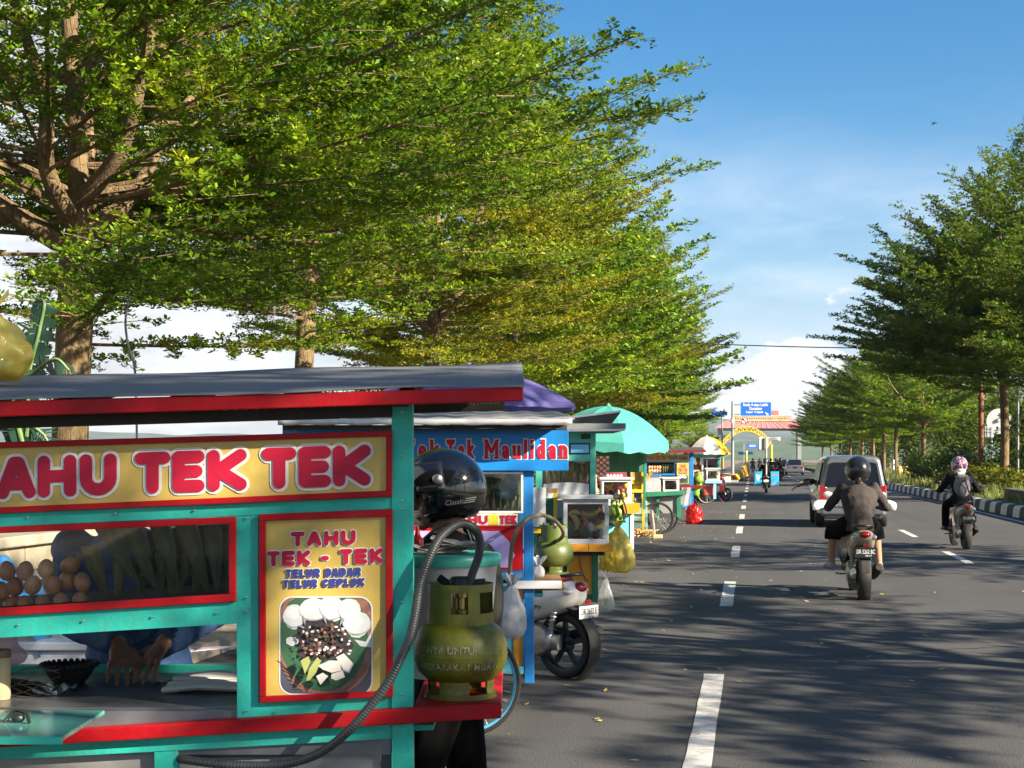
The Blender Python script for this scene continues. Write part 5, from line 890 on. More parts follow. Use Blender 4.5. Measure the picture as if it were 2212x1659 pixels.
# framed glass box with fruit
FR = {'melon': M('melon_flesh', (.75, .42, .13), .45, var=.1, sc=20), 'papaya': M('papaya_flesh', (.72, .17, .05), .45, var=.1), 'pine': M('pineapple_flesh', (.75, .62, .16), .5, var=.2, sc=30), 'guava': M('white_fruit', (.75, .75, .68), .4, var=.06), 'plum': M('dark_red_fruit', (.13, .012, .02), .3, var=.2), 'cuke': M('cucumber_skin', (.06, .14, .03), .4, var=.3, sc=12), 'red': M('red_fruit', (.5, .03, .025), .35, var=.2), 'orange': M('orange_fruit', (.65, .25, .03), .45, var=.15), 'yellow': M('yellow_fruit', (.65, .48, .04), .4, var=.15)}
def fruit(kind, label, c, s, grp, rot=(0, 0, 0)):
    m = MB()
    if kind in ('melon', 'papaya', 'pine', 'orange'):
        for k in range(1): m.tube([(math.cos(a) * .8, 0, math.sin(a) * .8 - .55) for a in np.linspace(R(20), R(160), 9)], [(.05 + .2 * math.sin(math.pi * i / 8), .06 + .22 * math.sin(math.pi * i / 8)) for i in range(9)], 8, side=(0, 1, 0))
    elif kind == 'cuke': m.tube([(0, 0, -1), (0, 0, -.85), (.02, 0, 0), (0, 0, .85), (0, 0, 1)], [.12, .26, .3, .26, .12], 9)
    elif kind == 'guava': m.tube([(0, 0, -.8), (0, 0, -.6), (0, 0, 0), (0, 0, .6), (0, 0, .8)], [.1, .35, .5, .35, .1], 10)
    else: m.lathe([(0, -.62), (.35, -.56), (.62, -.2), (.66, .1), (.45, .5), (.12, .58), (0, .5)], n=12)
    o = m.build(kind + '_fruit' if kind in ('red', 'yellow', 'orange') else {'melon': 'melon_slice', 'papaya': 'papaya_slice', 'pine': 'pineapple_slice', 'guava': 'white_guava', 'plum': 'dark_plum', 'cuke': 'cucumber'}[kind], FR[kind], smooth=60); o.scale = (s,) * 3; o.location = c; o.rotation_euler = rot; return tag(o, label, 'fruit', grp)
def fruit_box(name, label, x0, y0, x1, y1, Y, dep, frame, t_, lid=True):
    """a glazed box standing at pixel rectangle x0..x1, y0..y1"""
    c = at((x0 + x1) / 2, y1, Y + dep / 2); t = thing(name, label, 'glass box', c); a = at(x0, y1, Y); b = at(x1, y0, Y); z0, z1 = a.z, b.z; X0, X1 = a.x, b.x; m = MB(c); f = t_
    for X in (X0, X1 - f):
        for yy in (Y, Y + dep - f): m.box((X, yy, z0), (X + f, yy + f, z1))
    for yy in (Y + .001, Y + dep - f - .001):
        m.box((X0 + f, yy, z0), (X1 - f, yy + f, z0 + f * 1.3)); m.box((X0 + f, yy, z1 - f * 1.2), (X1 - f, yy + f, z1))
    for X in (X0 + .001, X1 - f + .001): m.box((X, Y + f, z0), (X + f - .002, Y + dep - f, z0 + f)); m.box((X, Y + f, z1 - f), (X + f - .002, Y + dep - f, z1))
    m.build('frame', frame, t, bev=.003); m = MB(c); m.box((X0 + f, Y + f * .4, z0 + f * 1.3), (X1 - f, Y + f * .4 + .003, z1 - f * 1.2)); m.build('glass_pane', GLASS, t)
    m = MB(c); m.box((X0 + .004, Y + .004, z0 + .001), (X1 - .004, Y + dep - .004, z0 + .012)); m.box((X0 + f, Y + dep - f - .004, z0 + f * 1.3), (X1 - f, Y + dep - f + .0, z1 - f * 1.2)); m.build('back_board', M('box_inside', (.05, .022, .024), .6), t)
    if lid: m = MB(c); m.box((X0 - f, Y - f, z1 + .002), (X1 + f, Y + dep + f, z1 + f * 1.1)); m.build('lid', frame, t, bev=.004)
    return t
GREYF = M('grey_frame', (.4, .42, .44), .45, met=.3, var=.12)
zb = at(0, 1176, Y3 - .4).z
fruit_box('fruit_box', 'grey framed glass box of cut fruit on the orange shelf', 1217, 1079, 1315, 1175.5, Y3 - .38, .4, GREYF, .035)
G3 = 'fruit in the grey framed glass box'; Yf = Y3 - .3
fl = [('melon', 1278, 1106, .085, (0, R(165), 0), 'upper orange melon slice in the grey framed box'), ('melon', 1240, 1126, .085, (0, R(70), 0), 'orange melon slice leaning at the left pane of the grey framed box'), ('pine', 1243, 1110, .062, (0, R(10), 0), 'pale pineapple chunk at the top left of the grey framed box'), ('papaya', 1261, 1124, .062, (0, R(80), 0), 'red papaya slice in the middle of the grey framed box'), ('papaya', 1270, 1136, .045, (0, R(260), 0), 'smaller red papaya slice below the middle one'), ('guava', 1277, 1141, .062, (0, R(-30), 0), 'white peeled fruit in the middle of the grey framed box'), ('guava', 1300, 1152, .05, (0, R(20), 0), 'small white fruit in the lower right corner of the grey framed box'), ('pine', 1294, 1133, .07, (0, R(150), 0), 'pale yellow pineapple slice right of the white peeled fruit'), ('plum', 1293, 1103, .055, (0, 0, 0), 'dark plum in the upper right corner of the grey framed box'), ('plum', 1301, 1115, .05, (0, 0, 0), 'dark plum at the right pane of the grey framed box'), ('plum', 1283, 1120, .05, (0, 0, 0), 'dark plum behind the pineapple slice in the grey framed box'), ('plum', 1250, 1121, .045, (0, 0, 0), 'dark plum left of the papaya slice in the grey framed box'), ('plum', 1287, 1155, .05, (0, 0, 0), 'dark plum at the bottom of the grey framed box'), ('plum', 1243, 1155, .05, (0, 0, 0), 'dark plum at the bottom left of the grey framed box'), ('cuke', 1256, 1148, .085, (0, R(4), 0), 'green cucumber standing in the middle of the grey framed box'), ('cuke', 1233, 1148, .075, (0, R(-4), 0), 'green cucumber at the left pane of the grey framed box'), ('cuke', 1267, 1153, .05, (0, R(10), 0), 'small green cucumber beside the papaya slice'), ('papaya', 1243, 1145, .045, (0, R(0), 0), 'red papaya piece at the lower left of the grey framed box')]
for i, (k, x, y, s, ro, lb) in enumerate(fl): fruit(k, lb, at(x, y, Yf + .025 * (i % 3)), s * 1.22, G3, ro)
bp = at(1334, 1236, 13.9)
sack('cracker_bag', 'yellow bag of crackers hanging beside the grey framed fruit box', bp, [(.05, 0), (.14, .012), (.168, .06), (.17, .13), (.155, .2), (.125, .27), (.085, .34), (.045, .39), (.018, .42)], CRK, flat=.8)
bp = at(1309, 1320, 13.2)
sack('plastic_bag', 'clear plastic bag of greens hanging from the green post', bp, [(.01, 0), (.06, .01), (.078, .05), (.07, .11), (.05, .18), (.028, .24), (.012, .3)], CLEARP, 'plastic bag', .7)
m = MB(bp); rr = random.Random(3)
for k in range(7): m.tube([bp + Vector((rr.uniform(-.03, .03), rr.uniform(-.02, .02), .02)), bp + Vector((rr.uniform(-.03, .03), rr.uniform(-.02, .02), .12))], .012, 5)
ob = m.build('vegetables', M('pale_greens', (.4, .42, .1), .6, var=.3), smooth=60); ob.location = bp; tag(ob, 'pale green vegetables inside the clear hanging bag', 'vegetables')
# ------------------------------------------------------------ fourth cart, pale cyan
Y4 = 20.0; c4 = cart('pale cyan fruit cart with an orange ledge under the turquoise parasol', 1330, Y4)
part(c4, 'body', M('pale_cyan_paint', (.14, .55, .6), .45), ([(1255, 1110), (1365, 1110), (1365, 1180), (1330, 1187), (1255, 1187)], Y4, .7)); part(c4, 'corner_board', WHITEP, (1361, 1113, 1369, 1187, Y4 - .012, .012)); part(c4, 'bottom_trim', ORANGE, (1255, 1178, 1366, 1190, Y4 - .015, .014))
part(c4, 'counter', WHITEP, (1250, 1086, 1372, 1092, Y4 - .02, .8)); part(c4, 'ledge', ORANGE, ([(1345, 1089), (1382, 1087), (1382, 1107), (1350, 1110)], Y4 - .3, .3)); part(c4, 'gas_shelf', BLACK, (1312, 1125, 1352, 1129, Y4 - .36, .36))
part(c4, 'post', GREEN, (1390, 965, 1395, 1100, Y4 + 1.0, .05)); part(c4, 'back_tarp', M('green_tarp', (.03, .12, .06), .7, var=.5, sc=3), (1290, 972, 1390, 1020, Y4 + 1.1, .02))
m = MB(c4.location); m.grid(lambda u, v: at(1294 + 104 * u, 975 - 14 * math.sin(math.pi * min(1, u * 1.15)) , Y4 + .5 + 1.2 * v) + Vector((0, 0, .03 * math.sin(v * 3 + u * 5))), 24, 8); m.build('canvas_awning', M('grey_canvas', (.4, .39, .36), .8, tr=.2), c4, smooth=180, solid=.006)
fruit_box('fruit_box', 'bright white framed fruit box in front of the seller in the white cap', 1300, 1036, 1364, 1085, Y4 - .02, .38, WHITEP, .026)
G4 = 'fruit in the white framed box of the pale cyan cart'
for i, (k, x, y, s, ro, lb) in enumerate([('orange', 1316, 1048, .085, (0, R(170), 0), 'orange melon slice at the upper left of the white framed box'), ('orange', 1322, 1058, .07, (0, R(10), 0), 'orange slice under the melon in the white framed box'), ('red', 1335, 1050, .06, (0, 0, 0), 'red fruit at the top middle of the white framed box'), ('red', 1330, 1059, .055, (0, 0, 0), 'red fruit at the left middle of the white framed box'), ('red', 1344, 1060, .055, (0, 0, 0), 'red fruit in the centre of the white framed box'), ('yellow', 1352, 1050, .06, (0, 0, 0), 'yellow fruit at the upper right of the white framed box'), ('yellow', 1345, 1069, .055, (0, 0, 0), 'yellow fruit low in the white framed box'), ('guava', 1356, 1063, .05, (0, 0, 0), 'white fruit at the right pane of the white framed box'), ('yellow', 1350, 1078, .05, (0, 0, 0), 'yellow fruit at the bottom of the white framed box'), ('cuke', 1340, 1076, .05, (0, 0, 0), 'green cucumber at the bottom of the white framed box'), ('guava', 1336, 1064, .045, (0, 0, 0), 'small white fruit left of the red centre fruit'), ('papaya', 1310, 1062, .06, (0, R(60), 0), 'papaya slice at the lower left of the white framed box')]): fruit(k, lb, at(x, y, Y4 + .1 + .05 * (i % 3)), s, G4, ro)
k3 = cylinder('green gas cylinder with a black hose on the pale cyan cart', (at(1332, 0, Y4 - .18).x, Y4 - .18, at(0, 1125, Y4 - .18).z), GASB, R(90), .9)
hp = [(1332, 1080, Y4 - .2), (1342, 1076, Y4 - .25), (1350, 1092, Y4 - .35), (1353, 1110, Y4 - .35), (1345, 1126, Y4 - .38), (1330, 1133, Y4 - .36), (1314, 1133, Y4 - .2)]
pts = cat([at(*q) for q in hp], 6); m = MB(pts[0]); m.tube(pts, .013, 7); ob = m.build('gas_hose', RUBBER, smooth=70); ob.location = pts[0]; tag(ob, 'black gas hose looping beside the green gas cylinder', 'gas hose')
SN = [M('snack_red', (.5, .05, .03), .4, var=.5, sc=20), M('snack_white', (.6, .5, .42), .4, var=.5, sc=20)]
for i, x in enumerate((1292, 1299, 1306, 1313)):
    m = MB(at(x, 984, Y4 + .9))
    for k in range(9): m.c = (k + i) % 2; m.pr(x - 3, 985 + k * 6, x + 3, 985 + k * 6 + 5.4, Y4 + .9 + .004 * (k % 3), .02)
    ob = m.build('snack_strip', SN, bev=.003); ob.location = at(x, 984, Y4 + .9); tag(ob, ('first', 'second', 'third', 'fourth')[i] + ' hanging strip of snack packets, counted from the left', 'snack strip', 'strips of snack packets hanging by the seller in the white cap')
m = MB()
for k in range(5): m.ell((.0 + k * .045, 0, .03), (.026, .026, .034 - .004 * (k % 2)), 9)
ob = m.build('cup_stack', M('pink_white_cups', (.6, .4, .42), .4, var=.4, sc=12), smooth=60); ob.location = at(1312, 1034, Y4 + .05); tag(ob, 'pink and white cups in a row on top of the white framed fruit box', 'cups')
# crate stand and husks behind the pale cyan cart
t = thing('crate_stand', 'pale green slatted crate stand behind the pale cyan cart', 'crate', at(1382, 0, 24) * 1); t.location.z = 0; m = MB(t.location)
for y in (1101, 1116, 1131): m.pr(1366, y, 1398, y + 9, 24, .03)
for x in (1366, 1394): m.pr(x, 1095, x + 5, 1148, 24.031, .04)
for y in (1101, 1131): m.pr(1366, y, 1398, y + 9, 24.4, .03)
m.build('slats', M('pale_green_wood', (.25, .4, .32), .7, var=.4, sc=10, dirt=.4), t)
m = MB(t.location); m.pr(1365, 1098, 1399, 1101, 24, .43); m.build('top_board', M('pale_green_wood'), t)
m = MB(); rr = random.Random(6)
for k in range(90): m.tube([Vector((rr.gauss(0, .13), rr.gauss(0, .12), rr.uniform(0, .1))), Vector((rr.gauss(0, .13), rr.gauss(0, .12), rr.uniform(.02, .16)))], [(.02, .006), (.008, .003)], 5)
ob = m.build('husk_heap', M('corn_husk', (.42, .28, .12), .8, var=.4, sc=8)); ob.location = gnd(1384, 1158); tag(ob, 'heap of pale corn husks on the ground beside the pale cyan cart', 'husks')
# rack of yellow bamboo sticks
t = thing('stick_rack', 'yellow wooden rack holding thin bamboo sticks', 'rack', (at(1380, 0, 23.5).x, 23.5, 0)); m = MB(t.location)
m.pr(1386, 1000, 1393, 1075, 23.5, .05); m.pr(1362, 1057, 1394, 1064, 23.48, .06); m.pr(1362, 1040, 1386, 1045, 23.51, .03); m.pr(1364, 1064, 1369, 1150, 23.5, .05); m.pr(1387, 1075, 1392, 1150, 23.5, .05); m.build('frame', YELP, t)
for i in range(9):
    m = MB(t.location); x = 1365 + i * 2.6; m.tube([at(x, 1058, 23.56), at(x + (i - 4) * .8, 1005 + (i * 7) % 9, 23.58)], .013, 5); m.build('stick', M('bamboo', (.55, .36, .09), .5, var=.2), t)
for i in range(3):
    m = MB(t.location); m.tube([at(1390 + i * 3, 1046 - i * 4, 23.46), at(1398 + i * 6, 1020 - i * 3 + 4, 23.4)], .016, 5); m.build('stick', M('bamboo'), t)
# ------------------------------------------------------------ fifth cart: green counter
Y5 = 30.9; c5 = cart('low green counter cart with grey side and large bicycle wheel', 1430, Y5)
m = MB(c5.location); m.px([(1395, 1063), (1479, 1060), (1477, 1069), (1395, 1074)], Y5 - .1, .8); m.build('counter', GREEN, c5, bev=.01); part(c5, 'side_panel', GREYP, (1398, 1074, 1461, 1109, Y5 + .05, .6)); part(c5, 'leg', GREEN, (1462, 1072, 1471, 1118, Y5, .06)); part(c5, 'leg', GREEN, (1462, 1072, 1471, 1118, Y5 + .6, .06)); part(c5, 'wheel_strut', GREEN, (1418, 1074, 1424, 1124, Y5 - .02, .04))
part(c5, 'edge_board', M('striped_board', (.3, .45, .3), .6, var=.6, sc=9), ([(1392, 1078), (1398, 1070), (1398, 1140), (1392, 1140)], Y5, .5))
spoked_wheel('wheel', '', Vector((at(1420, 0, Y5 - .06).x, Y5 - .06, .345)) - c5.location, .345, .03, RUBBER, parent=c5); spoked_wheel('wheel', '', Vector((at(1431, 0, Y5 + .7).x, Y5 + .7, .345)) - c5.location, .345, .03, RUBBER, parent=c5)
t = thing('steel_box', 'plain steel box on the green counter beside the small glass case', 'metal box', at(1411, 1063, Y5)); m = MB(t.location); m.pr(1394, 1031, 1427, 1063, Y5 + .02, .35); m.build('body', ALU, t, bev=.006); m = MB(t.location); m.pr(1393, 1027.5, 1428, 1030.8, Y5 + .01, .37); m.build('lid', STEEL, t, bev=.004)
fruit_box('glass_case', 'small white glass case of dark sauce jars on the green counter', 1433, 1034, 1467, 1062, Y5 + .02, .3, WHITEP, .03)
m = MB(); m.lathe([(0, 0), (.05, 0), (.06, .02), (.06, .12), (.04, .15), (0, .15)], n=12); j0 = m.build('sauce_jar', M('dark_sauce', (.12, .03, .02), .35, var=.4, sc=20), smooth=50); j0.location = at(1444, 1058, Y5 + .12); tag(j0, 'left dark red jar in the small white glass case', 'jar', 'jars in the small glass case'); j1 = j0.copy(); C.objects.link(j1); j1.location = at(1456, 1058, Y5 + .12); j1['label'] = 'right dark red jar in the small white glass case'
t = thing('wooden_stake', 'pale wooden stake standing upright in front of the bicycle wheel', 'stake', gnd(1412, 1163)); m = MB(t.location); b = gnd(1412, 1163); m.obox(b + Vector((.03, 0, .0)), b + Vector((-.03, .02, .56)), .06, .035, (1, 0, 0)); m.build('post', M('grey_wood', (.36, .31, .25), .8, var=.3, sc=8), t, bev=.006); m = MB(t.location); m.cbox(b + Vector((.07, -.03, .04)), (.2, .12, .08)); m.build('foot_block', M('pale_brick', (.42, .28, .16), .9, var=.3), t, bev=.015)
# ------------------------------------------------------------ sixth cart: blue frame, dark red roof
Y6 = 36.5; c6 = cart('blue framed fried tofu cart with a dark red roof and yellow poster', 1450, Y6)
part(c6, 'post', BLUE, (1489, 976, 1498, 1102, Y6, .07)); part(c6, 'post', BLUE, (1391, 976, 1397, 1102, Y6, .07)); part(c6, 'post', BLUE, (1457, 998, 1461, 1048, Y6 + .01, .05)); part(c6, 'rail', BLUE, (1397, 996.5, 1489, 999.5, Y6, .05)); part(c6, 'rail', BLUE, (1397, 1023, 1489, 1027, Y6 + .004, .05))
m = MB(c6.location); m.px([(1398, 971), (1470, 966), (1516, 966), (1524, 972), (1398, 976)], Y6 - .2, 1.3); m.build('roof', M('dark_roof', (.05, .045, .045), .6), c6); part(c6, 'fascia', DARKRED, ([(1396, 974), (1524, 971), (1526, 977), (1396, 980)], Y6 - .26, .05)); part(c6, 'sign_board', VINYL, (1397, 982, 1489, 997, Y6 - .02, .015))
sb6 = c6.children[-1]; text_obj('sign_lettering', 'TAHU TEK TEK', LRED, sb6, Matrix.Translation(at(1418, 989.5, Y6 - .023) - c6.location) @ FACE, .47, .1, .02); text_obj('sign_lettering', 'TANPA NAMA', LBLUE, sb6, Matrix.Translation(at(1464, 989.5, Y6 - .023) - c6.location) @ FACE, .49, .1, .02)
part(c6, 'inner_board', DARKW, (1397, 998, 1489, 1050, Y6 + .35, .02)); part(c6, 'poster', VINYL, (1462, 1000, 1488, 1046, Y6 - .02, .012)); po6 = c6.children[-1]; text_obj('poster_lettering', 'TAHU\nTEK-TEK', LRED, po6, Matrix.Translation(at(1475, 1011, Y6 - .023) - c6.location) @ FACE, .24, .18, .02); text_obj('poster_lettering', 'TELUR DADAR', LBLUE, po6, Matrix.Translation(at(1475, 1022, Y6 - .023) - c6.location) @ FACE, .22, .04, .01)
m = MB(c6.location); Z7b = lambda x, y: (1461 + (x - 226) * 26 / 844., 1026 + (y - 110) * 19 / 890.)
m.c = 0; m.px([Z7b(*p) for p in rrect(250, 122, 1050, 988, 112)], Y6 - .0215, .001); m.c = 1; m.px([Z7b(*p) for p in wob(640, 320, 320, 180, 2)], Y6 - .023, .001); m.c = 2; m.px([Z7b(*p) for p in wob(640, 600, 280, 200, 3)], Y6 - .0245, .001); m.build('food_picture', [PM[1], PM[2], PM[3]], po6)
part(c6, 'counter_plank', DARKRED, (1400, 1048, 1507, 1056, Y6 - .05, .5)); part(c6, 'lower_panel', GREYP, (1397, 1056, 1489, 1092, Y6 + .3, .02)); part(c6, 'bottom_rail', BLUE, (1470, 1090, 1496, 1097, Y6 + .01, .05))
EG6 = M('egg_shell')
for i in range(10):
    e = proto.copy(); C.objects.link(e); e.scale = (1.9,) * 3; e.location = at(1401 + (i % 5) * 5.6, 1014 + 8 * (i // 5), Y6 + .1); tag(e, 'brown egg in the dark show case under the TANPA NAMA sign', 'egg', 'eggs in the show case of the blue framed cart')
for i in range(6): packet('leaf_parcel', 'dark leaf parcel in the show case under the TANPA NAMA sign', at(1432 + i * 4.4, 1003, Y6 + .12), at(1433 + i * 4.4, 1022, Y6 + .12), .03, LPK, 'leaf parcels in the show case of the blue framed cart')
spoked_wheel('wheel', '', Vector((at(1480, 0, Y6 + .8).x, Y6 + .8, .34)) - c6.location, .34, .03, RUBBER, parent=c6)
cylinder('round olive gas cylinder at the end of the dark red plank', (at(1508, 0, Y6 + .3).x, Y6 + .3, at(0, 1048, Y6 + .3).z), GASB, R(60), 1.05); part(c6, 'gas_shelf', DARKRED, (1498, 1048.5, 1524, 1053, Y6 + .1, .4))
m = MB(); q0 = at(1484, 1056, Y6 - .1); m.grid(lambda u, v: at(1473 + 20 * u, 1053 + 40 * v, Y6 - .12 + .04 * math.sin(u * 8 + v * 3)), 10, 8); ob = m.build('plastic_sheet', CLEARP, smooth=180); tag(ob, 'clear plastic sheet hanging below the dark red plank', 'plastic sheet')
b = gnd(1499, 1132); sack('red_bag', 'bulky red plastic bag standing on the road beside the blue framed cart', b, [(.05, 0), (.2, .01), (.21, .1), (.19, .25), (.2, .33), (.15, .42), (.09, .46)], Mplastic('red_bag_plastic', (.5, .02, .015), .05, crumple=1, csc=9), 'plastic bag', .8, knot=True)
# ------------------------------------------------------------ seventh cart under the multicoloured parasol
Y7 = 52; c7 = cart('teal roofed drinks cart with light blue ledge below the multicoloured parasol', 1530, Y7)
part(c7, 'roof', M('teal_roof', (.06, .2, .19), .5), ([(1494, 981), (1571, 979), (1571, 988), (1494, 990)], Y7 - .2, 1.2)); part(c7, 'roof_edge', BLACK, ([(1545, 988), (1573, 977), (1573, 981), (1545, 991)], Y7 - .22, .02)); part(c7, 'post', WHITEP, (1516, 980, 1519, 1050, Y7, .05)); part(c7, 'post', TEAL, (1551, 989, 1555, 1040, Y7 + .5, .05)); part(c7, 'back_board', M('purple_board', (.1, .06, .12), .6, var=.4), (1519, 991, 1551, 1004, Y7 + .6, .02)); part(c7, 'inner_board', DARKW, (1519, 1004, 1551, 1030, Y7 + .7, .02))
part(c7, 'ledge', LBLUEP, (1523, 1038, 1559, 1044, Y7 - .1, .5)); part(c7, 'leg', LBLUEP, (1541, 1044, 1547, 1078, Y7 - .08, .06)); part(c7, 'body', M('pale_pink_panel', (.5, .32, .32), .5), (1497, 1015, 1523, 1050, Y7 + .05, .5)); part(c7, 'red_panel', M('red_plastic'), (1522, 1044, 1542, 1070, Y7 + .05, .4))
spoked_wheel('wheel', '', Vector((at(1527, 0, Y7 - .05).x, Y7 - .05, .34)) - c7.location, .34, .03, M('wheel_wood', (.35, .25, .14), .6), parent=c7)
fruit_box('fruit_box', 'small white box of yellow fruit on the light blue ledge', 1526, 1014, 1555, 1038, Y7 - .05, .35, WHITEP, .045)
for i in range(6): fruit(('yellow', 'orange', 'yellow', 'guava', 'cuke', 'yellow')[i], 'yellow fruit in the small white box on the light blue ledge' if i in (0, 2, 5) else ('', 'orange slice in the small white box on the light blue ledge', '', 'white fruit in the small white box on the light blue ledge', 'cucumber in the small white box on the light blue ledge')[i], at(1533 + (i % 3) * 7, 1030 - 8 * (i // 3), Y7 + .1), .1, 'fruit in the small white box on the light blue ledge')
CW, CW2, CYL, CDR = M('cloth_white', (.68, .68, .64), .7, tr=.3), M('cloth_pale_grey', (.58, .61, .6), .7, tr=.3), M('cloth_yellow', (.68, .4, .02), .7, tr=.3), M('cloth_dark_red', (.25, .03, .03), .7, tr=.3)
umbrella('parasol with white, yellow and dark red panels over the farthest cart', (at(1527, 0, Y7 + .3).x, Y7 + .3, 0), .83, .58, [CW, CW2, CYL, CDR, CW, CYL, CDR, CDR], at(0, 978, Y7 + .3).z, .06, nrib=8, a0=R(-150))
sack('green_bag', 'bright green carrier bag hanging on the farthest cart', at(1505, 1072, Y7 - .1), [(.02, 0), (.09, .01), (.1, .15), (.09, .3), (.05, .34)], M('green_bag_plastic', (.2, .55, .04), .4, tr=.2), 'plastic bag', .5, False)
cylinder('far small olive gas cylinder behind the white post of the farthest cart', (at(1509, 0, Y7 - .15).x, Y7 - .15, at(0, 1047, Y7).z), GASB, 0, 1.0); part(c7, 'gas_shelf', DARKRED, (1496, 1047.2, 1522, 1051, Y7 - .4, .44))
# ------------------------------------------------------------ scooters (x forward, y left, z up, origin on the ground between the wheels)
CHROME = M('chrome', (.7, .7, .7), .15, met=1, var=.05); ENG = M('engine_alloy', (.33, .33, .33), .42, met=.8, var=.3, sc=12); SEATB = M('black_seat', (.012, .012, .012), .6, bump=.3, bsc=200); LENSR = M('red_lens', (.27, .005, .01), .2, coat=.5, var=.2, sc=30); LENSC = M('clear_lens', (.55, .56, .58), .12, coat=.8, met=.3); PLATEB = M('black_number_plate', (.015, .015, .016), .4); PLATEW = M('white_number_plate', (.62, .62, .6), .4); DUSTY = M('dusty_black', (.022, .021, .019), .75, var=.35, sc=10)
def sect(x, cy, cz, hy, hz, n=14, p=2.6):
    o = []
    for j in range(n):
        a = 2 * math.pi * j / n; c, s = math.cos(a), math.sin(a); o.append(Vector((x, cy + hy * math.copysign(abs(c) ** (2 / p), c), cz + hz * math.copysign(abs(s) ** (2 / p), s))))
    return o
def scooter(label, loc, rz, body, plate, ptxt, group=None, lens=LENSR, detail=True, lettering=None, front=None, mirror=None, plate2=None, dz=0, tail=1.0):
    t = thing('motor_scooter', label, 'motor scooter', loc, rz, group); n = 30 if detail else 16; WR = .262; AX = (0, 1, 0)
    for wx in (-.62, .62):
        wh = bpy.data.objects.new('wheel', None); C.objects.link(wh); wh.parent = t; wh.location = (wx, 0, WR); wd = .05 if wx < 0 else .042
        m = MB(); m.lathe([(WR - .06, -wd * .8), (WR - .03, -wd), (WR - .01, -wd * .75), (WR, -wd * .25), (WR, wd * .25), (WR - .01, wd * .75), (WR - .03, wd), (WR - .06, wd * .8), (WR - .06, -wd * .8)], n=n, ax=AX); m.build('tyre', RUBBER, wh, smooth=60)
        m = MB(); m.lathe([(WR - .055, -wd * .8), (WR - .055, wd * .8), (WR - .075, wd * .6), (WR - .08, 0), (WR - .075, -wd * .6), (WR - .055, -wd * .8)], n=n, ax=AX); m.lathe([(0, -.05), (.055, -.05), (.06, 0), (.055, .05), (0, .05)], n=12, ax=AX)
        for k in range(5): a = k * 1.2566 + .3; m.obox((.05 * math.cos(a), 0, .05 * math.sin(a)), ((WR - .07) * math.cos(a), 0, (WR - .07) * math.sin(a)), .035, .028, side=(0, 1, 0))
        m.build('rim', BLACK, wh, smooth=40)
    m = MB(); m.lathe([(WR + .03, -.07), (WR + .045, -.045), (WR + .05, 0), (WR + .045, .045), (WR + .03, .07), (WR + .02, .065), (WR + .036, 0), (WR + .02, -.065), (WR + .03, -.07)], c=(-.62, 0, WR), n=16, ax=AX, a0=150, a1=300); m.build('hugger', DUSTY, t, smooth=60)
    def B(m, *a, **k):      # shorter or lower tail for other models
        m.v = [(x if x > -.3 else -.3 + (x + .3) * tail, y, z + dz * min(1, max(0, (z - .42) / .2)) * (1 if x < .2 else 0)) for x, y, z in m.v]; return m.build(*a, **k)
    # tail panels
    m = MB(); S = [(-.93, .735, .035, .03), (-.9, .73, .085, .062), (-.8, .705, .125, .095), (-.6, .665, .15, .12), (-.35, .62, .155, .13), (-.12, .56, .13, .14), (.02, .48, .1, .13)]
    m.loft([sect(x, 0, z - (.03 if tail < 1 else 0), hy * (1.15 if tail < 1 else 1), hz * (1.3 if tail < 1 else 1)) for x, z, hy, hz in S]); bd = B(m, 'body', body, t, smooth=60, sub=1)
    m = MB(); m.loft([sect(x, 0, z, hy, hz, 12, 2.3) for x, z, hy, hz in ((-.72, .795, .07, .018), (-.66, .805, .11, .035), (-.45, .79, .125, .045), (-.2, .765, .12, .04), (0, .76, .1, .04), (.08, .74, .06, .03))]); B(m, 'seat', SEATB, t, smooth=60, sub=1)
    m = MB(); m.loft([sect(x, 0, z, hy, hz, 12, 4) for x, z, hy, hz in ((.0, .3, .13, .045), (.2, .295, .17, .04), (.42, .3, .15, .045), (.5, .36, .12, .06))]); m.build('floorboard', DUSTY, t, smooth=50)
    m = MB()       # leg shield and headset
    m.loft([[Vector((x + b * .07, w_ * a, z)) for a, b in ((-1, -.6), (-.75, .25), (-.35, .8), (0, 1), (.35, .8), (.75, .25), (1, -.6), (.7, -.5), (0, -.1), (-.7, -.5))] for x, z, w_ in ((.46, .3, .13), (.49, .45, .19), (.5, .62, .22), (.47, .78, .19), (.43, .88, .12))]); m.build('front_shield', front or body, t, smooth=55)
    m = MB(); m.loft([sect(x, 0, z, hy, hz, 12, 2.4) for x, z, hy, hz in ((.34, .99, .07, .035), (.4, 1.0, .12, .05), (.48, .98, .11, .06), (.53, .95, .06, .045))]); m.build('headset', front or body, t, smooth=60)
    m = MB(); m.ell((.52, 0, .96), (.025, .055, .035), 12); m.build('headlight', LENSC, t, smooth=180)
    m = MB(); m.tube(cat([(.34, .33, 1.0), (.39, .2, 1.02), (.42, 0, .99), (.39, -.2, 1.02), (.34, -.33, 1.0)], 4), .014, 8)
    for s in (1, -1): m.tube([(.345, s * .25, 1.012), (.33, s * .36, .998)], .02, 8); m.tube([(.38, s * .22, 1.03), (.4, s * .34, 1.0)], .006, 5)
    m.build('handlebar', BLACK, t, smooth=60)
    for s in (1, -1):
        m = MB(); m.tube(cat([(.4, s * .2, 1.02), (.41, s * .25, 1.1), (.39, s * .29, 1.14)], 4), .006, 6); m.ell((.385, s * .31, 1.165), (.018, .06, .036), 12); m.build('mirror', mirror or BLACK, t, smooth=60)
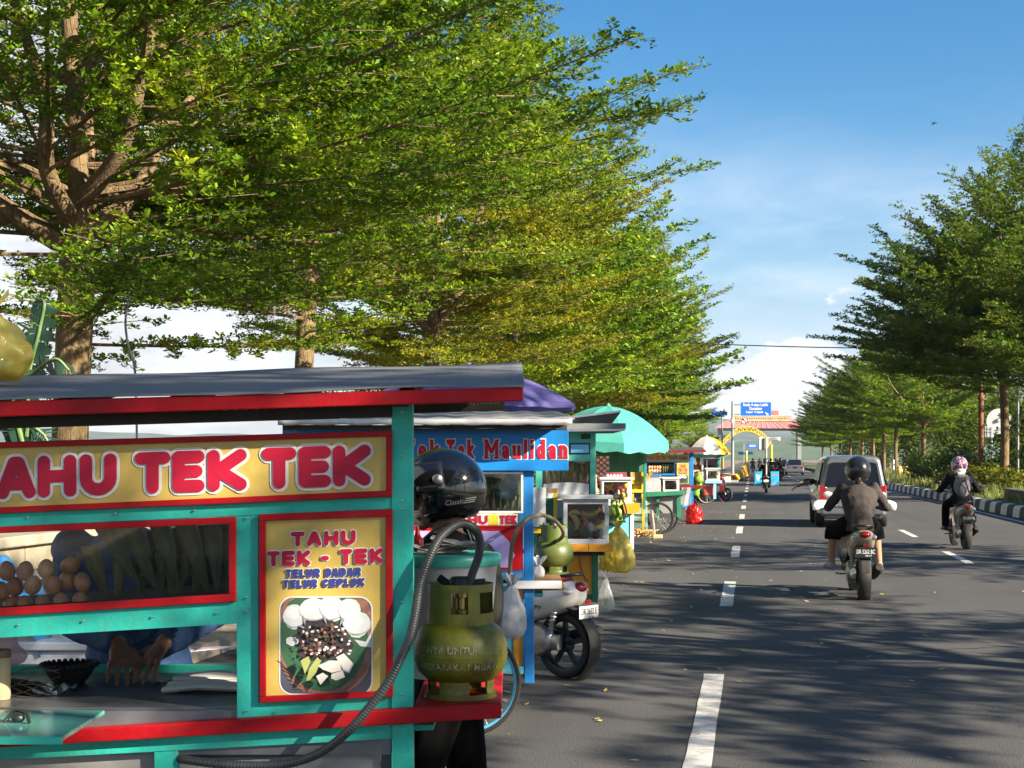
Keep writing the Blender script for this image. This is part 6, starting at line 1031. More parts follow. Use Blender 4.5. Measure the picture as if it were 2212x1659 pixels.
    m = MB(); m.lathe([(WR + .035, -.055), (WR + .045, 0), (WR + .035, .055), (WR + .028, .05), (WR + .036, 0), (WR + .028, -.05), (WR + .035, -.055)], c=(.62, 0, WR), n=12, ax=AX, a0=120, a1=285); fe = m.build('front_fender', front or body, t, smooth=60)
    fe.rotation_euler = (0, 0, 0)
    m = MB(); [m.tube([(.62, s * .065, WR), (.5, s * .065, .6)], .018, 8) for s in (1, -1)]; m.build('fork', ENG, t, smooth=60)
    m = MB(); m.loft([sect(x, 0, z, hy, hz, 10, 4) for x, z, hy, hz in ((-.5, .56, .09, .02), (-.75, .6, .095, .02), (-.92, .56, .075, .016), (-1.0, .4, .055, .012), (-1.02, .33, .045, .008))]); B(m, 'rear_fender', DUSTY, t, smooth=50)
    m = MB(); m.loft([sect(x, .0, z, .045, .07, 10, 3) for x, z in ((-.62, .32), (-.4, .34), (-.15, .36), (0, .38))]); m.build('underframe', BLACK, t, smooth=50)
    m = MB(); m.loft([[Vector((x, y, z)) for x, y, z in ((cx + r * math.cos(a), yy, cz + r * .75 * math.sin(a)) for a in np.linspace(0, 6.283, 15)[:-1])] for cx, cz, r, yy in ((-.42, .3, .1, .07), (-.42, .3, .17, .08), (-.42, .3, .175, .12), (-.42, .3, .15, .155), (-.42, .3, .06, .165))])
    m.loft([sect(x, .105, z, .035, .06, 10, 3) for x, z in ((-.64, .29), (-.3, .31), (-.16, .32))]); m.ell((-.2, .02, .33), (.12, .12, .1), 10); m.build('engine', ENG, t, smooth=50)
    m = MB(); m.tube([(-.55, .11, .33), (-.6, .1, .62)], .02, 8); [m.lathe([(.03, -.006), (.034, 0), (.03, .006)], c=Vector((-.55, .11, .33)).lerp(Vector((-.6, .1, .62)), q / 9), n=10, ax=(-.05, 0, .29)) for q in range(2, 9)]; m.build('shock_absorber', ENG, t, smooth=60)
    m = MB(); m.tube([(-.05, -.1, .22), (-.3, -.13, .22), (-.42, -.14, .26), (-.78, -.16, .36), (-.84, -.16, .38)], [.018, .02, .055, .062, .035], 12); m.build('exhaust', DUSTY, t, smooth=60)
    m = MB(); m.tube([(-.12, .12, .25), (-.02, .2, .24), (.08, .24, .24)], .01, 6); m.tube([(-.12, -.12, .25), (-.02, -.2, .24)], .01, 6); m.build('stand', BLACK, t)
    m = MB(); m.tube(cat([(-.52, .11, .8), (-.8, .1, .84), (-.9, 0, .845), (-.8, -.1, .84), (-.52, -.11, .8)], 4), .012, 6); B(m, 'grab_rail', BLACK, t, smooth=60)
    m = MB(); m.ell((-.895, 0, .745), (.06, .07, .042), 14); B(m, 'tail_light', lens, t, smooth=180)
    for s in (1, -1): m = MB(); m.ell((-.83, s * .105, .715), (.06, .035, .03), 12); B(m, 'turn_signal', LENSC, t, smooth=180)
    # number plate, tilted, facing back
    m = MB(); m.cbox((-.995, 0, .55), (.006, .25, .115)); B(m, 'plate_holder', BLACK, t)
    m = MB(); m.cbox((-1.001, 0, .55), (.003, .245, .11)); pl = B(m, 'number_plate', plate, t, bev=.002)
    Mx = Matrix(((0, 0, -1, -.3 - .7035 * tail), (-1, 0, 0, 0), (0, 1, 0, .562 + dz * .9), (0, 0, 0, 1)))
    tm = PLATEW if plate is PLATEB else PLATEB
    if ptxt: text_obj('plate_lettering', ptxt, tm, pl, Mx, .2, .05, .02)
    if plate2: text_obj('plate_date', plate2, tm, pl, Matrix.Translation((0, -.03, -.045)) @ Mx, .07, .018, .01)
    m = MB(); m.cbox((-.99, 0, .635), (.014, .06, .035)); B(m, 'reflector', LENSR, t, bev=.004)
    if lettering:
        for s in (1,):
            q = text_obj('lettering', lettering, BLACK, bd, Matrix.Translation((-.3 - .12 * tail, .158 * (1.15 if tail < 1 else 1), .59 + dz)) @ Matrix.Rotation(R(-4), 4, 'Y') @ Matrix(((-1, 0, 0, 0), (0, 0, 1, 0), (0, 1, 0, 0), (0, 0, 0, 1))), .26, .035, .02)
    return t
CREAM = M('silver_white_paint', (.62, .6, .56), .25, coat=.8, var=.04); BEIGE = M('beige_scooter_paint', (.4, .34, .24), .3, coat=.6, var=.06); REDV = M('red_scooter_paint', (.5, .012, .03), .22, coat=1, var=.05); BLKV = M('black_scooter_paint', (.018, .018, .02), .25, coat=.8)
def fwd(ax, ay): return math.atan2(ay, ax)
# parked white scooter: rear wheel contact at (1222, 1463)
hd = fwd(-.77, .64); g = Vector((at(1222, 0, 10.75).x, 10.75, 0)); ctr = g + Vector((math.cos(hd), math.sin(hd), 0)) * .62 * .93
ps = scooter('silver white scooter parked between the blue cart and the fruit cart', ctr, hd, CREAM, PLATEW, 'DR 2652 E', lettering='SCOOPY', plate2='07.26', dz=-.025, tail=.78); ps.scale = (.93,) * 3
m = MB(); m.loft([sect(x, 0, z, hy, hz, 12, 3) for x, z, hy, hz in ((-.66, .755, .06, .02), (-.6, .76, .11, .035), (-.45, .765, .125, .04), (-.38, .765, .1, .03))]); m.build('red_seat_cover', M('red_cloth', (.35, .01, .015), .6), ps, smooth=60)
# red scooter far down the row, seen from its front right
hd = fwd(.8, -.6); g = gnd(1569, 1084); ctr = g - Vector((math.cos(hd), math.sin(hd), 0)) * .62
scooter('red scooter parked facing the road beside the farthest cart', ctr, hd, REDV, PLATEB, 'DR 4173 KA', detail=False)
# ------------------------------------------------------------ people
def person(label, loc, rz, J, mats, vox=.014, sleeves=True, shorts=False, hair=True, group=None, bulk=1.0, fingers=False, shoes=True, fem=False):
    """J: joints in the person's own frame; a continuous body, clothes and hair as children"""
    t = thing('person', label, 'person', loc, rz, group); V = {k: Vector(v) for k, v in J.items()}; side = (V['shL'] - V['shR']).normalized(); fv = Vector(J.get('face', (1, 0, 0))).normalized(); uv = Vector(J.get('headup', (0, 0, 1))).normalized(); sv = uv.cross(fv).normalized()
    hc = V['head']; Rm = Matrix((fv, sv, uv)).transposed()
    def arms(m, k, hand):
        for S in 'LR':
            sh, el, wr = V['sh' + S], V['el' + S], V['wr' + S]; m.tube([sh, sh.lerp(el, .5), el, el.lerp(wr, .35), wr], [.052 + k, .047 + k, .04 + k, .039 + k, .028 + k * 1.25], 10); m.ell(sh, .058 + k, 10)
            if hand:
                d = (wr - el).normalized(); d = Vector(J['hd' + S]).normalized() if 'hd' + S in J else d; pn = Vector(J.get('pn' + S, (0, 0, -1))).normalized(); sd = d.cross(pn).normalized(); pl = wr + d * .05; m.tube([wr, wr + d * .035, wr + d * .085], [(.025, .017), (.036, .013), (.036, .011)], 10, side=sd)
                for i, (o, L) in enumerate(((-.031, .06), (-.0105, .07), (.0105, .066), (.031, .05))):
                    b = wr + d * .08 + sd * o; df = (d + sd * o * 7).normalized(); L *= 1.15; m.tube([b, b + df * L * .5 + pn * .006, b + df * L * .92 + pn * .022 * (1 + .2 * i)], [.0092, .0086, .0068], 7)
                th = wr + d * .025 + sd * (-.03 if S == 'L' else .03); m.tube([th, th + d * .04 + sd * (-.02 if S == 'L' else .02), th + d * .07 + pn * .02 + sd * (-.018 if S == 'L' else .018)], [.013, .011, .008], 7)
    def legs(m, k, to='an'):
        for S in 'LR':
            hp, kn, an = V['hp' + S], V['kn' + S], V['an' + S]; e = an if to == 'an' else kn.lerp(an, .25)
            if to == 'an': m.tube([hp, hp.lerp(kn, .5), kn, kn.lerp(an, .3), an], [.085 + k, .075 + k, .057 + k, .057 + k, .04 + k * 1.3], 10)
            else: m.tube([hp, hp.lerp(kn, .5), kn, e], [.09 + k, .085 + k, .075 + k, .075 + k], 10)
            m.ell(hp, .09 + k, 10)
    def torso(m, k, neck):
        pe, ch, ne = V['pelvis'], V['chest'], V['neck']; b = bulk; P = [pe + (pe - ch).normalized() * .1, pe, pe.lerp(ch, .45), ch, ch.lerp(ne, .55), ne - (ne - ch).normalized() * .02]; rr_ = [(.15, .112), (.172, .122), (.145 * b, .105 * b), (.175 * b, .118 * b), (.17, .1), (.07, .06)]
        m.tube(P, [(a + k, c + k) for a, c in rr_], 14, side=side)
        if neck: m.tube([ne - Vector((0, 0, .04)), hc - uv * .03], [.058, .052], 10)
    m = MB(); torso(m, 0, True); arms(m, 0, True); legs(m, 0)
    E = lambda c, r: m.ell(hc + Rm @ Vector(c), r, 14, Rm)
    E((-.008, 0, .02), (.092, .074, .1)); E((.022, 0, -.055), (.068, .056, .062)); E((.098, 0, -.018), (.02, .015, .024)); E((.086, 0, .02), (.02, .045, .012)); E((.084, 0, -.068), (.018, .026, .012)); E((.076, 0, -.1), (.02, .024, .018))
    for s in (1, -1): E((-.01, s * .078, -.012), (.024, .01, .034)); E((.05, s * .045, -.04), (.03, .02, .025))
    for S in 'LR':
        an = V['an' + S]; to = V['to' + S]; m.tube([an, an.lerp(to, .5) - Vector((0, 0, .02)), to], [(.042, .042), (.04, .032), (.036, .02)], 8)
    m.build('body', mats.get('skin', SKIN), t, remesh=min(vox, .0045 if fingers else vox), sm=2)
    for s in (1, -1):
        m = MB(); m.ell(hc + Rm @ Vector((.083, s * .031, .004)), (.008, .013, .007), 8, Rm); m.build('eye', M('eye_dark', (.02, .015, .012), .2), t, smooth=180)
    m = MB(); torso(m, .016, False)
    if sleeves: arms(m, .015, False)
    else:
        for S in 'LR': m.tube([V['sh' + S], V['sh' + S].lerp(V['el' + S], .7)], [.072, .066], 10); m.ell(V['sh' + S], .075, 10)
    tp = m.build('top', mats['top'], t, remesh=vox, sm=4)
    if mats.get('wrinkle', True):
        tx = bpy.data.textures.get('folds') or bpy.data.textures.new('folds', 'CLOUDS'); tx.noise_scale = .11; d = tp.modifiers.new('f', 'DISPLACE'); d.texture = tx; d.strength = .03; d.mid_level = .5
    m = MB(); legs(m, .02 if not shorts else .03, 'an' if not shorts else 'kn'); pe, ch = V['pelvis'], V['chest']; m.tube([pe + (pe - ch).normalized() * .1, pe, pe.lerp(ch, .3)], [(.145, .115), (.17, .12), (.148, .105)], 14, side=side); m.build('trousers', mats['bottom'], t, remesh=vox, sm=4)
    if shoes:
        for S in 'LR':
            an, to = V['an' + S], V['to' + S]; d = (to - an); d.z = 0; d.normalize(); b = an - d * .055; b.z = to.z - .02; m = MB(); m.tube([b + Vector((0, 0, .02)), b + d * .06 + Vector((0, 0, .03)), b + d * .16 + Vector((0, 0, .02)), b + d * .25], [(.038, .045), (.044, .05), (.05, .036), (.035, .02)], 10, side=Vector((0, 0, 1)).cross(d)); m.build('shoe', mats.get('shoe', BLACK), t, remesh=.008, sm=2)
    if hair:
        m = MB(); m.ell(hc + Rm @ Vector((-.02, 0, .034)), (.096, .084, .1), 14, Rm)
        if fem: m.tube(cat([hc + Rm @ Vector((-.09, 0, -.02)), hc + Rm @ Vector((-.13, .01, -.1)), hc + Rm @ Vector((-.12, .02, -.2))], 4), [.04, .042, .044, .045, .042, .038, .03, .02, .01], 8)
        m.build('hair', HAIR, t, remesh=.012, sm=2)
    return t, Rm, hc
def helmet(t, hc, Rm, mat, s=1.0, visor=None, stripes=True, open_=True):
    rx, ry, rz_ = .15 * s, .128 * s, .142 * s; c = hc + Rm @ Vector((-.012, 0, .022)); n, h = 40, 26; vs = []; fs = []
    for i in range(h + 1):
        th = math.pi * i / h
        for j in range(n): ph = 2 * math.pi * j / n; vs.append(c + Rm @ Vector((rx * math.sin(th) * math.cos(ph), ry * math.sin(th) * math.sin(ph), rz_ * math.cos(th))))
    for i in range(h):
        for j in range(n):
            th = math.pi * (i + .5) / h; ph = 2 * math.pi * (j + .5) / n; f, sd, u = math.sin(th) * math.cos(ph), math.sin(th) * math.sin(ph), math.cos(th)
            if u < -.72 or (open_ and f > .42 and u < .38) : continue
            fs.append([i * n + j, i * n + (j + 1) % n, (i + 1) * n + (j + 1) % n, (i + 1) * n + j])
    m = MB(); m.add(vs, fs); hm = m.build('helmet', mat, t, smooth=180, solid=.014)
    if visor:
        m = MB(); vr = 1.07; vs = lambda u, v: c + Rm @ Vector((rx * vr * math.cos(u), ry * vr * math.sin(u), 0)) * math.sin(v) + Rm @ Vector((0, 0, rz_ * vr * math.cos(v)))
        m.grid(lambda u, v: vs((u - .5) * R(190), R(visor[0]) + R(visor[1] - visor[0]) * v), 20, 8); m.build('visor', M('dark_visor', (.01, .01, .012), .06, coat=1, var=0), hm, smooth=180, solid=.004)
        for sgn in (1, -1): m = MB(); m.lathe([(0, .006), (.014, .005), (.018, 0), (.0, 0)], c=c + Rm @ Vector((.01, sgn * ry * 1.06, rz_ * .28)), n=12, ax=Rm @ Vector((0, sgn, 0))); m.build('visor_button', STEEL, hm, smooth=50)
    m = MB(); 
    for k in range(10):
        pass
    return hm, c
GLOSSB = M('glossy_black_shell', (.006, .006, .007), .07, coat=1, var=0); MATB = M('satin_black_shell', (.015, .015, .016), .28, coat=.4, var=.1)
DENIM = M('blue_denim', (.02, .06, .16), .8, var=.35, sc=14, bump=.3, bsc=150); BLACKC = M('black_cloth', (.0035, .0035, .004), .95, var=.2, bump=.2, spec=.08); KHAKI = M('khaki_cloth', (.055, .05, .035), .9, var=.2, bump=.2); BROWNC = M('brown_sweatshirt', (.036, .029, .027), .9, var=.12, sc=8, bump=.3, bsc=40); DARKC = M('dark_navy_cloth', (.012, .011, .015), .95, var=.2, spec=.1); MAROON = M('maroon_cloth', (.12, .015, .025), .85); GREYC = M('grey_cloth', (.2, .2, .22), .85)
ST = dict(pelvis=(0, 0, .88), chest=(0, 0, 1.2), neck=(0, 0, 1.38), head=(.02, 0, 1.51), shL=(0, .17, 1.32), shR=(0, -.17, 1.32), elL=(.03, .23, 1.06), elR=(.03, -.23, 1.06), wrL=(.14, .22, .85), wrR=(.14, -.22, .85), hpL=(0, .09, .85), hpR=(0, -.09, .85), knL=(.03, .1, .47), knR=(.03, -.1, .47), anL=(0, .1, .09), anR=(0, -.1, .09), toL=(.17, .12, .035), toR=(.17, -.12, .035))
# customer in the glossy helmet, side on, facing left
J = dict(ST); J.update(knL=(.1, .1, .47), anL=(.12, .1, .09), toL=(.29, .12, .035), knR=(-.06, -.1, .47), anR=(-.1, -.1, .09), toR=(.07, -.12, .035), wrL=(.2, .14, 1.02), wrR=(.22, -.12, 1.02), elL=(.03, .24, 1.08), elR=(.03, -.24, 1.08), head=(.03, 0, 1.465), face=(1, 0, -.12), headup=(.12, 0, 1), neck=(0, 0, 1.35), shL=(-.01, .18, 1.29), shR=(-.01, -.18, 1.29))
hx = at(970, 0, 5.35).x
pt, Rm, hc = person('person in a glossy black helmet standing beside the nearest cart, seen from the side', (hx, 5.35, 0), R(180), J, dict(top=BLACKC, bottom=BLACKC, shoe=BLACK, skin=M('tan_skin', (.26, .14, .085), .5)), vox=.011, hair=False, fingers=True)
hm, hcn = helmet(pt, hc, Rm, GLOSSB, 1.0, visor=(48, 92))
# script and stripes on the near side of the helmet (person's left faces the camera)
LETG = M('silver_lettering', (.6, .6, .58), .3, met=.4)
def on_shell(co, k=1.055):
    d = Vector((co[0] / .15, 0, co[2] / .142)); y = math.sqrt(max(0, 1 - d.x ** 2 - d.z ** 2)) * .128; return hcn + Rm @ (Vector((co[0], y, co[2])) * k)
tx = text_obj('helmet_lettering', 'Classic', LETG, hm, Matrix.Identity(4), .062, .017, .0, ext=.0004)
for v in tx.data.vertices: x, y = -v.co.x - .038, v.co.y - .045 ; x += -.25 * v.co.y; v.co = on_shell((x, 0, y), 1.06 + v.co.z)
m = MB()
for k in range(3): m.grid(lambda u, v: on_shell((-.075 - .036 * u + .004 * k, 0, -.037 - .0065 * k - .0035 * v), 1.062), 6, 1)
m.build('helmet_stripes', LETG, hm)
m = MB(); P = [Vector(q) for q in ((-.1, .1, 1.02), (-.13, .02, 1.06), (-.1, -.08, 1.06))]; m.ell((-.13, .03, 1.1), (.07, .15, .2), 14); m.ell((-.12, .03, .96), (.075, .16, .13), 12); bk = m.build('shoulder_bag', KHAKI, pt, remesh=.014, sm=3)
for s in (1, -1): m = MB(); m.tube(cat([(-.11, s * .1, 1.2), (-.05, s * .13, 1.37), (.1, s * .12, 1.3), (.14, s * .13, 1.12)], 5), [(.022, .004)] * 16, 6, side=(0, 1, 0)); m.build('bag_strap', KHAKI, pt)
# vendor leaning over the worktop of the nearest cart, facing the camera
J = dict(ST); Yv = Y1 + D1 + .22
J.update(pelvis=(-.05, 0, .86), chest=(.04, 0, 1.19), neck=(.1, 0, 1.37), head=(.15, 0, 1.5), face=(.85, 0, -.5), headup=(.5, 0, .85), shL=(.07, .19, 1.3), shR=(.07, -.19, 1.3), elL=(.18, .3, 1.09), elR=(.2, -.16, 1.07), wrL=(.44, .2, 1.03), wrR=(.46, .07, 1.03), hdL=(.6, -.25, -.42), hdR=(.6, .2, -.42), hpL=(-.05, .09, .84), hpR=(-.05, -.09, .84))
person('person in a blue denim jacket leaning over the worktop of the nearest cart', (at(292, 0, Yv).x, Yv, 0), R(-90), J, dict(top=DENIM, bottom=BLACKC, skin=M('dark_tan_skin', (.17, .085, .05), .5)), vox=.012, fingers=True)
# riders
def rider_joints(dz=0, lean=0, arm=.3):
    return dict(pelvis=(-.27, 0, .84 + dz), chest=(-.21 + lean, 0, 1.13 + dz), neck=(-.16 + lean * 1.6, 0, 1.31 + dz), head=(-.1 + lean * 1.8, 0, 1.44 + dz), shL=(-.17 + lean * 1.4, .18, 1.25 + dz), shR=(-.17 + lean * 1.4, -.18, 1.25 + dz), elL=(-.02, arm, 1.02), elR=(-.02, -arm, 1.02), wrL=(.27, .31, 1.02), wrR=(.27, -.31, 1.02), hpL=(-.25, .1, .84 + dz), hpR=(-.25, -.1, .84 + dz), knL=(.14, .21, .74), knR=(.14, -.21, .74), anL=(.06, .23, .37), anR=(.06, -.23, .37), toL=(.22, .25, .335), toR=(.22, -.25, .335), face=(1, 0, 0))
def at_wheel(x, y, hdg): g = gnd(x, y); return g + Vector((math.cos(hdg), math.sin(hdg), 0)) * .62
HD = RYAW
hd = HD + R(1.5); L = at_wheel(1863, 1294, hd)
scooter('beige scooter ridden by the person in the brown sweatshirt', L, hd, BEIGE, PLATEB, 'DR 5262 BC', mirror=WHITEP, front=BLKV, plate2='08.27')
J = rider_joints(0, .02, .34); J.update(knL=(.1, .27, .73), knR=(.1, -.22, .73), anL=(.06, .29, .36), toL=(.2, .33, .33), anR=(.08, -.26, .37))
pt, Rm, hc = person('rider in a brown sweatshirt and black shorts on the beige scooter', L, hd, J, dict(top=BROWNC, bottom=BLACKC, shoe=M('grey_shoe', (.3, .26, .25), .6)), shorts=True, bulk=1.12, fem=True)
helmet(pt, hc, Rm, MATB, 1.12)
for s in (1, -1):
    m = MB(); m.loft([sect(.43, s * .36, 1.03, .02, .04, 10), sect(.4, s * .38, 1.04, .1, .06, 10), sect(.36, s * .42, 1.03, .08, .055, 10), sect(.33, s * .47, 1.0, .02, .025, 10)]); ob = m.build('hand_guard', WHITEP, None, smooth=60); ob.parent = [o for o in C.objects if o.get('label', '').startswith('beige scooter')][0]
hd = HD + R(2); L = at_wheel(2085, 1186, hd)
scooter('black scooter ridden by the person with the grey backpack', L, hd, M('grey_scooter_paint', (.2, .19, .17), .35, coat=.5), PLATEB, 'DR 3047 HL', lens=LENSR)
J = rider_joints(.02, .05, .33)
pt, Rm, hc = person('rider in dark clothes with a grey backpack and white scarf', L, hd, J, dict(top=DARKC, bottom=BLACKC), vox=.018)
def pattern_mat():
    m, nt, p = nodes_of('patterned_shell'); n = nt.nodes; l = nt.links; tc = n.new('ShaderNodeTexCoord'); v = n.new('ShaderNodeTexNoise'); v.inputs['Scale'].default_value = 9; v.inputs['Distortion'].default_value = 1.5; l.new(tc.outputs['Object'], v.inputs['Vector']); r = n.new('ShaderNodeValToRGB'); r.color_ramp.interpolation = 'CONSTANT'; e = r.color_ramp.elements; e.new(.48); e.new(.56)
    for q, (ps, c) in zip(e, ((0, (.02, .025, .12)), (.44, (.45, .06, .06)), (.5, (.5, .42, .42)), (.57, (.05, .03, .12)))): q.position = ps; q.color = (*c, 1)
    l.new(v.outputs[0], r.inputs[0]); l.new(r.outputs[0], p.inputs['Base Color']); p.inputs['Roughness'].default_value = .15; p.inputs['Coat Weight'].default_value = .8; return m
helmet(pt, hc, Rm, pattern_mat(), 1.08)
m = MB(); m.ell((-.3, 0, 1.1), (.1, .15, .2), 14); m.ell((-.36, 0, 1.02), (.07, .12, .12), 12); m.ell((-.31, 0, 1.26), (.08, .13, .06), 12); bp_ = m.build('backpack', M('grey_backpack', (.17, .16, .165), .85, var=.2, bump=.2), pt, remesh=.015, sm=3)
m = MB(); [m.obox((-.42, s * .02, 1.26), (-.445, s * .1, .98), .025, .006, side=(1, 0, 0)) for s in (1, -1)]; m.cbox((-.4, 0, 1.2), (.03, .05, .03)); m.build('backpack_straps', BLACK, bp_)
m = MB(); m.lathe([(.075, -.04), (.095, 0), (.085, .05), (.06, .06)], c=(-.09, 0, 1.36), n=16); m.grid(lambda u, v: Vector((-.17 - .05 * u, (v - .5) * .16 * (1 - .5 * u), 1.37 - .12 * u)), 5, 5); m.build('scarf', M('white_scarf', (.55, .52, .46), .8), pt, smooth=180, solid=.008)
# seller on a motorcycle with two blue boxes, pole and white banner
hd = HD; L = at_wheel(1655, 1064, hd)
sm_ = scooter('motorcycle carrying two bright blue sales boxes and a white banner', L, hd, BLKV, PLATEW, None, detail=False)
BXB = M('bright_blue_box', (.04, .42, .68), .45, var=.1)
for s, w_ in ((1, .34), (-1, .38)):
    m = MB(); m.box((-.85, s * .2 if s > 0 else -.2 - w_, .32), (-.25, s * .2 + w_ if s > 0 else -.2, .98)); bx = m.build('sales_box', BXB, sm_, bev=.015)
    m = MB(); yc = s * (.2 + w_ / 2); m.c = 0
    if s > 0: m.prism([(-.853, yc + .1, .86), (-.853, yc - .1, .8), (-.853, yc - .02, .5), (-.853, yc + .06, .62)], (.002, 0, 0))
    else:
        for zc_ in (.82, .42): m.box((-.853, yc - .12, zc_ - .03), (-.851, yc + .12, zc_ + .03))
    m.build('box_print', WHITEP if s > 0 else M('print_pink', (.5, .2, .4), .5), bx)
m = MB(); m.tube([(-.8, .0, .5), (-.8, 0, 2.6)], .04, 8); m.build('banner_pole', M('bare_wood', (.4, .36, .3), .7), sm_, smooth=60); m = MB(); m.grid(lambda u, v: Vector((-.78 + .05 * math.sin(u * 5), .36 - 1.0 * u, 2.58 - (.62 - .1 * u) * v if u < .35 else 2.58 - (.62 - .46 * min(1, (u - .35) * 4)) * v)), 16, 6); m.build('banner', M('white_banner', (.68, .66, .62), .7, tr=.2), sm_, smooth=180, solid=.01)
P0, Rm, hc = person('rider in black between the two bright blue sales boxes', L, hd, rider_joints(), dict(top=BLACKC, bottom=BLACKC), vox=.03); helmet(P0, hc, Rm, MATB, 1.08)
# far riders
MG = 'motorcyclists far down the road'
hd = HD; L = at_wheel(1686, 1037, hd); s1 = scooter('dark scooter beside the small pale car far down the road', L, hd, BLKV, PLATEB, None, MG, detail=False); P1, Rm, hc = person('rider in black on the dark scooter beside the small pale car', L, hd, rider_joints(), dict(top=DARKC, bottom=BLACKC), vox=.03, group='far riders'); helmet(P1, hc, Rm, MATB, 1.08)
for i, (x, y, a, b) in enumerate(((1676, 1030, 'scooter just left of the dark scooter near the small pale car', 'rider just left of the one near the small pale car'), (1665, 1027, 'scooter behind the right blue sales box, far down the road', 'far rider seen over the right blue sales box'), (1626, 1020, 'single far scooter right of the yellow barrier tip', 'single far rider right of the yellow barrier tip'), (1641, 1015, 'far scooter left of the white banner', 'far rider left of the white banner'))):
    L = at_wheel(x, y, HD); dup(s1, L, HD, a); dup(P1, L, HD, b)
# seller in the white cap
J = dict(ST); J.update(head=(.03, 0, 1.43), face=(.9, 0, -.35), headup=(.35, 0, .9), neck=(0, 0, 1.33), shL=(0, .17, 1.27), shR=(0, -.17, 1.27), wrL=(.3, .1, 1.08), wrR=(.3, -.1, 1.08))
pt, Rm, hc = person('seller in a white cap and face mask behind the white framed fruit box', (at(1322, 0, 22.3).x, 22.3, .12), R(-62), J, dict(top=MAROON, bottom=BLACKC), vox=.018)
m = MB(); c = hc + Rm @ Vector((-.012, 0, .035)); m.lathe([(.1, 0), (.101, .03), (.09, .075), (.06, .1), (.02, .11), (0, .11)], c=c, n=20, ax=Rm @ Vector((0, 0, 1))); m.grid(lambda u, v: c + Rm @ Vector((.085 + .1 * u, (v - .5) * (.16 - .05 * u), .006 - .02 * u - .03 * (v - .5) ** 2 * 4)), 6, 8); m.build('cap', M('white_cap', (.6, .58, .54), .8), pt, smooth=60, solid=.005)
m = MB(); m.ell(hc + Rm @ Vector((.05, 0, -.06)), (.06, .065, .055), 12, Rm); m.build('face_mask', M('pale_blue_mask', (.45, .5, .58), .8), pt, smooth=180)
pt, Rm, hc = person('seller with black hair behind the farthest cart with the light blue ledge', (at(1508, 0, 53).x, 53, 0), R(-80), dict(ST), dict(top=M('orange_shirt', (.55, .2, .03), .8), bottom=BLACKC), vox=.03)
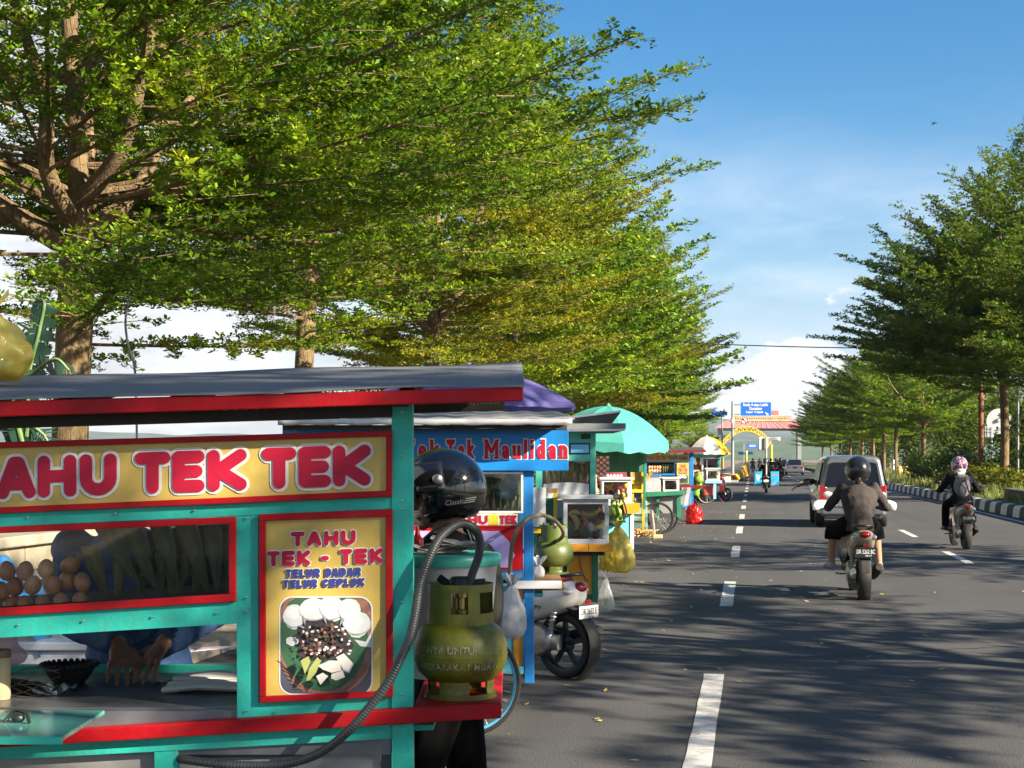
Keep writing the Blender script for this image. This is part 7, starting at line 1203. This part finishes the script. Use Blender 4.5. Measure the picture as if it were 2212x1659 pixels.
# ------------------------------------------------------------ cars
GLASSD = M('dark_car_glass', (.008, .011, .02), .12, coat=0, var=.1, spec=.22); SILV = M('silver_car_paint', (.14, .15, .16), .34, met=.4, coat=1, var=.04); PALE = M('pale_car_paint', (.55, .56, .58), .3, met=.3, coat=1, var=.04)
def car(label, loc, rz, paint, Lg, Wd, Ht, hood, boot, group=None, tall=True, lens=LENSR, name='parked_car'):
    """x forward; origin on the ground at the rear axle centre line"""
    t = thing(name, label, 'car', loc, rz, group); hw = Wd / 2; belt = Ht * .56; zb = .24; tw = hw * (.8 if tall else .72)
    def ring(x, w, zbelt, zr, rw, drop=0): return [Vector((x, s * a, z)) for s, a, z in ((1, w * .86, zb), (1, w * .97, zb + .1), (1, w, zb + .3), (1, w, zbelt - .12), (1, w * .96, zbelt), (1, rw, zr - .07), (1, rw * .86, zr), (1, 0, zr + .02 if zr > zbelt + .1 else zr))] + [Vector((x, s * a, z)) for s, a, z in ((-1, rw * .86, zr), (-1, rw, zr - .07), (-1, w * .96, zbelt), (-1, w, zbelt - .12), (-1, w, zb + .3), (-1, w * .97, zb + .1), (-1, w * .86, zb))]
    if tall: S = [(-.66, hw * .9, belt, Ht * .955, tw * .9), (-.6, hw * .97, belt, Ht * .985, tw * .97), (-.3, hw, belt, Ht, tw), (Lg * .42, hw, belt, Ht * .99, tw), (Lg * .55, hw, belt, Ht * .93, tw * .94), (Lg * .68, hw, belt, belt + .06, hw * .8), (Lg * .8, hw * .97, belt - .1, belt - .06, hw * .8), (Lg * .85, hw * .85, belt - .25, belt - .22, hw * .7)]
    else: S = [(-.85, hw * .88, belt - .02, belt + .03, hw * .74), (-.75, hw * .96, belt, belt + .09, hw * .76), (-.4, hw, belt, belt + .12, hw * .76), (.15, hw, belt, Ht * .97, tw * .96), (.7, hw, belt, Ht, tw), (Lg * .42, hw, belt, Ht * .97, tw), (Lg * .58, hw, belt, belt + .06, hw * .8), (Lg * .76, hw * .95, belt - .12, belt - .08, hw * .8), (Lg * .81, hw * .82, belt - .3, belt - .27, hw * .7)]
    m = MB(); m.loft([ring(*s) for s in S]); m.build('body', paint, t, smooth=40, sub=0, bev=.02)
    def lerp3(a, b, k): return a + (b - a) * k
    m = MB()
    if tall: m.prism([(-.665, s * a, z) for s, a, z in ((1, hw * .78, belt + .02), (1, tw * .83, Ht * .955 - .11), (1, tw * .7, Ht * .955 - .08), (-1, tw * .7, Ht * .955 - .08), (-1, tw * .83, Ht * .955 - .11), (-1, hw * .78, belt + .02))], (-.012, 0, 0))
    else: m.prism([(-.42, hw * .7, belt + .135), (.12, tw * .86, Ht * .985), (.12, -tw * .86, Ht * .985), (-.42, -hw * .7, belt + .135)], (-.012, 0, .014))
    m.build('rear_window', GLASSD, t)
    for s in (1, -1):
        y0, y1 = hw * .972, tw * 1.012
        for a, b in (((-.5, .38), (.46, 1.35), (1.43, Lg * .5)) if tall else ((.1, 1.0), (1.07, Lg * .44))):
            m = MB(); k = .86; zt_ = lerp3(belt, Ht - .07, k); yk = lerp3(y0, y1, k); cut = .28 if b > Lg * .4 else .0; c0 = .12 if (a < 0 or not tall and a < .3) else 0; c0 = c0 if tall else c0 * 2.5
            m.prism([(a, s * (y0 + .004), belt + .04), (b, s * (y0 + .004), belt + .04), (b - cut, s * (yk + .006), zt_), (a + c0, s * (yk + .006), zt_)], (0, s * .006, 0)); m.build('side_window', GLASSD, t)
        m = MB()
        if tall: m.prism([(-.668, s * hw * .92, belt + .06), (-.668, s * hw * .74, belt - .0), (-.668, s * hw * .74, belt - .38), (-.668, s * hw * .93, belt - .4)], (.14, s * .035, 0))
        else: m.prism([(-.86, s * hw * .86, belt - .02), (-.86, s * hw * .5, belt - .04), (-.86, s * hw * .52, belt - .16), (-.86, s * hw * .87, belt - .18)], (.12, s * .02, 0))
        m.build('tail_light', lens, t, bev=.008)
        m = MB(); m.ell((Lg * .5, s * (hw + .1), belt + .1), (.05, .1, .075), 12); m.build('mirror', paint if not tall else BLACK, t, smooth=180)
        for wx in (0, Lg * .62):
            wh = bpy.data.objects.new('wheel', None); C.objects.link(wh); wh.parent = t; wh.location = (wx, s * (hw - .09), .3); m = MB(); m.lathe([(.19, -.09), (.28, -.1), (.3, -.07), (.3, .07), (.28, .1), (.19, .09), (.19, -.09)], n=26, ax=(0, 1, 0)); m.build('tyre', RUBBER, wh, smooth=50)
            m = MB(); m.lathe([(0, s * .06), (.08, s * .07), (.19, s * .08), (.19, -s * .02), (0, -s * .02)], n=20, ax=(0, 1, 0)); m.build('rim', STEEL, wh, smooth=40)
    xr = -.66 if tall else -.85
    m = MB(); m.loft([[Vector((x, y, z)) for y, z in ((-w_, .3), (-w_, .56), (w_, .56), (w_, .3))] for x, w_ in ((xr - .09, hw * .84), (xr - .05, hw * .93), (xr + .3, hw * 1.004))]); m.build('bumper', paint, t, bev=.04)
    m = MB(); m.box((xr - .06, -hw * .8, .2), (xr + .2, hw * .8, .3)); m.build('lower_bumper', BLACK, t, bev=.02)
    m = MB(); zz = .72 if tall else .66; m.cbox((xr - .012, 0, zz + .05), (.012, .42, .13)); m.build('number_plate', PLATEB, t)
    m = MB(); m.cbox((xr - .012, 0, zz + .18), (.02, .7, .045)); m.build('chrome_strip', CHROME, t, bev=.008)
    m = MB(); m.tube([(xr + .05, -hw * .45, .22), (xr - .07, -hw * .45, .21)], .03, 10); m.build('exhaust', STEEL, t, smooth=60)
    return t
hd = HD + R(.5); Lc = gnd(1838, 1138); Lc += Vector((math.cos(hd), math.sin(hd), 0)) * .1
mv = car('silver people carrier driving ahead with an arm out of its side window', Lc, hd, SILV, 4.1, 1.6, 1.66, 0, 0)
J = dict(pelvis=(0, 0, .62), chest=(-.08, 0, .95), neck=(-.08, 0, 1.12), head=(-.06, 0, 1.26), shL=(-.06, .2, 1.06), shR=(-.06, -.2, 1.06), elL=(.02, .52, .99), elR=(.15, -.25, .85), wrL=(.0, .74, .9), wrR=(.35, -.15, .9), hdL=(-.1, .85, -.5), hpL=(.05, .1, .6), hpR=(.05, -.1, .6), knL=(.45, .12, .66), knR=(.45, -.12, .66), anL=(.6, .12, .38), anR=(.6, -.12, .38), toL=(.75, .12, .34), toR=(.75, -.12, .34))
Mv = Matrix.Translation(Lc) @ Matrix.Rotation(hd, 4, 'Z')
person('person in the silver people carrier holding a bare arm out of the side window', Mv @ Vector((1.95, .42, 0)), hd, J, dict(top=DARKC, bottom=BLACKC, skin=M('tan_skin')), vox=.018, sleeves=False, fingers=True)
cs = car('silver sedan driving far ahead in the right lane', gnd(1717, 1026), HD, SILV, 4.4, 1.75, 1.48, 0, 0, 'cars far down the road', tall=False)
dup(cs, gnd(1688, 1019), HD, 'small pale car left of the silver sedan, behind the scooters', 1, 'cars far down the road')
dup(cs, rdY(88, 17.5), HD + math.pi, 'pale car glimpsed through the median hedge left of the rider with the backpack', 1, 'cars far down the road')
# ------------------------------------------------------------ road sign, barrier, arch, gate
SIGNBL = M('road_sign_blue', (.01, .1, .5), .4, var=.06); SW = M('sign_white', (.7, .7, .7), .4, var=.04); SR = M('sign_red', (.5, .02, .03), .4); POLE = M('galvanised_pole', (.26, .27, .28), .55, met=.4); YB = M('yellow_barrier_paint', (.62, .36, .02), .55, var=.15, dirt=.2); YST = M('yellow_steel', (.6, .4, .02), .5, var=.15)
def face_text(s, x, y, Y, par, o, w_, h=None, mat=None, bold=.015): return text_obj('sign_lettering', s, mat or SW, par, Matrix.Translation(at(x, y, Y) - Vector(o)) @ FACE, w_, h, bold, ext=.002)
Ys = 100; g = at(1582.5, 0, Ys); g.z = 0; t = thing('road_sign', 'blue overhead road sign with white Indonesian lettering on a grey pole', 'road sign', g)
m = MB(g); m.tube([g, at(1582.5, 960, Ys), at(1582.5, 867, Ys)], [.11, .1, .08], 12); m.build('pole', POLE, t, smooth=60); m = MB(g); [m.tube([at(1582.5, y, Ys), at(1600, y, Ys)], .045, 8) for y in (874, 895)]; m.build('bracket', POLE, t, smooth=60)
m = MB(g); m.pr(1599, 868, 1666.5, 899, Ys - .02, .05); bd = m.build('sign_board', SIGNBL, t); m = MB(g)
for q in ((1599, 868, 1666.5, 869.2), (1599, 897.8, 1666.5, 899), (1599, 869.2, 1600.2, 897.8), (1665.3, 869.2, 1666.5, 897.8)): m.pr(*q, Ys - .03, .01)
m.build('sign_border', M('sign_edge', (.25, .4, .75), .4), bd)
for s, y, w_ in (('Roda 4 atau Lebih', 874.2, 1.66), ('Gunakan', 882.3, .86), ('Lajur Cepat', 890.4, 1.15)): face_text(s, 1632 - (2 if y > 890 else 0), y, Ys - .035, bd, g, w_, .2)
m = MB(g); m.px([(1652.5, 891.2), (1654, 890), (1658.2, 894), (1659.6, 892.6), (1660, 897), (1655.4, 896.8), (1656.8, 895.4)], Ys - .036, .004); m.build('sign_arrow', SW, bd)
m = MB(g); m.lathe([(0, -.02), (.225, -.02), (.225, .02), (0, .02)], c=at(1608, 909, Ys - .06), n=24, ax=(0, 1, 0)); rs = m.build('round_sign', SR, t); m = MB(g); m.lathe([(0, -.004), (.175, -.004), (.175, .002), (0, .002)], c=at(1608, 909, Ys - .085), n=24, ax=(0, 1, 0)); m.build('round_face', SW, rs)
m = MB(g); m.px([(1603.5, 905.5), (1605, 904), (1612.8, 912.4), (1611.4, 913.8)], Ys - .095, .004); m.px([(1603.2, 904), (1608.5, 905), (1604.4, 909.4)], Ys - .098, .004); m.build('round_mark', BLACK, rs); m = MB(g); m.tube([at(1582.5, 914, Ys), at(1608, 914, Ys)], .025, 6); m.build('bracket', POLE, t); m = MB(g); m.pr(1581, 905, 1586, 914, Ys - .13, .02); m.build('pole_plate', SW, t)
# second blue board half hidden in the leaves on the left
g = at(1560, 0, 108); g.z = 0; t = thing('road_sign', 'blue road sign half hidden in the leaves left of the sign pole', 'road sign', g); m = MB(g); m.pr(1536, 889, 1571, 897, 108, .05); m.pr(1536, 884, 1545, 889, 108.01, .05); m.build('sign_board', SIGNBL, t); m = MB(g); m.tube([g, at(1560, 889, 108.1)], .06, 8); m.build('pole', POLE, t, smooth=60)
# yellow wedge barrier and its white blocks
b0 = gnd(1563, 1036) ; g = rd(101, -1.9); t = thing('road_barrier', 'long sloping yellow barrier with dark chevrons on the dividing island', 'barrier', g); m = MB(g)
def bar(u): return at(1562 + (1614 - 1562) * u, 0, 103 + 35 * u)
A = [(1561, 1028, 101), (1585, 1031, 99.5), (1597, 1020, 110), (1613, 1004, 128)]
rings = []
for x, y, Y in A:
    top = at(x, y - 6 + (1 if Y < 100 else 0), Y); bot = Vector((top.x, top.y, .15)); rings.append([bot + Vector((-.35, 0, 0)), bot + Vector((.35, 0, 0)), Vector((top.x + .16, top.y, top.z)), Vector((top.x - .16, top.y, top.z))])
m.loft(rings); m.build('body', YB, t, bev=.05); m = MB(g)
for k in range(9):
    u = .15 + k * .09; i = 1 if u < .55 else 2; q = (u - .15) / .4 if i == 1 else (u - .55) / .45; q = min(q, .95); a, b = rings[i], rings[min(i + 1, 3)]; c = lambda j, w_: a[j].lerp(b[j], min(1, q + w_))
    m.prism([c(1, 0).lerp(c(2, 0), .1) + Vector((.012, -.012, 0)), c(1, .08).lerp(c(2, .08), .5) + Vector((.012, -.012, 0)), c(1, .08).lerp(c(2, .08), .65) + Vector((.012, -.012, 0)), c(1, .0).lerp(c(2, .0), .25) + Vector((.012, -.012, 0))], (.004, -.004, 0))
m.build('chevrons', BLACK, t)
m = MB(); m.prism([rd(99.5, -2.6), rd(99.5, -.95), rd(160, -.95), rd(160, -2.6)], (0, 0, .14)); struct(m.build('traffic_island', M('island_concrete', (.3, .29, .27), .9, var=.2)))
m = MB()
for k, tt in enumerate((-2.5, -2.1, -1.7, -1.3)): 
    if k in (1, 3): continue
    ob = MB(); c = rd(99.3, tt); ob.box((-.28, -.18, 0), (.28, .18, .38)); o_ = ob.build('kerb_block', KW, bev=.03); o_.location = c; tag(o_, ('left white concrete block at the foot of the sign pole', 'right white concrete block at the foot of the sign pole')[k // 2], 'concrete block', 'white blocks at the end of the traffic island')
g = at(1612, 0, 131); g.z = 0; t = thing('marker_post', 'short yellow marker post at the tip of the yellow barrier', 'post', g); m = MB(g); m.tube([g, at(1612, 979, 131)], .1, 8); m.build('post', YB, t, smooth=60); m = MB(g); m.tube([at(1612, 979, 131), at(1612, 974, 131)], .12, 8); m.build('cap', SW, t, smooth=60)
# yellow truss arch over the road
Ya = 235; g = at(1614, 0, Ya); g.z = 0; t = thing('truss_arch', 'yellow steel truss arch spanning the road in the distance', 'arch', g)
def ap(u, off): 
    x = 1560 + (1666 - 1560) * u; y = 955 - 34 * (1 - abs(2 * u - .98) ** 2.0) + off; return at(x, y, Ya)
m = MB(g)
for off, dy in ((0, 0), (10, 0), (0, .7), (10, .7)): m.tube([ap(i / 24, off) + Vector((0, dy, 0)) for i in range(25)], .085, 6)
m.build('chords', YST, t); m = MB(g)
for i in range(24): m.tube([ap(i / 24, 0 if i % 2 else 10), ap((i + 1) / 24, 10 if i % 2 else 0)], .08, 5); m.tube([ap(i / 24, 0), ap(i / 24, 0) + Vector((0, .7, 0))], .05, 4)
m.build('bracing', YST, t); m = MB(g)
for u in (0, 1): p = ap(u, 4); m.tube([Vector((p.x, Ya, 0)), p], .22, 8)
m.build('legs', YST, t)
# great gate with a tiered red and yellow roof
Yg = 400; g = at(1640, 0, Yg); g.z = 0; t = thing('city_gate', 'broad gate with a haze-paled red tiered roof and yellow lattice ridge across the road', 'gate', g)
RR = M('hazy_red_roof', (.42, .12, .14), .7, var=.25, sc=.3); YR = M('hazy_yellow_trim', (.42, .33, .17), .7, var=.3, sc=.5); PIL = M('gate_concrete', (.2, .21, .22), .8)  # distance haze is mixed into the pale roof and trim colours
m = MB(g); m.loft([[at(1543, 924, Yg - 4), at(1737, 926, Yg - 4), at(1737, 926, Yg + 4), at(1543, 924, Yg + 4)], [at(1566, 911, Yg - 3), at(1722, 911, Yg - 3), at(1722, 911, Yg + 3), at(1566, 911, Yg + 3)], [at(1582, 903, Yg - 2), at(1708, 903, Yg - 2), at(1708, 903, Yg + 2), at(1582, 903, Yg + 2)], [at(1586, 901, Yg - 1), at(1705, 901, Yg - 1), at(1705, 901, Yg + 1), at(1586, 901, Yg + 1)]]); m.build('roof', RR, t)
m = MB(g)
for k in range(24): x = 1584 + k * 5; m.tube([at(x, 909, Yg - 3), at(x + 5, 899, Yg - 2.8)], .12, 4); m.tube([at(x + 5, 909, Yg - 3), at(x, 899, Yg - 2.8)], .12, 4)
m.tube([at(1580, 899, Yg - 2.8), at(1710, 899, Yg - 2.8)], .25, 5); m.tube([at(1580, 909, Yg - 3.1), at(1710, 909, Yg - 3.1)], .2, 5); m.build('ridge_lattice', YR, t)
m = MB(g)
for k in range(14): x = 1556 + k * 13; m.tube([at(x, 925, Yg - 4.2), at(1590 + (x - 1556) * .62, 911, Yg - 3.2)], .06, 4)
m.build('roof_ribs', YR, t); m = MB(g); m.pr(1668, 887, 1682, 901, Yg - 1, 2); m.build('tower_block', RR, t); m = MB(g); m.tube([at(1681, 887, Yg), at(1681, 874, Yg)], .15, 5); m.build('mast', SW, t)
m = MB(g)
for x in (1556, 1727): m.pr(x - 4, 925, x + 4, 1002, Yg - 2, 2)
m.build('pillars', PIL, t); m = MB(g); m.pr(1562, 925, 1721, 930, Yg - 2, 4); m.build('beam', PIL, t)
# small far signs
g = at(1623, 0, 180); g.z = 0; t = thing('road_sign', 'small far blue road sign under the yellow arch', 'road sign', g); m = MB(g); m.pr(1615, 958, 1636, 968.5, 180, .06); q = m.build('sign_board', SIGNBL, t); m = MB(g); [m.pr(1618, y, 1633, y + 1, 179.97, .01) for y in (961, 964)]; m.build('sign_lines', SW, q); m = MB(g); m.tube([Vector((g.x - .9, 180.2, 0)), Vector((g.x - .9, 180.2, at(0, 958, 180).z))], .08, 6); m.build('pole', POLE, t)
GT = M('road_sign_teal', (.03, .35, .32), .5); g = at(1611, 0, 150); g.z = 0; t = thing('road_sign', 'pair of far teal direction signs on one post beyond the barrier', 'road sign', g)
for x0, x1 in ((1594, 1608), (1614, 1627)): m = MB(g); m.px([(x0, 978), (x0 + 2, 976), (x1 - 2, 976), (x1, 979), (x1 - 1, 982), (x0 + 2, 982.5)], 150, .06); m.build('sign_board', GT, t)
m = MB(g); m.tube([g, at(1611, 977, 150)], .07, 6); m.tube([at(1600, 979, 150.1), at(1620, 979, 150.1)], .05, 6); m.build('pole', POLE, t)
# ------------------------------------------------------------ median furniture
g = rdY(63, 9.6, .4); g.x = at(2119, 0, 63).x; t = thing('utility_pole', 'rust brown utility pole on the median left of the first bare trunk', 'pole', g); RUST = M('rusty_steel', (.17, .06, .03), .75, var=.35, sc=4, bump=.2); m = MB(g); m.tube([g, Vector((g.x, g.y, 4.2))], .115, 10); m.build('lower_tube', RUST, t, smooth=60); m = MB(g); m.tube([Vector((g.x, g.y, 4.2)), Vector((g.x, g.y, 8.5))], .085, 10); m.build('upper_tube', RUST, t, smooth=60); m = MB(g); m.tube([Vector((g.x, g.y, 4.1)), Vector((g.x, g.y, 4.3))], .15, 10); m.build('collar', RUST, t, smooth=60)
g = at(2199, 0, 60); g.z = .4; t = thing('metal_pole', 'slim grey metal pole at the right edge of the picture', 'pole', g); m = MB(g); m.tube([g, Vector((g.x, g.y, 4.6))], .045, 8); m.build('tube', POLE, t, smooth=60); m = MB(g); m.pr(2190, 850, 2211, 853, 60, .05); m.build('arm', POLE, t); m = MB(g); m.cbox((g.x, g.y - .06, 1.0), (.12, .08, .25)); m.build('box', POLE, t, bev=.01)
g = at(2138, 0, 72); g.z = .3; t = thing('sign_back', 'round and square white sign backs seen behind the first bare trunk', 'road sign', g); SB = M('sign_back_grey', (.36, .37, .38), .5, met=.3, var=.1)
m = MB(g); m.lathe([(0, -.02), (.62, -.02), (.62, .02), (0, .02)], c=at(2158, 910, 72), n=30, ax=(0, 1, 0)); m.build('round_plate', SB, t); m = MB(g); m.pr(2128, 921, 2147, 944, 71.9, .03); sq_ = m.build('square_plate', SB, t); m = MB(g); [m.pr(x, 922, x + 1, 943, 71.86, .02) for x in (2133, 2141)]; m.pr(2129, 932, 2146, 933, 71.85, .02); m.build('stiffeners', POLE, sq_); m = MB(g); m.tube([Vector((at(2142, 0, 72.1).x, 72.1, .3)), at(2142, 900, 72.1)], .05, 8); m.build('post', POLE, t, smooth=60)
g = at(2185, 0, 74); g.z = .3; t = thing('sign_back', 'long white sign back at the right edge behind the first bare trunk', 'road sign', g); m = MB(g); m.pr(2163, 893, 2212, 901, 74, .04); m.build('plate', SB, t); m = MB(g); [m.tube([Vector((at(x, 0, 74.1).x, 74.1, .3)), at(x, 893, 74.1)], .045, 6) for x in (2178, 2204)]; m.build('posts', POLE, t)
YD = M('yellow_barrel', (.68, .42, .02), .4, var=.1)
for i, x in enumerate((1943, 1957)):
    g = at(x, 0, 92); g.z = .42; t = thing('traffic_barrel', ('left yellow plastic barrel', 'right yellow plastic barrel')[i] + ' on the median behind the silver people carrier', 'barrel', g, 0, 'yellow barrels on the median'); m = MB(); m.lathe([(0, 0), (.2, 0), (.22, .03), (.2, .3), (.205, .34), (.18, .6), (.15, .68), (0, .7)], n=16); m.build('body', YD, t, smooth=40); m = MB(); m.lathe([(.2, .4), (.207, .41), (.2, .5), (.195, .5)], n=16); m.build('band', SW, t, smooth=40)
# lamp post on the left among the trees? no: slim posts of the median fence
for i, (x, Y) in enumerate(((1974, 95), (1930, 90))):
    g = at(x, 0, Y); g.z = .42; t = thing('fence_post', ('right', 'left')[i] + ' short white post beside the yellow barrels', 'post', g, 0, 'short white posts on the median'); m = MB(g); m.tube([g, g + Vector((0, 0, 1.0))], .06, 8); m.build('post', SW, t, smooth=60); m = MB(g); m.ell(g + Vector((0, 0, 1.02)), .075, 8); m.build('cap', SW, t, smooth=60)
# ------------------------------------------------------------ wires, bird, banana plant
p0, p1 = rdY(60, -6.4, 0), rdY(60, 24, 0); p0 = at(1380, 735, 60); p1 = at(2080, 752, 60); m = MB(p0); m.tube([p0.lerp(p1, u) + Vector((0, 0, -.45 * 4 * u * (1 - u) * .25)) for u in np.linspace(0, 1, 25)], .022, 5); ob = m.build('overhead_wire', BLACK, smooth=60); ob.location = p0; tag(ob, 'thin dark overhead wire strung between the two tree rows', 'wire')
P = cat([at(289, 610, 13.2), at(277, 650, 13.2), at(271, 700, 13.2), at(278, 750, 13.2), at(292, 806, 13.2), at(296, 960, 13.2)], 6); m = MB(P[0]); m.tube(P, .011, 5); ob = m.build('hanging_cable', M('grey_cable', (.16, .15, .17), .6), smooth=60); ob.location = P[0]; tag(ob, 'thin grey cable hanging from the nearest tree over the cart roof', 'cable')
c = at(2017, 267, 70); t = thing('bird', 'small dark bird in flight high on the right of the sky', 'bird', c); m = MB(); m.tube([(-.1, 0, -.02), (-.05, 0, 0), (.05, 0, .01), (.1, 0, .02), (.13, 0, .02)], [.01, .035, .04, .025, .006], 8)
for s in (1, -1): m.grid(lambda u, v: Vector((.05 - .07 * v - .05 * u * u, s * .2 * u, .02 + .1 * u - .09 * u * u)), 5, 3)
m.build('body', BLACK, t, smooth=180); t.rotation_euler = (0, 0, R(-70)); m = MB(); m.grid(lambda u, v: Vector((-.1 - .08 * u, (v - .5) * .06 * (1 + u), -.02)), 2, 2); m.build('tail', BLACK, t)
BAN = M('banana_leaf_green', (.02, .06, .035), .4, var=.3, sc=3, tr=.25)
bx = at(58, 0, 11.0); t = thing('banana_plant', 'banana plant with torn dark leaves behind the nearest cart at the left edge', 'banana plant', (bx.x, 11.0, 0)); m = MB(); m.tube(cat([(0, 0, 0), (.03, 0, .8), (.0, .05, 1.5)], 4), [.11, .105, .1, .1, .095, .09, .08, .07, .05], 10); m.build('stem', M('banana_stem', (.12, .16, .06), .7, var=.3), t, smooth=60)
def bleaf(pts, wd, seed, torn):
    P = cat(pts, 6); n = len(P); rg = random.Random(seed); m = MB(t.location)
    for s in (1, -1):
        for i in range(n - 1):
            u0, u1 = i / (n - 1), (i + 1) / (n - 1); d = (P[i + 1] - P[i]).normalized(); sd = d.cross(Vector((.1, -1, .25))).normalized() * s; w0, w1 = (wd * math.sin(math.pi * min(1, .08 + .9 * u)) ** .6 for u in (u0, u1))
            tear = torn and rg.random() < .75; dr = Vector((0, 0, -.08 * rg.random())) ; q = .35 if tear else 0
            a, b = P[i], P[i + 1].lerp(P[i], q); m.add([a, b, b + sd * w1 + dr + d * .04, a + sd * w0 + dr + d * .05], [[0, 1, 2, 3]])
    lf = m.build('leaf', BAN, t, solid=.003, fix=False); m = MB(t.location); m.tube(P, [.018 * (1 - .8 * i / n) + .003 for i in range(n)], 6); m.build('midrib', M('banana_rib', (.12, .2, .06), .5), lf, smooth=60)
b = Vector((bx.x, 11.05, 1.5))
bleaf([b, at(60, 830, 11), at(84, 720, 11), at(96, 655, 11), at(78, 645, 11.1)], .1, 3, False); bleaf([b, at(30, 850, 10.9), at(78, 800, 10.8), at(120, 775, 10.7), at(150, 800, 10.7)], .1, 5, True); bleaf([b, at(20, 840, 11.2), at(56, 770, 11.3), at(70, 700, 11.3), at(100, 720, 11.3)], .13, 7, True); bleaf([b, at(30, 900, 11), at(-10, 880, 11), at(-60, 930, 11)], .14, 9, True); bleaf([b, at(60, 925, 11), at(90, 935, 11), at(110, 965, 11)], .12, 11, True)
# ------------------------------------------------------------ bicycle leaning behind the vendor
bc = Vector((at(470, 0, 6.6).x, 6.6, 0)); t = thing('bicycle', 'bicycle with a white tube and blue stay parked behind the nearest cart', 'bicycle', bc)
for dx in (-.52, .5): spoked_wheel('wheel', '', Vector((dx, 0, .33)), .33, .02, parent=t)
m = MB(); m.tube([(-.52, 0, .33), (-.05, 0, .3), (.36, 0, .78), (-.18, 0, .74), (-.05, 0, .3)], .016, 8); m.tube([(-.52, 0, .33), (-.18, 0, .74), (-.2, 0, .84)], .013, 8); m.tube([(.5, 0, .33), (.4, 0, .62), (.34, 0, .92)], .016, 8); m.build('frame', M('violet_white_frame', (.5, .45, .55), .4), t, smooth=60)
m = MB(); m.tube([(.0, -.06, .28), (.28, -.1, .55)], .014, 8); m.build('stay', M('bright_blue_tube', (.05, .35, .6), .35), t, smooth=60); m = MB(); m.ell((-.2, 0, .88), (.13, .07, .035), 12); m.build('saddle', BLACK, t, smooth=180); m = MB(); m.tube(cat([(.3, .25, .98), (.36, .15, 1.0), (.35, 0, .94), (.36, -.15, 1.0), (.3, -.25, .98)], 4), .012, 8); m.build('handlebar', STEEL, t, smooth=60)
# a blue tarpaulin bundle and pale crate on the pavement behind the wall end
ob = MB(); ob.grid(lambda u, v: Vector((-.3 + .62 * u, -.32 + .6 * v, .42 - .42 * (abs(u - .45) * 1.8) ** 2 - .25 * abs(v - .5) + .03 * math.sin(u * 23 + v * 5) + .025 * math.sin(v * 19 - u * 11))), 40, 30); q = ob.build('tarpaulin', M('blue_tarp', (.02, .13, .3), .5, var=.3, bump=.6, bsc=12), smooth=180, solid=.004); q.location = (at(5, 0, 8.6).x, 8.6, .6); tag(q, 'crumpled blue tarpaulin bundle seen through the show case at the left edge', 'tarpaulin')
t = thing('pale_crate', 'pale plastic crate under the blue tarpaulin behind the nearest cart', 'crate', (at(35, 0, 8.6).x, 8.6, 0)); m = MB(); m.box((-.5, -.3, 0), (.5, .3, .52)); m.build('body', M('pale_crate_plastic', (.5, .52, .55), .5), t, bev=.03); m = MB(); m.box((-.53, -.33, .522), (.53, .33, .57)); m.build('rim', M('pale_crate_plastic'), t, bev=.01)
# ------------------------------------------------------------ the pale air that the far gate and hills fade into
m = MB(); m.box((-2600, -310, -4), (2600, 2420, 88)); hz = m.build('haze', bpy.data.materials.new('haze_air')); hz['kind'] = 'stuff'
hm_ = hz.data.materials[0]; hm_.use_nodes = True; n_ = hm_.node_tree.nodes; n_.remove(n_['Principled BSDF']); pv = n_.new('ShaderNodeVolumePrincipled'); pv.inputs['Color'].default_value = (.72, .84, 1, 1); pv.inputs['Density'].default_value = .0001; pv.inputs['Anisotropy'].default_value = .2
hm_.node_tree.links.new(pv.outputs[0], n_['Material Output'].inputs['Volume'])
